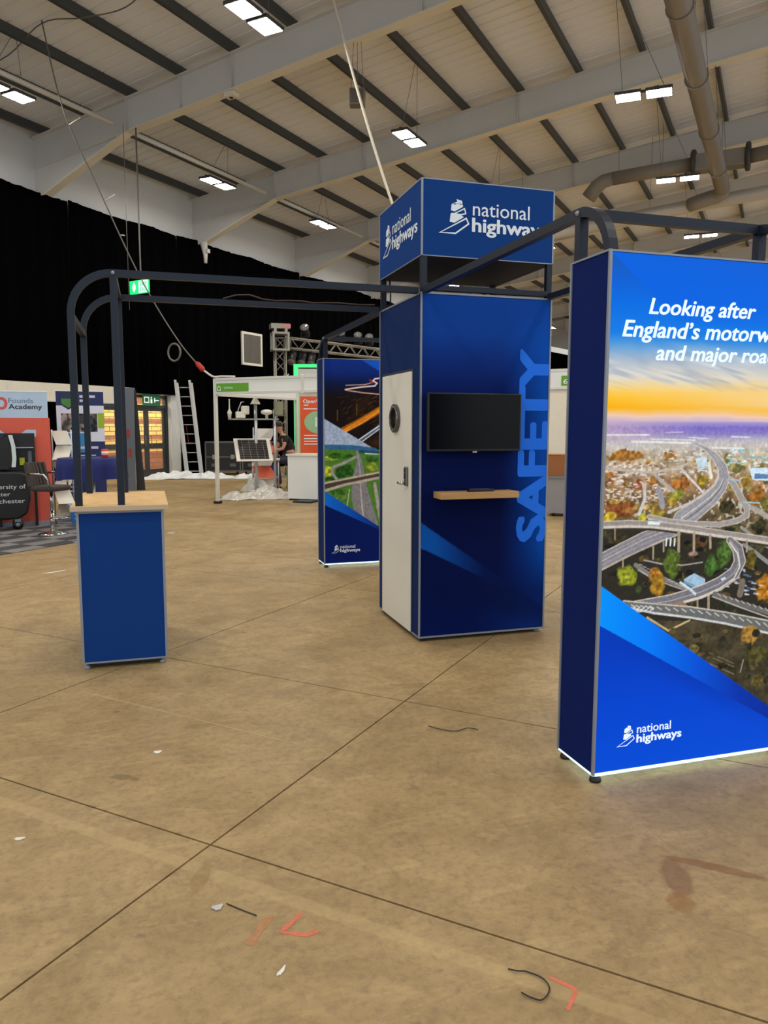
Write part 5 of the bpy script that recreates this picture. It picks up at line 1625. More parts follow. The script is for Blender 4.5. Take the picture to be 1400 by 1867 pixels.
OPS_REAR = [('P',(16,78,182),[(0.405,2.266),(0.644,2.272),(0.644,2.129)]),
('S',(214,176,160),[(0.236,1.986,0.008),(0.453,1.998,0.008),(0.535,2.021,0.007)]),
('S',(224,196,182),[(0.229,1.941,0.015),(0.398,1.969,0.016),(0.562,1.985,0.015),(0.587,2.014,0.015),(0.541,2.039,0.016),(0.562,2.06,0.016),(0.645,2.075,0.015)]),
('S',(200,150,124),[(0.236,1.934,0.012),(0.412,1.911,0.012),(0.645,1.892,0.012)]),
('S',(150,50,40),[(0.507,2.049,0.018),(0.535,2.017,0.018)]),
('S',(84,52,18),[(0.532,1.846,0.007),(0.599,1.866,0.006)]),
('S',(62,38,16),[(0.232,1.858,0.007),(0.265,1.881,0.006)]),
('S',(62,38,16),[(0.541,1.563,0.006),(0.608,1.572,0.007)]),
('S',(62,38,16),[(0.206,1.73,0.006),(0.234,1.753,0.007)]),
('S',(62,38,16),[(0.379,1.711,0.007),(0.459,1.747,0.006)]),
('S',(62,38,16),[(0.498,1.572,0.007),(0.553,1.605,0.007)]),
('S',(52,32,14),[(0.389,1.806,0.006),(0.471,1.84,0.006)]),
('S',(62,38,16),[(0.176,1.788,0.006),(0.209,1.82,0.007)]),
('S',(84,52,18),[(0.253,1.625,0.006),(0.286,1.643,0.006)]),
('S',(84,52,18),[(0.354,1.814,0.007),(0.414,1.853,0.007)]),
('S',(62,38,16),[(0.574,1.804,0.006),(0.614,1.82,0.007)]),
('S',(62,38,16),[(0.183,1.703,0.006),(0.216,1.732,0.006)]),
('S',(62,38,16),[(0.487,1.734,0.007),(0.54,1.768,0.007)]),
('S',(52,32,14),[(0.553,1.805,0.007),(0.631,1.84,0.006)]),
('S',(52,32,14),[(0.495,1.671,0.007),(0.539,1.708,0.007)]),
('S',(84,52,18),[(0.406,1.672,0.007),(0.481,1.679,0.006)]),
('S',(52,32,14),[(0.478,1.858,0.007),(0.523,1.887,0.006)]),
('S',(84,52,18),[(0.319,1.828,0.006),(0.35,1.838,0.006)]),
('S',(52,32,14),[(0.511,1.751,0.007),(0.566,1.765,0.006)]),
('S',(62,38,16),[(0.547,1.636,0.007),(0.61,1.658,0.006)]),
('S',(84,52,18),[(0.543,1.597,0.007),(0.6,1.629,0.007)]),
('S',(84,52,18),[(0.492,1.779,0.006),(0.533,1.813,0.007)]),
('S',(52,32,14),[(0.358,1.769,0.006),(0.414,1.79,0.006)]),
('S',(84,52,18),[(0.545,1.856,0.006),(0.59,1.882,0.006)]),
('S',(62,38,16),[(0.144,1.853,0.006),(0.217,1.863,0.006)]),
('S',(84,52,18),[(0.252,1.733,0.006),(0.297,1.769,0.007)]),
('S',(84,52,18),[(0.23,1.676,0.006),(0.261,1.699,0.006)]),
('S',(62,38,16),[(0.527,1.654,0.007),(0.583,1.673,0.007)]),
('S',(84,52,18),[(0.501,1.795,0.007),(0.574,1.829,0.007)]),
('S',(62,38,16),[(0.332,1.581,0.007),(0.406,1.593,0.007)]),
('S',(52,32,14),[(0.241,1.56,0.007),(0.313,1.586,0.006)]),
('S',(62,38,16),[(0.231,1.559,0.007),(0.301,1.584,0.007)]),
('S',(62,38,16),[(0.199,1.679,0.006),(0.256,1.713,0.007)]),
('S',(84,52,18),[(0.504,1.622,0.007),(0.556,1.648,0.006)]),
('S',(150,82,16),[(0.18,1.487,0.073),(0.411,1.605,0.073),(0.659,1.75,0.074)]),
('S',(214,126,30),[(0.207,1.5,0.028),(0.411,1.611,0.029),(0.659,1.757,0.029)]),
('S',(244,164,50),[(0.22,1.484,0.01),(0.425,1.589,0.01),(0.659,1.737,0.01)]),
('S',(90,90,96),[(0.37,1.369,0.053),(0.645,1.559,0.053)]),
('S',(190,204,220),[(0.383,1.401,0.013),(0.645,1.572,0.013)]),
('S',(180,194,210),[(0.411,1.375,0.01),(0.645,1.539,0.011)]),
('S',(110,80,30),[(0.141,1.72,0.008),(0.14,1.604,0.008)]),
('S',(110,80,30),[(0.357,1.787,0.008),(0.357,1.67,0.008)]),
('P',(150,164,186),[(-0.033,1.642),(0.562,1.295),(-0.035,1.325)]),
('P',(70,112,40),[(-0.035,1.319),(0.562,1.299),(0.674,1.274),(0.675,0.398),(-0.039,0.849)]),
('S',(46,92,132),[(-0.035,1.325,0.052),(0.274,1.317,0.053),(0.562,1.285,0.053)]),
('S',(34,70,90),[(0.397,1.27,0.035),(0.674,1.247,0.035)]),
('B',(160,176,50),[0.044,1.201,0.1175,0.029]),
('B',(44,92,30),[0.152,1.226,0.144,0.034]),
('B',(166,178,48),[0.03,1.057,0.079,0.079]),
('B',(40,86,30),[0.219,1.054,0.119,0.073]),
('B',(48,96,34),[0.056,0.978,0.066,0.029]),
('B',(130,150,44),[0.521,1.102,0.0795,0.0665]),
('B',(54,100,40),[0.535,1.182,0.08,0.0345]),
('B',(90,130,50),[0.177,0.77,0.0795,0.0535]),
('B',(60,104,40),[0.123,0.831,0.0925,0.0345]),
('S',(140,136,136),[(0.369,1.224,0.029),(0.205,1.146,0.029),(0.097,1.109,0.029),(0.077,1.043,0.029),(0.123,0.977,0.029)]),
('S',(118,114,116),[(0.356,1.277,0.027),(0.383,1.184,0.053),(0.385,1.078,0.1),(0.376,0.972,0.146),(0.396,0.785,0.201),(0.437,0.609,0.228),(0.479,0.405,0.258)]),
('S',(176,170,160),[(0.358,1.277,0.003),(0.391,1.104,0.007),(0.396,0.918,0.009),(0.416,0.65,0.012),(0.451,0.433,0.013)]),
('S',(150,144,140),[(0.562,0.915,0.035),(0.604,0.645,0.041),(0.647,0.453,0.046)]),
('S',(190,184,176),[(0.272,0.854,0.009),(0.244,0.669,0.009)]),
('S',(190,196,196),[(0.452,1.249,0.011),(0.674,1.234,0.01)]),
('S',(70,58,48),[(-0.025,0.898,0.06),(0.273,0.954,0.061),(0.674,1.027,0.061)]),
('S',(176,160,144),[(-0.025,0.927,0.021),(0.273,0.98,0.021),(0.674,1.049,0.021)]),
('S',(166,152,140),[(-0.025,0.842,0.029),(0.204,0.906,0.029),(0.674,0.99,0.029)]),
('P',(0,0,1),[(-0.065,0.882),(0.675,0.391),(0.676,-0.179),(-0.073,-0.135)]),
('P',(0,0,2),[(-0.066,0.72),(0.675,0.37),(0.676,-0.179),(-0.073,-0.135)])]
full = (slice(None), slice(None))
# near print: aerial view of a motorway junction at sunset
cv = Canvas(-.006, 1.006, .043, NH - .006, .0031)
X, Z = cv.X, cv.Z
nz = cv.noise(.12, 11) * .6 + cv.noise(.05, 12) * .4
tilt = Z + .014 * (nz - .5)
cv.grad([(1.5, (150, 140, 190)), (1.575, (196, 176, 206)), (1.60, (240, 200, 176)), (1.635, (248, 176, 16)), (1.675, (252, 192, 48)), (1.715, (248, 208, 116)), (1.765, (224, 212, 192)), (1.83, (176, 190, 206)), (1.885, (100, 160, 216)), (1.94, (20, 124, 228)), (2.06, (0, 108, 226)), (2.15, (6, 96, 212)), (2.27, (22, 84, 176))], None, tilt)
ye = np.clip((Z - 1.60) / .05, 0, 1) * np.clip((1.76 - Z) / .08, 0, 1) * np.clip(X / .9, 0, 1)
cv.mix(full, ye * .75, (242, 214, 176))
Uc, Vc = (X * .97 - Z * .22) / .22, (X * .22 + Z * .97) / .022
cl = np.clip((snoise(Uc, Vc, 21) * .55 + snoise(Uc * 2.3, Vc * 2.1, 22) * .3 + snoise(Uc * .4, Vc * .35, 23) * .35 - .55) * 3.5, 0, 1)
cv.mix(full, cl * np.clip((Z - 1.70) / .05, 0, 1) * np.clip((1.92 - Z) / .1, 0, 1) * .6, (222, 222, 220))
cl2 = np.clip((snoise(Uc * 1.2, Vc * .8, 27) * .6 + snoise(Uc * 2.6, Vc * 2, 28) * .4 - .52) * 4, 0, 1)
cv.mix(full, cl2 * np.clip((Z - 1.70) / .05, 0, 1) * np.clip((1.9 - Z) / .1, 0, 1) * .5, (140, 158, 184))
wedge = (Z > 2.258 - .78 * (X + .006)).astype(float) * np.clip(1 - X * .2, 0, 1)
cv.mix(full, wedge * (Z > 1.98) * np.clip((Z - 1.96) / .12, 0, 1) * .9, (0, 98, 226))
# horizon land, purple haze to fields
mk = (Z < 1.578 - .004 * X).astype(float)
cv.grad([(.2, (60, 56, 42)), (.9, (74, 64, 46)), (1.18, (104, 88, 60)), (1.30, (150, 116, 82)), (1.42, (178, 160, 134)), (1.475, (196, 190, 186)), (1.50, (176, 172, 192)), (1.525, (136, 124, 192)), (1.55, (122, 108, 196)), (1.578, (176, 160, 206))], mk)
cv.mix(full, mk * np.clip((Z - 1.48) / .03, 0, 1) * np.clip(.45 - X, 0, .45) * 1.3, (216, 186, 190))
nn = cv.noise(.014, 31) * .4 + cv.noise(.04, 32) * .6
cv.c *= (1 + (nn - .5)[..., None] * .7 * (mk * np.clip((1.5 - Z) / .1, 0, 1))[..., None])
cv.mix(full, mk * np.clip((cv.noise(.012, 33) - .62) * 6, 0, 1) * np.clip((1.5 - Z) / .05, 0, 1) * np.clip((Z - 1.05) / .1, 0, 1) * .7, (226, 220, 212))
cv.run(OPS_NEAR)
cv.c *= (1 + (cv.noise(.009, 34) - .5)[..., None] * .14 * (Z < 1.56)[..., None])
p1, p2 = [q[2] for q in OPS_NEAR if q[1] == (0, 0, 1)][0], [q[2] for q in OPS_NEAR if q[1] == (0, 0, 2)][0]
m1, m2 = cv.polymask(p1), cv.polymask(p2)
cv.grad([(-.02, (0, 146, 250)), (.25, (0, 120, 244)), (.5, (2, 82, 214)), (.75, (6, 52, 170)), (1, (6, 44, 150))], m1, X)
cv.grad([(.05, (2, 76, 214)), (.35, (0, 68, 206)), (.62, (0, 58, 186)), (.75, (0, 56, 180))], m2, Z)
cv.mix(full, m2 * np.clip(1 - np.abs((.715 - .53 * X) - Z) / .12, 0, 1) * np.exp(-((X - .55) / .35) ** 2) * .5, (4, 44, 150))
M_rim = mat('light_strip_glow', (235, 250, 255), .4, emit=.95, emitc=(205, 240, 252))
near = lightbox('light_box', 'glowing light box with motorway junction picture and slogan, nearest', NF, NB, cv, .84, M_rim)
fn = lambda u, v: (u, NF - .003, v)
b = text_mb('Looking after', .180, .722, 2.022, 2.086, fn, .026, .22)
text_mb('England\u2019s motorways', .056, .936, 1.926, 1.992, fn, .026, .22, b)
text_mb('and major roads', .222, .885, 1.834, 1.896, fn, .026, .22, b)
b.build('slogan', M_logo_lit, near)
logo(near, fn, .100, .150, .405, M_logo_lit)

# rear print: night trails above a daytime motorway
cv = Canvas(-.006, 1.006, .043, NH - .006, .006)
X, Z = cv.X, cv.Z
cv.grad([(1.3, (20, 14, 14)), (1.85, (22, 14, 14)), (2.0, (10, 22, 60)), (2.12, (12, 36, 106)), (2.27, (14, 44, 122))])
cv.mix(full, np.clip((cv.noise(.12, 41) - .45) * 2, 0, 1) * np.clip((X - .2) / .3, 0, 1) * np.clip((1.95 - Z) / .15, 0, 1), (60, 34, 14))
cv.run(OPS_REAR)
cv.c *= (1 + (cv.noise(.02, 42) - .5)[..., None] * .2 * (Z < 1.9)[..., None])
p1, p2 = [q[2] for q in OPS_REAR if q[1] == (0, 0, 1)][0], [q[2] for q in OPS_REAR if q[1] == (0, 0, 2)][0]
cv.grad([(0, (14, 96, 190)), (.3, (12, 70, 160)), (.65, (8, 36, 110))], cv.polymask(p1), X)
cv.grad([(0, (5, 22, 84)), (.8, (4, 20, 80))], cv.polymask(p2))
rear = lightbox('light_box', 'rear blue display with night traffic trails above a daytime motorway', 3.035, 3.33, cv, .25, M_rim)
logo(rear, lambda u, v: (u, 3.032, v), .066, .155, .39, M_logo)

# ------------------------------------------------------------------ counter
ct = thing('counter', 'blue panelled counter with oak top under the left arch', 'counter', (-2.275, 0, 0))
MB().box(.01, .52, .034, .99, .04, CT - .034).build('body', NAVY, ct)
MB().box(.018, .514, .026, .034, .047, CT - .04).build('front_panel', mat('counter_blue', (17, 58, 126), .8, var=.05, scale=4, spec=.12), ct)
MB().box(.004, .01, .04, .98, .056, CT - .04).build('side_panel', NAVY, ct)
MB().box(.52, .526, .04, .98, .056, CT - .04).build('side_panel', NAVY, ct)
for x in (.004, .516):
    for y in (.022, .985):
        MB().box(x - .002, x + .014, y, y + .014, .038, CT - .034).build('edge_trim', M_alu, ct)
MB().box(.018, .514, .022, .034, .036, .047).build('edge_trim', M_alu, ct)
MB().box(.018, .514, .022, .034, CT - .05, CT - .034).build('edge_trim', M_alu, ct)
MB().box(-.028, .558, -.02, 1.03, CT - .034, CT).build('counter_top', M_oak, ct, bevel=.003)
MB().box(-.0285, .5585, -.021, -.018, CT - .03, CT - .004).build('top_edging', mat('edging_beige', (190, 172, 150), .5), ct)
MB().box(.03, .50, .05, .97, .016, .04).build('plinth', M_dark, ct)
for x in (.03, .495):
    for y in (.05, .96):
        MB().lathe([(.018, 0), (.02, .006), (.018, .018), (.008, .022), (.008, .04)], (x, y, 0), 12).build('foot', M_alu, ct)
# ================================================================== roof services
duct = thing('round_duct', 'long round grey duct hanging below the rafters at upper right', 'duct', hw(.06, 0, 8.2), -HY)
MB().tube([(0, -2, 0), (0, 22.2, 0)] , .2, 20).build('duct_pipe', M_duct, duct)
el = [(0, 22.2, 0)] + [(-.3 + .3 * math.cos(a), 22.2 + .3 * math.sin(a), -.12 * math.sin(a)) for a in [math.pi / 2 * i / 6 for i in range(1, 7)]] + [(-.6, 22.62, -.15), (-.9, 22.8, -.18)]
MB().tube(el, .2, 20).build('elbow', M_duct, duct)
for y in (2, 7, 11.6, 14.4, 17.4, 20.3):
    rg = MB().tube([(.215 * math.cos(a), y, .215 * math.sin(a)) for a in [2 * math.pi * i / 20 for i in range(20)]], .012, 5, closed=True).build('hanger_ring', M_duct, duct)
    MB().tube([(-.2, y, .05), (-.05, y, 1.6)], .006, 5).tube([(.2, y, .05), (.05, y, 1.6)], .006, 5).build('hanger_wire', M_wire, rg)
cd2 = thing('cross_duct', 'pale round duct running across the hall behind the nozzle duct', 'duct', hw(0, 22.95, 0), -HY)
M_duct2 = mat('duct_pale', (186, 180, 170), .45, metal=.1)
MB().tube([(-9, 0, 7.25), (-4.9, 0, 7.68), (-.9, 0, 8.02), (9, 0, 8.7)], .19, 18).build('duct_pipe', M_duct2, cd2)
b = MB()
for s in (-6, -2, 3):
    b.tube([(s, 0, 7.6 + .09 * (s + 6)), (s, .0, ztop(s) + .1)], .006, 5)
b.build('hanger_wire', M_wire, cd2)
nd = thing('nozzle_duct', 'grey duct with a downturned nozzle hanging under the third rafter', 'duct', hw(-.225, 22.2, 8.895), -HY)
nd.scale = (1.125,) * 3
MB().tube([(-2.45, 0, 0), (-.5, 0, .08)], .17, 18).build('duct_pipe', M_duct, nd)
MB().tube([(-2.45, 0, 0), (-2.68, 0, -.03), (-2.86, 0, -.14), (-3.08, 0, -.42)], [.17, .18, .19, .2], 18).build('nozzle', M_duct, nd)
fanb = MB().lathe([(.3, -.06), (.34, -.04), (.34, .04), (.3, .06)], (0, 0, 0), 20).build('fan_flange', mat('fan_dark', (70, 66, 62), .5, metal=.3), nd, (-.45, 0, .08))
fanb.rotation_euler = (0, R(90), 0)
MB().box(-.42, .75, -.22, .22, -.14, .26).build('fan_housing', M_duct, nd, bevel=.03)
f2 = fanb.copy(); COL.objects.link(f2); f2.location = (.8, 0, .08)
MB().tube([(.85, 0, .08), (3.5, 0, .3)], .17, 18).build('duct_pipe', M_duct, nd)
b = MB()
for s in (-2.3, -1.2, .2, 2.5):
    b.tube([(s, 0, .1), (s - .02, 0, (ztop(s * 1.125 - .225) - 8.895) / 1.125 + .1)], .006, 5)
b.build('hanger_wire', M_wire, nd)

# heater tubes seen under far bays are left to the rafters; loudspeaker and sensor under the first rafter
spk = thing('loudspeaker', 'small grey box loudspeaker on wires under the first rafter', 'speaker', hw(-5.8, 11.57, 7.72), -HY + R(25))
MB().box(-.15, .15, -.12, .12, 0, .3).build('cabinet', mat('speaker_grey', (112, 104, 94), .6), spk, bevel=.01)
MB().box(-.12, .12, -.13, -.12, .03, .27).build('grille', mat('speaker_grille', (84, 78, 70), .7), spk)
b = MB()
for x in (-.12, 0, .12):
    b.tube([(x, 0, .3), (x * .6, 0, ztop(-5.8) - .74 - 7.72)], .005, 5)
b.build('suspension_wire', M_wire, spk)
sn = thing('sensor_box', 'small cream detector box fixed under the first rafter flange', 'sensor', hw(-8.85, 11.57, ztop(-8.85) - .742 - .1), -HY)
MB().box(-.13, .13, -.1, .1, 0, .1).build('case', M_flange, sn, bevel=.01)
MB().cyl((0, 0, -.015), (0, 0, 0), .04, 12).build('lens', M_dark, sn)

# hanging exit sign
hs = thing('hanging_exit_sign', 'lit green and white emergency exit sign hanging before the black drape', 'sign', hw(-11.75, 11.4, 4.56), -HY - R(4))
MB().box(0, .62, -.02, .02, 0, .3).build('case', mat('sign_lit', (30, 200, 110), .5, emit=1.0, emitc=(20, 205, 105)), hs)
MB().box(.30, .61, -.0235, -.02, .015, .285).build('panel', mat('sign_pale', (190, 250, 215), .5, emit=1.1, emitc=(175, 250, 210)), hs)
b = MB().ball((.15, -.023, .15), .055, .003, .08).box(.13, .17, -.024, -.02, .05, .25)
b.build('pictogram', mat('sign_bright', (235, 255, 240), .5, emit=1.4), hs)
for z in (.05, .16):
    text_mb('EXIT', .36, .57, z, z + .08, lambda u, v: (u, -.025, v), .01).build('lettering', mat('sign_text', (60, 170, 110), .5), hs)
MB().tube([(.42, 0, .3), (.36, 0, .42), (.36, 0, ztop(-11.4) - .9 - 4.56 + .1)], .018, 6).build('conduit', M_wire, hs)

# overhead cables
M_cab = mat('cable_grey', (104, 100, 94), .6)
def hpath(pts):
    return [hw(*p) for p in pts]
def smooth(pts, n=6):
    P_ = [Vector(p) for p in pts]
    out = []
    for i in range(len(P_) - 1):
        p0, p1, p2, p3 = P_[max(i - 1, 0)], P_[i], P_[i + 1], P_[min(i + 2, len(P_) - 1)]
        for k_ in range(n):
            t = k_ / n
            out.append(.5 * ((2 * p1) + (p2 - p0) * t + (2 * p0 - 5 * p1 + 4 * p2 - p3) * t * t + (3 * p1 - p0 - 3 * p2 + p3) * t ** 3))
    out.append(P_[-1])
    return out
pc = thing('power_cable', 'grey power cable dropping from the roof to the white booth corner', 'cable', (0, 0, 0))
path = smooth(hpath([(-11.1, 8.72, 9.22), (-11.0, 9.05, 7.7), (-10.42, 9.3, 6.24), (-9.81, 9.5, 4.85), (-9.39, 9.7, 3.95), (-8.87, 9.8, 3.18), (-8.5, 9.84, 2.78)]))
MB().tube(path, .013, 6).build('cable_run', M_cab, pc)
MB().tube(smooth(hpath([(-8.32, 9.86, 2.62), (-8.1, 9.86, 2.5), (-7.9, 9.88, 2.5), (-7.6, 9.9, 2.49)])), .02, 6).build('cable_tail', mat('cable_white', (206, 204, 198), .5), pc)
MB().tube(hpath([(-8.5, 9.84, 2.78), (-8.46, 9.845, 2.75), (-8.36, 9.855, 2.65), (-8.32, 9.86, 2.62)]), [.03, .05, .055, .03], 10).build('plug', mat('plug_red', (176, 34, 26), .45), pc, label='red industrial plug')
cc = hw(-9.02, 9.8, 3.0)
axs = hw(1, 0) - hw(0, 0)
MB().tube([cc + axs * .16 * math.cos(a) + Vector((0, 0, .17 * math.sin(a))) for a in [2 * math.pi * i / 24 for i in range(24)]], .02, 6, closed=True).build('cable_coil', M_cab, pc)
for a, c in (((-10.9, 9.1, 7.42), (-10.6, 9.1, 7.5)), ((-10.3, 9.35, 5.95), (-10.02, 9.35, 6.05)), ((-10.0, 9.45, 5.3), (-9.9, 9.45, 5.28))):
    MB().tube(hpath([a, c]), .012, 5).build('cable_tie', M_tube, pc)
MB().tube(smooth(hpath([(-5.5, 9.7, 9.6), (-5.2, 9.8, 8.45), (-4.9, 9.84, 7.4), (-4.55, 9.86, 6.3), (-4.18, 9.86, 5.27), (-3.7, 9.86, 4.1), (-3.2, 9.86, 3.1), (-2.95, 9.86, 2.52)])), .024, 8).build('power_cable', mat('cable_cream', (206, 200, 182), .5), None, label='pale cable slanting from the roof down behind the header box', cat='cable')
MB().tube(smooth(hpath([(-14.6, 8.9, 9.0), (-12.5, 8.86, 8.85), (-11.13, 8.74, 9.18), (-10.18, 8.86, 9.12), (-9.23, 9.02, 9.16), (-8.36, 8.95, 9.45), (-7.6, 8.9, 9.6)])), .012, 6).build('power_cable', M_cab, None, label='thin dark cable looping across the roof at top left', cat='cable')
MB().tube(hpath([(-11.7, 11.3, 8.3), (-11.7, 11.3, 4.2)]), .008, 5).build('suspension_wire', M_wire, None, label='thin vertical wire hanging in front of the drape at far left', cat='wire')
for x_, l_ in ((-14.45, 'pale projector bracket at the second roof frame foot'),):
    br = thing('wall_bracket', l_, 'bracket', hw(x_, 17.3, 6.6), -HY)
    MB().tube([(0, 0, 0), (.0, 0, .25), (-.06, 0, .62)], [.05, .07, .12], 8).build('arm', M_raft, br)
    MB().box(.02, .14, -.06, .06, .3, .42).build('head', M_raft, br)

# vent grille on the drape wall
vg = thing('vent_grille', 'white framed rectangular vent grille on the black wall', 'vent', hw(-14.72, 19.36, 3.62), -HY)
MB().box(0, .06, 0, 1.15, 0, .08).box(0, .06, 0, 1.15, 1.05, 1.13).box(0, .06, 0, .08, .08, 1.05).box(0, .06, 1.07, 1.15, .08, 1.05).build('frame', M_door, vg)
MB().box(0, .012, .08, 1.07, .08, 1.05).build('backing', mat('grille_grey', (120, 116, 110), .6), vg)
for i in range(24):
    MB().box(.012, .04, .09, 1.06, .09 + i * .04, .11 + i * .04).build('slat', MATS['grille_grey'], vg)
MB().box(.03, .05, .565, .585, .08, 1.05).build('mullion', MATS['grille_grey'], vg)

# ================================================================== shell scheme stands
M_shell = mat('shell_white', (226, 230, 228), .5, var=.03)
M_post = mat('shell_post', (214, 214, 206), .4, metal=.2)
M_lime = mat('lime_sign', (92, 158, 34), .6)
bt = thing('exhibition_booth', 'white shell-scheme booth frame with lime green name strip', 'booth', hw(-8.05, 9.86), -HY)
for x, y in ((0, 0), (0, 2.84), (4.1, 0), (4.1, 2.84)):
    MB().box(x - .03, x + .03, y - .03, y + .03, 0, 2.46).build('post', M_post, bt)
for x0, x1 in ((.03, 2.02), (2.08, 4.07)):
    fp = MB().box(x0, x1, -.02, .02, 2.17, 2.44).build('fascia', M_shell, bt)
    for z in (2.15, 2.42):
        MB().box(x0, x1, -.035, .035, z, z + .045).build('fascia_rail', M_post, fp)
MB().box(2.02, 2.08, -.03, .03, 2.14, 2.46).build('mullion', M_post, bt)
sp = MB().box(-.02, .02, .03, 2.81, 2.17, 2.44).build('fascia', M_shell, bt)
MB().box(-.035, .035, .03, 2.81, 2.12, 2.17).build('fascia_rail', M_post, sp)
sg = MB().box(.05, .82, -.03, -.02, 2.20, 2.36).build('name_strip', M_lime, bt)
b = text_mb('OpenWeather', .24, .46, 2.255, 2.3, lambda u, v: (u, -.0315, v), .0)
strokes_mb(b, [(.08, 2.225), (.15, 2.225), (.15, 2.28), (.115, 2.31), (.08, 2.28)], .014, lambda u, v: (u, -.0315, v))
b.build('name_lettering', M_logo, sg)
MB().box(.95, 4.07, 2.82, 2.86, .02, 2.44).build('wall_panel', M_shell, bt)
MB().box(4.08, 4.12, .03, 2.81, .02, 2.44).build('wall_panel', M_shell, bt)
MB().box(-.06, .06, -.06, .06, 0, .05).build('foot', M_dark, bt)
# orange banner hung on the booth's back panel
bn = thing('rollup_banner', 'orange weather banner with a green round picture inside the white booth', 'banner', (1.385, 11.62, 0), R(-10))
M_or = mat('banner_orange', (222, 88, 40), .7)
MB().box(0, .85, -.008, .008, .06, 2.18).build('sheet', M_or, bn)
MB().box(-.02, .87, -.1, .1, 0, .06).build('base', M_post, bn)
f = lambda u, v: (u, -.0105, v + .9)
text_mb('OpenWeather', .07, .80, 1.14, 1.215, f, .02).build('title', M_logo, bn)
for z, w in ((1.08, .1), (1.0, .35), (.42, .7), (.35, .75), (.29, .7), (.23, .72)):
    MB().add([f(.08, z), f(.08 + w, z), f(.08 + w, z + .022), f(.08, z + .022)], [(0, 1, 2, 3)]).build('text_line', M_logo, bn)
MB().add([f(.42 + .33 * math.cos(a), .72 + .25 * math.sin(a)) for a in [2 * math.pi * i / 30 for i in range(30)]], [tuple(range(30))]).build('round_picture', mat('banner_green', (150, 190, 150), .7), bn)
b = MB()
for x, z, r in ((.36, .78, .05), (.36, .68, .06), (.5, .8, .05), (.5, .7, .08)):
    MB().box(x - r * .5, x + r * .5, -.014, -.0115, z + .9 - r, z + .9 + r).build('picture_detail', M_shell, bn)
# white demo counter
wc = thing('demo_counter', 'plain white demo counter beside the weather mast', 'counter', hw(-7.18, 11.05), -HY + R(8))
MB().box(0, 1.1, 0, .5, .04, .93).build('body', M_shell, wc)
MB().box(-.03, 1.13, -.03, .53, .93, .965).build('top', M_door, wc)
MB().box(.02, 1.08, .02, .48, 0, .04).build('plinth', M_dark, wc)
fl = MB().box(.3, .7, -.4, -.05, 0.0, .03).build('base_plate', M_dark, wc)

# weather station mast on a wrapped base
ws = thing('weather_mast', 'weather station mast with cross-arm of white instruments and solar panel', 'weather station', hw(-8.2, 11.35), -HY + R(44))
M_mast = mat('mast_alu', (188, 194, 200), .3, metal=.7)
MB().cyl((0, 0, .05), (0, 0, 2.02), .035, 14).build('pole', M_mast, ws)
MB().cyl((.42, .1, .05), (.42, .1, 1.9), .03, 12).build('pole', M_mast, ws)
MB().cyl((-.58, 0, 1.68), (.5, 0, 1.68), .016, 8).build('cross_arm', M_mast, ws)
M_ins = mat('instrument_white', (226, 224, 214), .4)
MB().lathe([(.11, 0), (.095, .03), (.05, .11), (.03, .13)], (0, 0, 2.0), 18).build('dome_sensor', M_ins, ws)
MB().lathe([(.03, 0), (.04, .1), (.05, .14), (.03, .18), (.015, .22), (.012, .4), (.02, .42)], (-.55, 0, 1.68), 12).build('wind_sensor', M_ins, ws)
MB().tube([(-.42, 0, 1.68), (-.36, 0, 1.9), (-.3, 0, 2.04), (-.24, 0, 2.05)], .012, 6).build('hook_sensor', M_mast, ws)
b = MB().box(-.42, -.22, -.08, .08, 1.7, 1.84).box(-.3, -.14, -.09, .09, 1.78, 1.96)
b.build('camera_unit', M_ins, ws, bevel=.02)
MB().lathe([(.03, 0), (.03, .08), (.12, .11), (.13, .15), (.11, .18), (.03, .2)], (.24, 0, 1.69), 18).build('gps_dome', M_ins, ws)
MB().lathe([(.09, 0), (.1, .05), (.11, .3), (.115, .31)], (.5, 0, 1.75), 16).build('rain_gauge', mat('gauge_green', (142, 146, 122), .5), ws)
so = thing('solar_panel', 'tilted solar panel with white frame clamped to the weather mast', 'solar panel', hw(-8.2, 11.35, 1.05), -HY + R(44))
so.rotation_euler = (R(-38), 0, -HY + R(48))
so.location = so.location + Vector((-.05, -.09, 0))
MB().box(-.42, .36, -.02, .0, -.33, .26).build('frame', M_ins, so)
cells = MB().box(-.34, .28, -.026, -.02, -.29, .22).build('cells', mat('solar_cells', (26, 26, 34), .25), so)
b = MB()
for i in range(11):
    b.box(-.34, .28, -.028, -.026, -.27 + i * .046, -.264 + i * .046)
for i in range(4):
    b.box(-.26 + i * .15, -.252 + i * .15, -.028, -.026, -.29, .22)
b.build('cell_grid', mat('cell_lines', (120, 116, 106), .5), cells)

def crumple(name, label, cat, loc, rz, sx, sy, hz, M, seed, n=34, edge=True):
    rs = np.random.RandomState(seed)
    a = vnoise(n, n, 2.2, seed) * .6 + vnoise(n, n, 5, seed + 1) * .8
    vs, fs = [], []
    for i in range(n):
        for j in range(n):
            u, v = j / (n - 1) * 2 - 1, i / (n - 1) * 2 - 1
            k_ = max(0, 1 - (abs(u) ** 4 + abs(v) ** 4) * .9)
            ru = 1 + .12 * math.sin(v * 7 + seed) * (abs(u) > .9)
            vs.append((u * sx / 2 * ru + rs.uniform(-.2, .2) * sx / n, v * sy / 2 + rs.uniform(-.2, .2) * sy / n, .004 + hz * k_ * abs(a[i, j] - .35)))
    for i in range(n - 1):
        for j in range(n - 1):
            q = i * n + j
            fs.append((q, q + 1, q + n + 1, q + n))
    return MB().add(vs, fs, False).build(name, M, None, loc, rz, label=label, cat=cat)
M_film = mat('plastic_film', (196, 194, 186), .25, var=.15, scale=6, spec=.7)
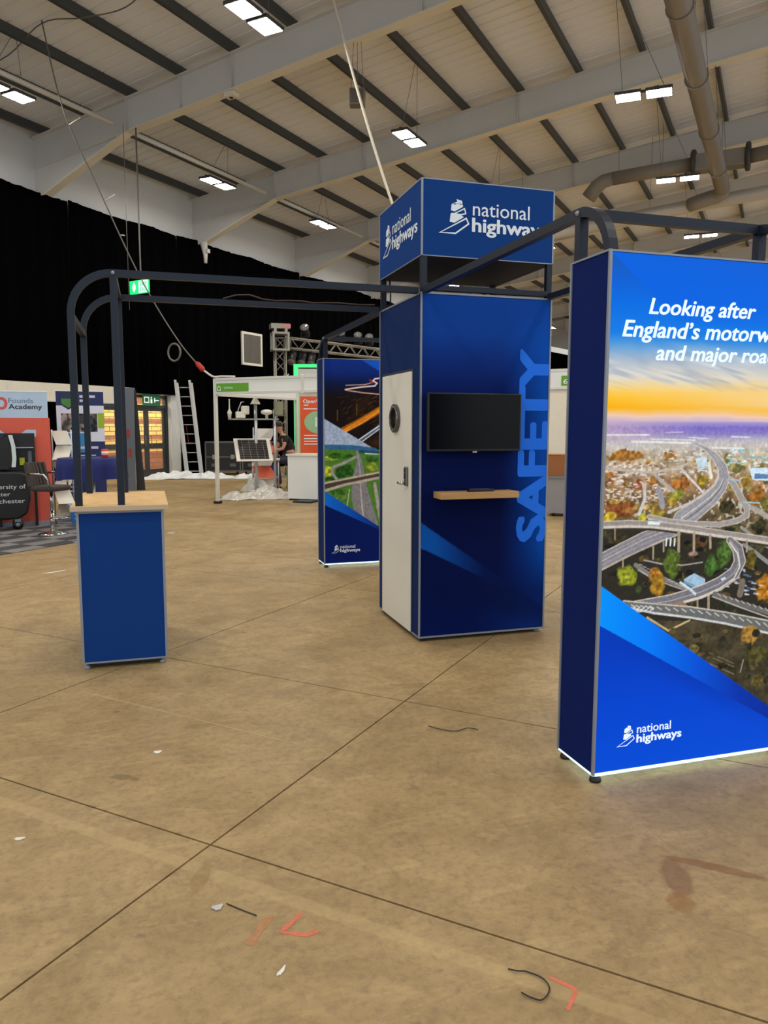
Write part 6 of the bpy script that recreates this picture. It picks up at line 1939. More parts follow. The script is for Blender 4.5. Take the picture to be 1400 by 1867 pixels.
crumple('wrapped_base', 'low mast base wrapped in crumpled translucent plastic', 'plastic wrap', hw(-8.05, 11.25, .0), -HY + R(42), 1.55, 1.0, .30, M_film, 5)
crumple('plastic_bundle', 'upright tuft of crumpled clear plastic at the mast foot', 'plastic wrap', hw(-8.35, 11.5, .12), -HY + R(40), .6, .4, .42, M_film, 9, 18)
crumple('plastic_sheet', 'long white plastic sheet lying on the floor before the ladder', 'plastic sheet', (-.75, 18.1, 0), R(-4), 2.5, 1.2, .26, mat('white_film', (232, 236, 238), .35, var=.05), 12, 40)
crumple('plastic_sheet', 'thin white plastic sheet on the floor before the flight cases', 'plastic sheet', (1.06, 17.7, 0), R(-6), 1.0, .9, .18, MATS['white_film'], 15, 30)

# folding leaflet racks (zigzag shelves)
def zig_rack(name, label, loc, rz, w, h, n, cols, step):
    t = thing(name, label, 'leaflet rack', loc, rz)
    z = h
    k_ = 0
    xs = []
    for i in range(n):
        z0 = .08 + (h - .08) * i / n
        z1 = .08 + (h - .08) * (i + .92) / n
        sgn = 1 if i % 2 else -1
        M = cols[i % len(cols)]
        b_ = MB()
        b_.add([(-w / 2 + sgn * step, -.12, z0), (w / 2 + sgn * step, -.12, z0), (w / 2 - sgn * step, .06, z1), (-w / 2 - sgn * step, .06, z1), (-w / 2 + sgn * step, -.10, z0), (w / 2 + sgn * step, -.10, z0), (w / 2 - sgn * step, .08, z1), (-w / 2 - sgn * step, .08, z1)],
               [(0, 1, 2, 3), (7, 6, 5, 4), (0, 4, 5, 1), (1, 5, 6, 2), (2, 6, 7, 3), (3, 7, 4, 0)])
        p = b_.build('leaflet_tray', M, t)
    MB().box(-w / 2, w / 2, -.15, .15, 0, .03).build('base', M_mast, t)
    MB().tube([(-w / 2 - .02, .06, .02), (-w / 2 - .02, .06, h)], .012, 6).tube([(w / 2 + .02, .06, .02), (w / 2 + .02, .06, h)], .012, 6).build('upright', M_mast, t)
    return t
M_acr = mat('acrylic_pale', (206, 202, 190), .25)
M_acr2 = mat('acrylic_white', (236, 232, 218), .3)
M_acr3 = mat('acrylic_taupe', (160, 150, 132), .3)
M_lfo = mat('leaflet_orange', (224, 104, 70), .6)
M_lfw = mat('leaflet_white', (208, 206, 200), .5)
zig_rack('leaflet_rack', 'orange and white zigzag leaflet rack behind the weather mast', hw(-8.5, 12.05), -HY + R(42), .42, 1.5, 5, (M_lfw, M_lfo, M_lfw, M_lfo), .07)

# ================================================================== person working behind the mast
def skin(name, verts, edges, M, parent=None, loc=(0, 0, 0), rz=0, **tags):
    me = bpy.data.meshes.new(name)
    me.from_pydata([v[:3] for v in verts], edges, [])
    me.materials.append(M)
    o_ = link(name, me, parent, loc, rz, **tags)
    sk = o_.modifiers.new('skin', 'SKIN')
    me.skin_vertices.new() if not me.skin_vertices else None
    for i, v in enumerate(verts):
        me.skin_vertices[0].data[i].radius = (v[3], v[4] if len(v) > 4 else v[3])
        me.skin_vertices[0].data[i].use_root = (i == 0)
    ss = o_.modifiers.new('smooth', 'SUBSURF')
    ss.levels = ss.render_levels = 2
    for p in me.polygons:
        p.use_smooth = True
    sk.use_smooth_shade = True
    return o_
M_skin = mat('skin', (190, 140, 116), .55)
M_tee = mat('black_tshirt', (20, 20, 24), .85)
M_jean = mat('dark_trousers', (40, 44, 62), .85)
PX, PY, PZ = 1.56, 13.6, 0
# local: +x is where the person faces
bv = [(0, 0, .78, .13, .15), (.06, 0, .95, .13, .15), (.14, 0, 1.12, .12, .16), (.21, 0, 1.25, .09, .14), (.25, 0, 1.33, .05), (.29, 0, 1.40, .055), (.32, 0, 1.47, .085, .075), (.34, 0, 1.55, .075, .07)]
be = [(i, i + 1) for i in range(7)]
def limb(bv, be, root, pts):
    k_ = root
    for p in pts:
        bv.append(p)
        be.append((k_, len(bv) - 1))
        k_ = len(bv) - 1
    return k_
for sy in (-1, 1):
    w_ = limb(bv, be, 3, [(.22, sy * .19, 1.24, .058), (.27, sy * .24, 1.10, .047), (.32, sy * .25, .98, .04), (.42, sy * .16, .97, .034), (.53, sy * .08, .99, .026), (.57, sy * .06, 1.0, .03, .016), (.60, sy * .05, .995, .026, .013)])
    for q, (dx, dy, L_) in enumerate(((.028, .022, .035), (.036, .008, .045), (.036, -.007, .042), (.028, -.02, .032))):
        limb(bv, be, w_, [(.60 + dx, sy * (.05 + dy), .985, .009), (.60 + dx + L_ * .8, sy * (.05 + dy), .965, .008)])
    limb(bv, be, w_ - 8 - 1 if False else w_, [(.60, sy * (.05 - .03), .98, .010), (.63, sy * (.05 - .045), .965, .009)])
    limb(bv, be, 0, [(.06, sy * .11, .74, .09), (.25, sy * .13, .70, .085), (.43, sy * .14, .68, .065), (.42, sy * .14, .48, .055), (.38, sy * .14, .26, .045), (.36, sy * .14, .09, .04), (.42, sy * .15, .045, .04, .03), (.52, sy * .155, .04, .035, .02)])
person = skin('person', bv, be, M_skin, None, (PX, PY, PZ), R(188), label='person in black t-shirt and cap bending over behind the weather mast', cat='person')
tv_, te = [(-.0, 0, .80, .15, .17), (.06, 0, .95, .145, .165), (.14, 0, 1.12, .135, .175), (.21, 0, 1.26, .1, .15), (.245, 0, 1.315, .062)], [(0, 1), (1, 2), (2, 3), (3, 4)]
for sy in (-1, 1):
    limb(tv_, te, 3, [(.22, sy * .19, 1.245, .072), (.265, sy * .235, 1.12, .062)])
skin('t_shirt', tv_, te, M_tee, person)
jv, je = [(0, 0, .78, .145, .16)], []
for sy in (-1, 1):
    limb(jv, je, 0, [(.06, sy * .11, .74, .105), (.25, sy * .13, .70, .097), (.43, sy * .14, .68, .078), (.42, sy * .14, .48, .068), (.38, sy * .14, .26, .06), (.365, sy * .14, .12, .056)])
skin('trousers', jv, je, M_jean, person)
b = MB().lathe([(.098, 0), (.1, .03), (.085, .08), (.05, .11), (.01, .12)], (.325, 0, 1.535), 16).box(.39, .49, -.06, .06, 1.535, 1.548)
b.build('cap', M_dark, person, bevel=.004)
b = MB()
for sy in (-1, 1):
    b.ball((.405, sy * .03, 1.51), .008, .012, .008, 8)
b.build('eye', M_dark, person)
MB().ball((.412, 0, 1.485), .018, .012, .02, 8).build('nose', M_skin, person)
MB().box(.396, .406, -.02, .02, 1.445, 1.452).build('mouth', mat('lips', (150, 90, 80), .5), person)
b = MB()
for sy in (-1, 1):
    b.ball((.32, sy * .078, 1.49), .016, .008, .026, 8)
b.build('ear', M_skin, person)
for sy in (-1, 1):
    MB().ball((.44, sy * .148, .045), .12, .05, .045, 12).build('shoe', M_dark, person)
st = thing('stool', 'low black stool under the person in the cap', 'stool', (PX + .01, PY, 0), 0)
MB().lathe([(.17, .56), (.18, .58), (.18, .61), (.16, .63)], (0, 0, 0), 18).build('seat', M_dark, st)
for i in range(4):
    a = math.pi / 4 + i * math.pi / 2
    MB().tube([(.1 * math.cos(a), .1 * math.sin(a), .57), (.19 * math.cos(a), .19 * math.sin(a), 0)], .014, 8).build('leg', M_mast, st)
wt = thing('side_table', 'small white work table in front of the person in the cap', 'table', (.86, 13.3, 0), R(-10))
MB().box(-.34, .34, -.25, .25, .72, .76).build('top', M_shell, wt, bevel=.005)
for x in (-.3, .3):
    for y in (-.21, .21):
        MB().cyl((x, y, 0), (x, y, .72), .018, 8).build('leg', M_mast, wt)
MB().box(-.3, .3, -.2, .2, .3, .32).build('lower_shelf', M_shell, wt)
bx = MB().box(-.12, .12, -.12, .12, 0, .3).build('storage_box', mat('box_blue', (34, 52, 140), .5), None, (1.0, 13.28, .32), R(-10), bevel=.01, label='small blue box on the lower shelf of the white work table', cat='box')

# ================================================================== lighting truss
def truss_mb(a, c, size=.3, r=.022):
    a, c = Vector(a), Vector(c)
    d = (c - a).normalized()
    s1 = d.cross(Vector((0, 0, 1)))
    if s1.length < .1:
        s1 = Vector((1, 0, 0))
    s1.normalize()
    s2 = s1.cross(d)
    L_ = (c - a).length
    chords = [(a + s1 * i * size / 2 + s2 * j * size / 2, c + s1 * i * size / 2 + s2 * j * size / 2) for i, j in ((-1, -1), (1, -1), (1, 1), (-1, 1))]
    br = MB()
    n = max(2, int(L_ / (size * 1.1)))
    for f_ in range(4):
        p0, p1 = chords[f_], chords[(f_ + 1) % 4]
        for i in range(n):
            t0, t1 = i / n, (i + 1) / n
            A_, B_ = (p0, p1) if i % 2 else (p1, p0)
            br.tube([A_[0].lerp(A_[1], t0), B_[0].lerp(B_[1], t1)], r * .55, 5)
        for i in (0, n):
            br.tube([p0[0].lerp(p0[1], i / n), p1[0].lerp(p1[1], i / n)], r * .55, 5)
    return chords, br
M_truss = mat('truss_alu', (150, 147, 138), .4, metal=.5)
T0, T1 = Vector((1.98, 17.72, 0)), Vector((8.85, 22.44, 0))
tr = thing('lighting_truss_tower', 'upright aluminium truss tower behind the white booth', 'truss', T0)
ch, br_ = truss_mb((0, 0, .05), (0, 0, 4.1))
for a, c in ch:
    MB().cyl(a, c, .025, 8).build('chord', M_truss, tr)
br_.build('bracing', M_truss, tr)
MB().box(-.35, .35, -.35, .35, 0, .05).build('base_plate', M_truss, tr)
sl = MB().box(-.24, .24, -.24, .24, 3.72, 3.78).box(-.24, .24, -.24, .24, 4.2, 4.26)
for x in (-.22, .22):
    for y in (-.22, .22):
        sl.box(x - .03, x + .03, y - .03, y + .03, 3.72, 4.26)
sl.build('sleeve_block', M_truss, tr)
MB().box(-.28, .28, -.2, .2, 4.36, 4.5).box(-.2, -.12, -.2, .2, 4.26, 4.36).box(.12, .2, -.2, .2, 4.26, 4.36).build('head_pulley', M_truss, tr)
MB().box(.02, .29, -.21, -.19, 4.38, 4.48).build('head_label', mat('label_pink', (206, 130, 126), .6), tr)
for i, (z0, z1) in enumerate(((2.5, 2.68), (2.85, 3.05))):
    MB().bar((-.15 + i * .2, -.17, z0), (.02 + i * .2, -.17, z1), .07, .02).build('tape', M_shell, tr)
tb = thing('lighting_truss_beam', 'horizontal aluminium lighting truss running from the tower', 'truss', T0)
dv = (T1 - T0)
ch, br_ = truss_mb(Vector((.25, .17, 3.98)), dv + Vector((0, 0, 3.98)))
for a, c in ch:
    MB().cyl(a, c, .025, 8).build('chord', M_truss, tb)
br_.build('bracing', M_truss, tb)
tr2 = dup(tr, T1, 0, 'truss tower hidden behind the safety tower, far end of the lighting truss')
M_lamp = mat('stage_lamp_body', (22, 22, 24), .6)
M_lens = mat('stage_lamp_lens', (110, 108, 104), .2)
def stage_lamp(t, above, label):
    p = T0.lerp(T1, t) + Vector((0, 0, 3.98))
    o_ = thing('stage_light', label, 'stage light', p, R(-35), group='stage lights clamped to the lighting truss')
    sg_ = 1 if above else -1
    MB().tube([(0, 0, .15 * sg_), (0, 0, .24 * sg_)], .02, 6).build('clamp', M_lamp, o_)
    MB().tube([(-.14, 0, .4 * sg_), (-.14, 0, .24 * sg_), (.14, 0, .24 * sg_), (.14, 0, .4 * sg_)], .014, 6).build('yoke', M_lamp, o_)
    c = Vector((0, 0, .4 * sg_))
    d_ = Vector((.1, -.5, .35 if above else -.6)).normalized()
    bd = MB().tube([c - d_ * .2, c - d_ * .14, c + d_ * .12, c + d_ * .2], [.05, .11, .12, .15], 12).build('lamp_can', M_lamp, o_)
    MB().tube([c + d_ * .195, c + d_ * .205], .13, 12).build('lens', M_lens, bd)
stage_lamp(.13, True, 'stage light standing on top of the truss nearest its tower')
stage_lamp(.33, True, 'second stage light on top of the truss, right of the tower')
stage_lamp(.43, True, 'third stage light on top of the truss, next to the safety tower')
stage_lamp(.50, True, 'stage light on top of the truss half hidden by the safety tower')
for i, t_ in enumerate((.06, .11, .16, .21)):
    stage_lamp(t_, False, ('first', 'second', 'third', 'fourth')[i] + ' stage light hanging under the truss, counted from its tower')

# green-edged stand wall beyond the booth
gw = thing('led_wall', 'white stand wall edged with a glowing green light strip', 'display wall', (1.79, 14.7, 0), R(-16))
M_led = mat('led_green', (40, 160, 90), .4, emit=.75, emitc=(70, 250, 140))
MB().box(.14, 1.6, .02, .12, 0, 3.0).build('panel', mat('wall_grey', (196, 196, 188), .6), gw)
MB().box(.03, .14, 0, .14, 0, 3.12).box(.14, 1.6, 0, .14, 3.04, 3.12).build('led_edge', M_led, gw)
sc_ = MB().box(.34, 1.2, -.02, .02, 2.4, 2.85).build('louvre_panel', M_shell, gw)
for i in range(5):
    MB().box(.2, .3, -.01, .02, 2.4 + i * .1, 2.46 + i * .1).build('louvre', M_shell, gw)

# flight cases
def flight(label, loc, rz, w, h, d):
    t = thing('flight_case', label, 'flight case', loc, rz, 'flight cases against the drape')
    MB().box(0, w, 0, d, .12, h).build('shell', mat('case_black', (18, 18, 20), .5), t)
    ed_ = MB()
    for x in (0, w):
        for y in (0, d):
            ed_.box(x - .02, x + .02, y - .02, y + .02, .12, h)
    for z in (.12, h * .55, h):
        ed_.box(0, w, -.02, .01, z - .02, z + .02)
    for z in (.12, h):
        ed_.box(-.02, .01, 0, d, z - .02, z + .02).box(w - .01, w + .02, 0, d, z - .02, z + .02).box(0, w, d - .01, d + .02, z - .02, z + .02)
    ed_.build('edging', mat('case_alu', (104, 104, 104), .4, metal=.6), t)
    for x in (w * .25, w * .78):
        MB().box(x - .06, x + .06, -.03, -.005, h * .55 - .07, h * .55 + .07).build('latch', M_truss, t)
        MB().box(x - .09, x + .09, -.02, -.002, h * .3 - .05, h * .3 + .05).build('handle', MATS['case_alu'], t)
    for x in (.1, w - .1):
        for y in (.1, d - .1):
            MB().cyl((x - .02, y, .05), (x + .02, y, .05), .05, 12).box(x - .03, x + .03, y - .03, y + .03, .08, .12).build('castor', M_dark, t)
flight('black flight case with metal edging right of the ladder', (-.12, 19.35, 0), R(-8), 1.06, 1.02, .7)
flight('black flight case with metal edging behind the booth post', (1.0, 19.2, 0), R(-8), 1.0, 1.02, .7)

# ladder leaning on the white jamb
ld = thing('extension_ladder', 'tall aluminium extension ladder leaning on the wall by the doors', 'ladder', tuple(hw(-13.95, 15.6)), R(-4))
M_lad = mat('ladder_alu', (176, 176, 174), .35, metal=.7)
lean = Vector((-.27, .42, 2.9))
for off, y_ in ((0, 0), (.05, -.07)):
    for x in (0, .42):
        MB().bar((x + off, y_, 0), Vector((x + off, y_, 0)) + lean * (1 if not off else .97), .035, .075, (1, 0, 0)).build('stile', M_lad, ld)
for i in range(10):
    t_ = (i + .6) / 10.4
    p = lean * t_
    MB().cyl((p.x, p.y, p.z), (p.x + .42, p.y, p.z), .017, 8).build('rung', M_lad, ld)
p = lean * .42
MB().bar((p.x + .2, p.y + .03, p.z - .25), (p.x + .14, p.y + .09, p.z + .3), .14, .01, (1, 0, 0)).build('red_label', mat('label_red', (140, 34, 30), .5), ld)
p = lean * .45
MB().bar((p.x - .03, p.y - .1, p.z - .55), (p.x - .16, p.y + .02, p.z + .5), .13, .012, (1, 0, 0)).build('pale_label', mat('label_cream', (226, 214, 176), .5), ld)

# dark panels stacked upright
pn = thing('leaning_panel', 'tall dark grey panel standing upright beside the glazed doors', 'panel', (-2.35, 14.0, 0), R(0))
MB().add([(0, 0, 0), (.22, 0, 0), (.25, .0, 2.42), (.0, 0, 2.42), (0, .05, 0), (.22, .05, 0), (.25, .05, 2.42), (.0, .05, 2.42)], [(0, 1, 2, 3), (7, 6, 5, 4), (0, 4, 5, 1), (1, 5, 6, 2), (2, 6, 7, 3), (3, 7, 4, 0)]).build('board', mat('panel_slate', (92, 100, 108), .4), pn)
MB().box(.05, .12, -.01, 0, 1.25, 1.45).build('red_sticker', mat('sticker_red', (150, 44, 40), .5), pn)
MB().box(.08, .15, -.01, 0, .8, 1.0).build('red_sticker', mat('sticker_red', (150, 44, 40), .5), pn)
pn = thing('leaning_panel', 'black tapering panel leaning right behind the grey upright panel', 'panel', (-2.12, 14.1, 0), R(0))
MB().add([(.0, 0, 0), (.2, 0, 0), (.06, .0, 2.38), (.0, 0, 2.38), (0, .05, 0), (.2, .05, 0), (.06, .05, 2.38), (.0, .05, 2.38)], [(0, 1, 2, 3), (7, 6, 5, 4), (0, 4, 5, 1), (1, 5, 6, 2), (2, 6, 7, 3), (3, 7, 4, 0)]).build('board', mat('panel_black', (28, 28, 30), .5), pn)

# ================================================================== stand at the left: carpet, banners, table, stool
cp = MB().box(-13.5, -6.4, 1.2, 6.6, 0, .004).build('carpet', mat('carpet_edge', (70, 70, 72), .9), None, (JX, JY, 0), -HY, label='grey checked carpet tiles on the left-hand stand', cat='carpet')
tm = [MB().box(.004, .496, .004, .496, .004, .008).mesh('carpet_tile'), MB().box(.004, .496, .004, .496, .004, .008).mesh('carpet_tile')]
tm[0].materials.append(mat('carpet_light', (128, 126, 126), .95, var=.2, scale=60))
tm[1].materials.append(mat('carpet_dark', (66, 66, 70), .95, var=.25, scale=60))
hm = [MB().box(.004, .246, .004, .246, .004, .008).mesh('carpet_tile') for _ in (0, 1)]
for i in (0, 1):
    hm[i].materials.append(tm[i].materials[0])
for i in range(26):
    for j in range(21):
        s, y = -6.4 - .25 * (i + 1), 1.25 + .25 * j
        if i > 13:
            continue
        link('carpet_tile', hm[(i + j + (j // 2)) % 2], cp, (s, y, 0))
for i in range(7):
    for j in range(10):
        link('carpet_tile', tm[(i + j) % 2], cp, (-10.4 - .5 * i, 1.3 + .5 * j, 0))
# shell scheme fascia behind the stand
sf = thing('exhibition_booth', 'cream shell-scheme fascia behind the orange and blue banners', 'booth', hw(-13, 7.0), -HY)
M_cream = mat('fascia_cream', (224, 218, 202), .6)
for y in (0, 2.0, 4.0, 5.6):
    MB().box(-.03, .03, y - .03, y + .03, 0, 2.5).build('post', M_post, sf)
for y0, y1 in ((.03, 1.97), (2.03, 3.97), (4.03, 5.57)):
    MB().box(-.02, .02, y0, y1, 2.12, 2.5).build('fascia', M_cream, sf)
    MB().box(-.035, .035, y0, y1, 2.08, 2.12).build('fascia_rail', M_post, sf)
MB().box(-1.6, -.03, 5.58, 5.62, 2.12, 2.5).build('fascia', M_cream, sf)

# orange roll-up
ob = thing('rollup_banner', 'tall orange banner with pale blue top reading Founds Academy', 'banner', (-3.27, 7.82, 0), R(8))
W = .92
M_pb = mat('banner_pale_blue', (178, 200, 224), .6)
M_ob = mat('banner_coral', (214, 92, 72), .6)
MB().box(-W, 0, -.08, .08, 0, .07).build('base', M_alu, ob)
MB().box(-W + .02, -.0, -.006, .006, .07, 1.66).build('lower_sheet', M_ob, ob)
MB().box(-W + .02, -.02, -.006, .006, 1.66, 2.05).build('upper_sheet', M_pb, ob)
MB().box(-W + .02, -.02, -.012, .012, 2.05, 2.075).build('top_rail', M_shell, ob)
f = lambda u, v: (u, -.0085, v)
b = text_mb('Founds', -.56, -.22, 1.885, 1.955, f, .0)
b.build('lettering', mat('print_grey', (96, 112, 132), .6), ob)
text_mb('Academy', -.56, -.1, 1.795, 1.865, f, .014).build('lettering', mat('print_black', (20, 24, 34), .6), ob)
b = MB()
for i in range(3):
    cx = -.655 - i * .11
    strokes_mb(b, [(cx + .062 * math.cos(a), 1.875 + .075 * math.sin(a)) for a in [2 * math.pi * q / 14 for q in range(14)]], .04, f)
b.build('chain_logo', mat('print_red', (206, 84, 74), .6), ob)
b = MB()
for poly in ([(-.84, 1.36), (-.84, 1.48), (-.7, 1.48), (-.58, 1.38), (-.46, 1.38), (-.34, 1.48), (-.2, 1.48), (-.2, 1.36), (-.3, 1.43), (-.44, 1.36), (-.6, 1.36), (-.74, 1.43)],):
    b.add([f(*p) for p in poly], [tuple(range(len(poly)))])
b.build('pale_shape', M_pb, ob)

# blue roll-up
rb_ = thing('rollup_banner', 'navy and white photo banner with green shield behind the round table', 'banner', (-3.24, 8.5, 0), R(6))
W = .73
M_bn = mat('banner_navy', (22, 36, 92), .6)
MB().box(0, W, -.08, .08, 0, .07).build('base', M_alu, rb_)
MB().box(0, W, -.005, .005, .07, 2.1).build('sheet', M_bn, rb_)
MB().box(0, W, -.012, .012, 2.1, 2.125).build('top_rail', M_shell, rb_)
def patch(name, x0, x1, z0, z1, M, d=.0):
    return MB().box(x0, x1, -.0075 - d, -.005 - d, z0, z1).build(name, M, rb_)
patch('white_field', 0, W, 1.28, 1.87, mat('banner_white', (214, 218, 236), .6))
patch('blue_field', 0, .5, 1.1, 1.42, mat('banner_azure', (44, 134, 200), .6), .0005)
patch('blue_field', 0, .08, .75, 1.12, MATS['banner_azure'], .0005)
patch('lime_tab', W - .1, W, 1.5, 1.75, mat('banner_lime', (150, 180, 40), .6), .001)
f = lambda u, v: (u, -.0085, v)
MB().add([f(.07, 1.88), f(.07, 2.12), f(.30, 2.12), f(.30, 1.88), f(.185, 1.80)], [(0, 1, 2, 3, 4)]).build('shield', mat('shield_navy', (24, 44, 74), .6), rb_)
MB().add([(.08, -.0095, 1.90), (.08, -.0095, 1.98), (.29, -.0095, 1.98), (.29, -.0095, 1.90), (.185, -.0095, 1.83)], [(0, 1, 2, 3, 4)]).build('shield_band', mat('shield_green', (70, 128, 58), .6), rb_)
cvp = Canvas(.07, .62, 1.44, 1.74, .02)
cvp.c[:] = 70
cvp.mix(full, np.clip((cvp.noise(.07, 61) - .3) * 2, 0, 1), (170, 156, 150))
cvp.mix(full, np.clip((cvp.noise(.05, 62) - .55) * 5, 0, 1), (40, 42, 52))
cvp.build('photo', print_mat('banner_photo'), rb_, lambda x, z: (x, -.0092, z))
cvp = Canvas(.10, .26, .8, 1.05, .02)
cvp.c[:] = 60
cvp.mix(full, np.clip((cvp.noise(.06, 63) - .4) * 3, 0, 1), (150, 130, 120))
cvp.build('photo', MATS.setdefault('bp2', print_mat('banner_photo_small')), rb_, lambda x, z: (x, -.0092, z))
M_pl = mat('print_pale', (196, 204, 222), .6)
for x0, x1, z in ((.36, .6, 2.0), (.36, .5, 1.93), (.28, .42, 1.16), (.5, .62, 1.16)):
    MB().box(x0, x1, -.0085, -.007, z, z + .04).build('heading', M_pl, rb_)
for i in range(8):
    MB().box(.28, .66 - .08 * (i % 3), -.0085, -.007, .8 + i * .035, .815 + i * .035).build('text_line', M_pl, rb_)
for i in range(3):
    MB().box(.05, .34 - .05 * i, -.0085, -.007, .45 + i * .07, .475 + i * .07).build('text_line', M_pl, rb_)

# round poseur table with cloth, red lantern
pt = thing('round_table', 'round poseur table with navy cloth behind the counter arch', 'table', (-2.56, 5.85, 0))
MB().lathe([(.4, 1.07), (.41, 1.08), (.41, 1.1), (.4, 1.11)], (0, 0, 0), 30).build('table_top', M_dark, pt)
MB().cyl((0, 0, .02), (0, 0, 1.07), .04, 14).build('column', M_mast, pt)
MB().lathe([(.28, 0), (.28, .012), (.06, .03)], (0, 0, 0), 24).build('base', M_mast, pt)
vs, fs = [], []
n = 72
for zi, (z, r_, am) in enumerate(((1.121, .0, 0), (1.121, .40, 0), (1.113, .425, .004), (1.0, .432, .015), (.84, .437, .028))):
    for i in range(n):
        a = 2 * math.pi * i / n
        rr = r_ + am * math.sin(a * 13) + am * .5 * math.sin(a * 7)
        vs.append((rr * math.cos(a), rr * math.sin(a), z + (0 if zi < 4 else .015 * math.sin(a * 5))))
for k_ in range(4):
    for i in range(n):
        fs.append((k_ * n + i, k_ * n + (i + 1) % n, (k_ + 1) * n + (i + 1) % n, (k_ + 1) * n + i))
MB().add(vs, fs, True).build('tablecloth', mat('cloth_navy', (16, 30, 98), .8), None, (-2.56, 5.85, 0), label='navy blue cloth draped over the round poseur table', cat='tablecloth')
ln = thing('lantern', 'small red and white candle jar on the navy table', 'jar', (-2.38, 5.75, 1.122))
MB().lathe([(.035, 0), (.042, .01), (.042, .11), (.036, .115)], (0, 0, 0), 16).build('jar', mat('jar_red', (214, 40, 32), .4), ln)
MB().lathe([(.043, .035), (.043, .085)], (0, 0, 0), 16).build('jar_label', mat('jar_cream', (244, 214, 190), .5), ln)

# bar stool
bs = thing('bar_stool', 'brown upholstered bar stool with chrome column and footrest', 'stool', (-3.16, 6.62, 0.008), R(58))
M_up = mat('stool_brown', (62, 54, 50), .7, bump=.2, scale=30)
M_chr = MATS['chrome']
MB().lathe([(.2, 0), (.2, .012), (.12, .03), (.035, .05)], (0, 0, 0), 24).build('base', M_chr, bs)
MB().cyl((0, 0, .04), (0, 0, .34), .03, 14).build('column', M_chr, bs)
MB().cyl((0, 0, .34), (0, 0, .62), .022, 14).build('gas_lift', M_chr, bs)
MB().tube([(0, -.02, .24), (-.12, -.06, .24), (-.14, -.18, .24), (0, -.24, .24), (.14, -.18, .24), (.12, -.06, .24), (0, -.02, .24)], .01, 8).build('footrest', M_chr, bs)
MB().box(-.2, .2, -.19, .2, .62, .7).build('seat', M_up, bs, bevel=.03)
vs = []
for i in range(7):
    t_ = i / 6
    MB().bar((-.185 + i * .062 , .19 + .03 * (1 - (2 * t_ - 1) ** 2), .68), (-.17 + i * .057, .26 + .05 * (1 - (2 * t_ - 1) ** 2), 1.02), .058, .05, (1, 0, 0)).build('backrest_channel', M_up, bs, bevel=.015)
for sx in (-1, 1):
    MB().tube([(sx * .19, .22, .86), (sx * .23, .12, .87), (sx * .23, -.08, .86), (sx * .22, -.12, .8), (sx * .2, -.12, .66)], .014, 8).build('armrest', M_chr, bs)

# leaflet rack between banners
zig_rack('leaflet_rack', 'pale zigzag leaflet rack between the orange and navy banners', (-3.13, 8.02, 0), R(6), .24, 1.48, 6, (M_acr3, M_acr2, M_acr), .035)
# simulator pod
pod = thing('simulator_pod', 'black wheeled pod lettered University of Greater Manchester', 'display pod', (-3.5, 7.22, 0.008), R(8))
prof = [(-1.5, .16), (-.18, .16), (-.06, .24), (0.0, .5), (-.02, .82), (-.12, .86), (-1.5, .9)]
M_pod = mat('pod_black', (10, 10, 12), .35)
MB().prism(prof, .38, lambda u, v, w: (u, w, v)).build('shell', M_pod, pod, bevel=.03)
f = lambda u, v: (u, -.004, v)
M_pp = mat('pod_print', (206, 206, 206), .6)
text_mb('University of', -.62, -.07, .615, .68, f, .006).build('lettering', M_pp, pod)
text_mb('Greater', -.62, -.28, .51, .57, f, .006).build('lettering', M_pp, pod)
text_mb('Manchester', -.62, -.09, .405, .465, f, .006).build('lettering', M_pp, pod)
for x in (-.2, -1.2):
    for y in (.08, .3):
        wv = MB().tube([(x, y - .025, .075), (x, y + .025, .075)], .075, 16).build('castor', M_dark, pod)
        MB().tube([(x, y - .03, .075), (x, y + .03, .075)], .03, 10).build('hub', M_alu, wv)
        MB().box(x - .04, x + .04, y - .035, y + .035, .12, .17).build('castor_fork', M_alu, pod)
mo = thing('monitor', 'black curved screen with pale edge standing on the pod', 'monitor', (-3.5, 7.22, 0.935), R(8))
MB().box(-.62, -.28, .12, .5, -.03, .02).build('stand', M_pod, mo)
MB().add([(-.2, .1, .0), (-.28, .1, .47), (-.30, .12, .47), (-.9, .3, .47), (-.9, .3, .0), (-.2, .16, .0), (-.28, .16, .47), (-.9, .36, .47), (-.9, .36, .0)],
         [(0, 1, 2, 3, 4), (5, 8, 7, 6), (0, 5, 6, 1), (1, 6, 7, 3), (3, 7, 8, 4), (0, 4, 8, 5)]).build('screen', M_pod, mo)
vs = []
pts_ = [(-.19, .0), (-.175, .12), (-.18, .3), (-.215, .47)]
for dx, yy in ((0, .085), (-.055, .085), (-.055, .15), (0, .15)):
    vs += [(x + dx, yy, z) for x, z in pts_]
fs = []
for a in range(4):
    for i in range(3):
        fs.append((a * 4 + i, a * 4 + i + 1, ((a + 1) % 4) * 4 + i + 1, ((a + 1) % 4) * 4 + i))
fs += [(0, 4, 8, 12), (3, 15, 11, 7)]
MB().add(vs, fs).build('bezel', mat('bezel_pale', (206, 218, 216), .35), mo)
dk = thing('display_stand', 'black open display frame between pod and orange banner', 'display stand', (-3.42, 7.68, 0.008), R(8))
MB().box(-.56, -.1, 0, .03, .85, 1.42).build('backing', M_pod, dk)
MB().box(-.34, -.08, -.14, 0, 1.2, 1.21).build('tray', M_mast, dk)
MB().box(-.6, -.56, 0, .04, 0, 1.42).box(-.1, -.06, 0, .04, 0, 1.42).build('upright', M_pod, dk)
MB().box(-.28, -.21, -.02, 0, .94, 1.05).build('note', mat('note_yellow', (200, 212, 40), .6), dk)
MB().box(-.16, -.11, -.02, 0, .98, 1.15).build('grey_pad', mat('pad_grey', (110, 116, 130), .6), dk)
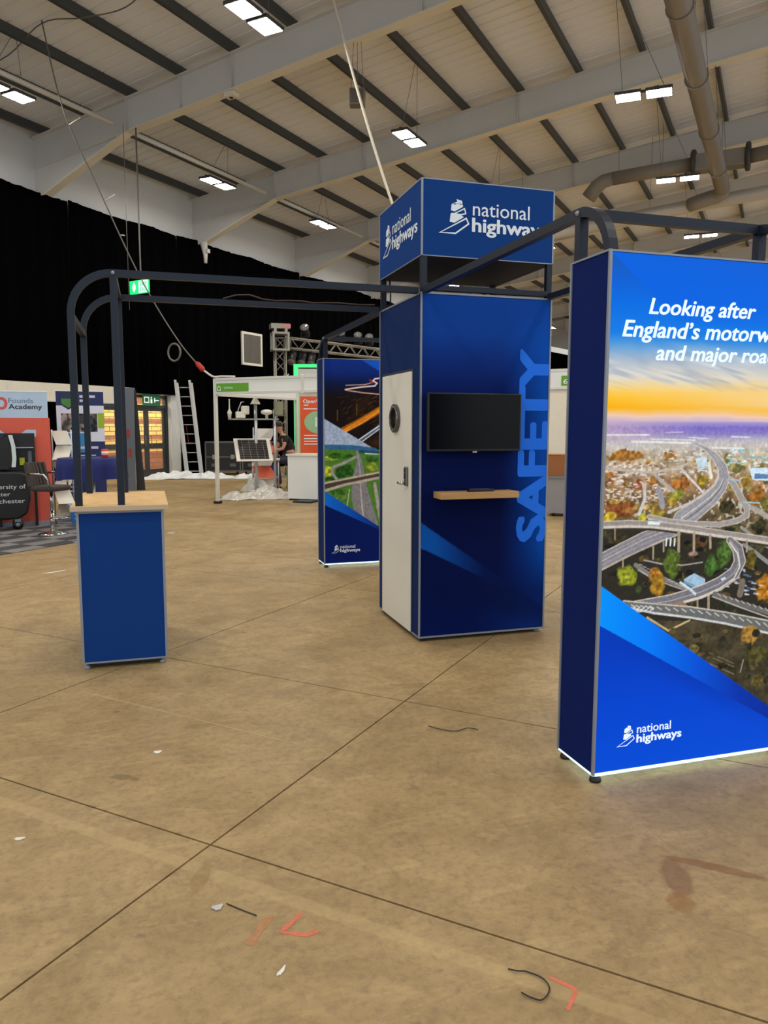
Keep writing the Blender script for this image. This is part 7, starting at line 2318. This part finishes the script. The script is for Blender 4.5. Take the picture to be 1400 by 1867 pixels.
bg = thing('storage_tub', 'bright blue plastic tub on the carpet behind the counter', 'tub', (-2.88, 7.82, 0.008), R(10))
MB().add([(-.13, -.1, 0), (.2, -.1, 0), (.2, .14, 0), (-.13, .14, 0), (-.16, -.13, .28), (.23, -.13, .28), (.23, .17, .28), (-.16, .17, .28)], [(3, 2, 1, 0), (4, 5, 6, 7), (0, 1, 5, 4), (1, 2, 6, 5), (2, 3, 7, 6), (3, 0, 4, 7)]).build('body', mat('tub_blue', (36, 112, 186), .45), bg)
b = MB()
for z in (.08, .15, .22):
    b.box(-.1, .12, -.125, -.118, z, z + .015)
b.build('stripe', mat('tub_pale', (150, 200, 232), .5), bg)
MB().box(-.17, .24, -.14, .18, .28, .3).build('lid', mat('tub_lid', (120, 170, 214), .5), bg)

# ================================================================== stand seen through the gap at right
rs_ = thing('exhibition_booth', 'white booth wall with green number tag seen in the right-hand gap', 'booth', hw(-3.2, 12.3), -HY)
MB().box(0, 3.6, 0, .04, .04, 2.25).build('wall_panel', mat('booth_cream', (226, 220, 204), .6), rs_)
MB().box(0, 3.6, -.03, .05, 2.25, 2.6).build('fascia', M_shell, rs_)
MB().box(0, 3.6, -.04, .06, 2.56, 2.61).box(0, 3.6, -.04, .06, 2.23, 2.27).build('fascia_rail', M_post, rs_)
MB().box(0, 3.6, -.02, .06, 0, .04).build('skirting', M_post, rs_)
tg = MB().box(1.36, 1.62, -.04, -.03, 2.3, 2.48).build('number_tag', M_lime, rs_)
text_mb('67', 1.4, 1.58, 2.33, 2.42, lambda u, v: (u, -.0415, v), .02).build('number', M_logo, tg)
fr_ = thing('roof_frame', 'white lattice frame rising above the booth wall at right', 'frame', hw(-3.0, 13.6), -HY)
MB().bar((0, 0, 3.25), (3.2, 0, 2.5), .1, .1).build('rafter_bar', M_shell, fr_)
for x in (.4, 1.42, 2.6):
    MB().box(x - .05, x + .05, -.05, .05, 0, 3.2 - .23 * x).build('post', M_shell, fr_)
bi = thing('wheeled_bin', 'tall grey plastic bin standing by the booth wall at right', 'bin', (5.02, 6.72, 0), R(-30))
MB().add([(-.2, -.25, .06), (.4, -.25, .06), (.4, .25, .06), (-.2, .25, .06), (-.25, -.3, .68), (.45, -.3, .68), (.45, .3, .68), (-.25, .3, .68)], [(3, 2, 1, 0), (4, 5, 6, 7), (0, 1, 5, 4), (1, 2, 6, 5), (2, 3, 7, 6), (3, 0, 4, 7)]).build('tub', mat('bin_grey', (146, 144, 148), .5), bi)
MB().box(-.27, .47, -.32, .32, .66, .70).build('rim', mat('bin_rim', (120, 118, 122), .5), bi)
for x in (-.1, .3):
    for y in (-.2, .2):
        MB().cyl((x - .02, y, .04), (x + .02, y, .04), .04, 10).box(x - .03, x + .03, y - .03, y + .03, .04, .07).build('castor', M_dark, bi)
cb_ = thing('cardboard_box', 'brown cardboard box sitting on top of the grey bin', 'box', (5.02, 6.72, .70), R(-30))
M_card = mat('cardboard', (150, 96, 58), .85)
MB().box(-.25, .4, -.25, .25, 0, .36).build('carton', M_card, cb_, bevel=.004)
MB().box(-.26, .0, -.26, .26, .36, .366).box(.15, .41, -.26, .26, .36, .366).build('flap', mat('card_light', (186, 134, 88), .85), cb_)

# ================================================================== marks and litter on the floor
M_pink = mat('pink_spray', (204, 112, 86), .8, var=.25, scale=40)
M_pinkf = mat('faint_pink_spray', (170, 124, 84), .8, var=.3, scale=60)
def ribbon(name, pts, w, M, parent, z=.0006):
    P_ = [Vector((*p, 0)) for p in pts]
    rs = random.Random(len(pts) * 31 + int(abs(pts[0][0]) * 1000))
    vs, fs = [], []
    for i, p in enumerate(smooth(P_, 5)):
        vs.append(p)
    n_ = len(vs)
    out = []
    for i, p in enumerate(vs):
        t = (vs[min(i + 1, n_ - 1)] - vs[max(i - 1, 0)]).normalized()
        nrm = Vector((-t.y, t.x, 0))
        ww = w / 2 * (rs.uniform(.75, 1.15)) * (.6 if i in (0, n_ - 1) else 1)
        out += [p + nrm * ww + Vector((0, 0, z)), p - nrm * ww + Vector((0, 0, z))]
    for i in range(n_ - 1):
        fs.append((2 * i, 2 * i + 1, 2 * i + 3, 2 * i + 2))
    o_ = MB().add(out, fs).build(name, M, None)
    o_.parent = parent
    o_.matrix_parent_inverse = (Matrix.Translation((JX, JY, 0)) @ Matrix.Rotation(-HY, 4, 'Z')).inverted()
    return o_
ribbon('paint_mark', [(-1.405, -2.795), (-1.44, -2.83), (-1.475, -2.865), (-1.45, -2.885), (-1.41, -2.905), (-1.372, -2.895)], .018, M_pink, FLOOR)
ribbon('paint_mark', [(-1.50, -2.78), (-1.53, -2.82), (-1.56, -2.86), (-1.585, -2.90)], .03, M_pinkf, FLOOR)
ribbon('paint_mark', [(-.785, -3.285), (-.76, -3.32), (-.742, -3.35), (-.77, -3.38), (-.80, -3.41)], .014, M_pink, FLOOR)
ribbon('paint_mark', [(-1.0, -.3), (-.98, -.31), (-.955, -.31)], .012, M_pinkf, FLOOR)
M_scuff = mat('tape_residue', (188, 166, 122), .7, var=.2, scale=30)
def hxy(s, y):
    v_ = hw(s, y)
    return (v_.x, v_.y)
ribbon('tape_mark', [hxy(-1.75, .95), hxy(-1.0, .93), hxy(-.05, .9)], .007, M_scuff, FLOOR)
ribbon('tape_mark', [hxy(-4.3, 2.95), hxy(-4.05, 3.5)], .025, M_scuff, FLOOR)
M_dk = mat('dark_wire', (28, 28, 26), .5)
MB().tube(smooth([(-.885, -3.225, .004), (-.865, -3.245, .008), (-.84, -3.25, .004), (-.81, -3.29, .006), (-.81, -3.33, .004), (-.85, -3.362, .006), (-.875, -3.345, .005), (-.892, -3.32, .005)]), .0021, 6).build('cable_tie', M_dk, None, label='curled black cable tie on the floor near the pink bracket', cat='cable tie')
MB().tube(smooth([(-.48, -1.48, .004), (-.44, -1.54, .006), (-.37, -1.585, .004), (-.30, -1.575, .008), (-.25, -1.6, .004)]), .002, 6).build('wire_offcut', M_dk, None, label='thin dark wire offcut on the floor before the tower', cat='wire')
M_scrap = mat('paper_scrap', (226, 222, 212), .7)
def scrap(name, label, x, y, L_, w, a, M=M_scrap, cat='paper scrap'):
    rs = random.Random(int(x * 997))
    n_ = 9
    vs = []
    for k_ in (0, 1):
        for i in range(n_):
            an = 2 * math.pi * i / n_
            r_ = rs.uniform(.7, 1.1) if not k_ else None
            vs.append((L_ / 2 * math.cos(an) * (.8 + .25 * math.sin(i * 2.3)), w / 2 * math.sin(an) * (.8 + .25 * math.cos(i * 1.9)), .001 + .003 * k_))
    fs = [tuple(range(n_ - 1, -1, -1)), tuple(range(n_, 2 * n_))] + [(i, (i + 1) % n_, (i + 1) % n_ + n_, i + n_) for i in range(n_)]
    MB().add(vs, fs).build(name, M, None, (x, y, 0), a, label=label, cat=cat)
scrap('paper_scrap', 'narrow white paper strip just below the pink tick mark', -1.51, -3.04, .06, .014, R(50))
scrap('paper_scrap', 'small torn white scrap on the floor in front of the counter', -1.83, -1.40, .05, .035, R(10))
scrap('foil_scrap', 'crumpled silver foil bit beside the short dark scratch', -1.66, -2.69, .05, .035, R(20), mat('foil', (170, 172, 174), .3, metal=.6), 'foil scrap')
scrap('paper_scrap', 'pale paper bit by the left picture edge, upper of two', -2.34, -2.05, .05, .022, R(0))
scrap('paper_scrap', 'white scrap on the floor just right of the counter', -1.55, 6.3, .14, .07, R(15))
scrap('paper_scrap', 'long white strip of tape on the floor left of the counter', -2.82, 3.6, .34, .05, R(35))
MB().tube([(-1.63, -2.68, .003), (-1.58, -2.735, .003), (-1.545, -2.77, .003)], .0018, 5).build('wire_offcut', M_dk, None, label='short straight dark wire bit between foil scrap and pink mark', cat='wire')
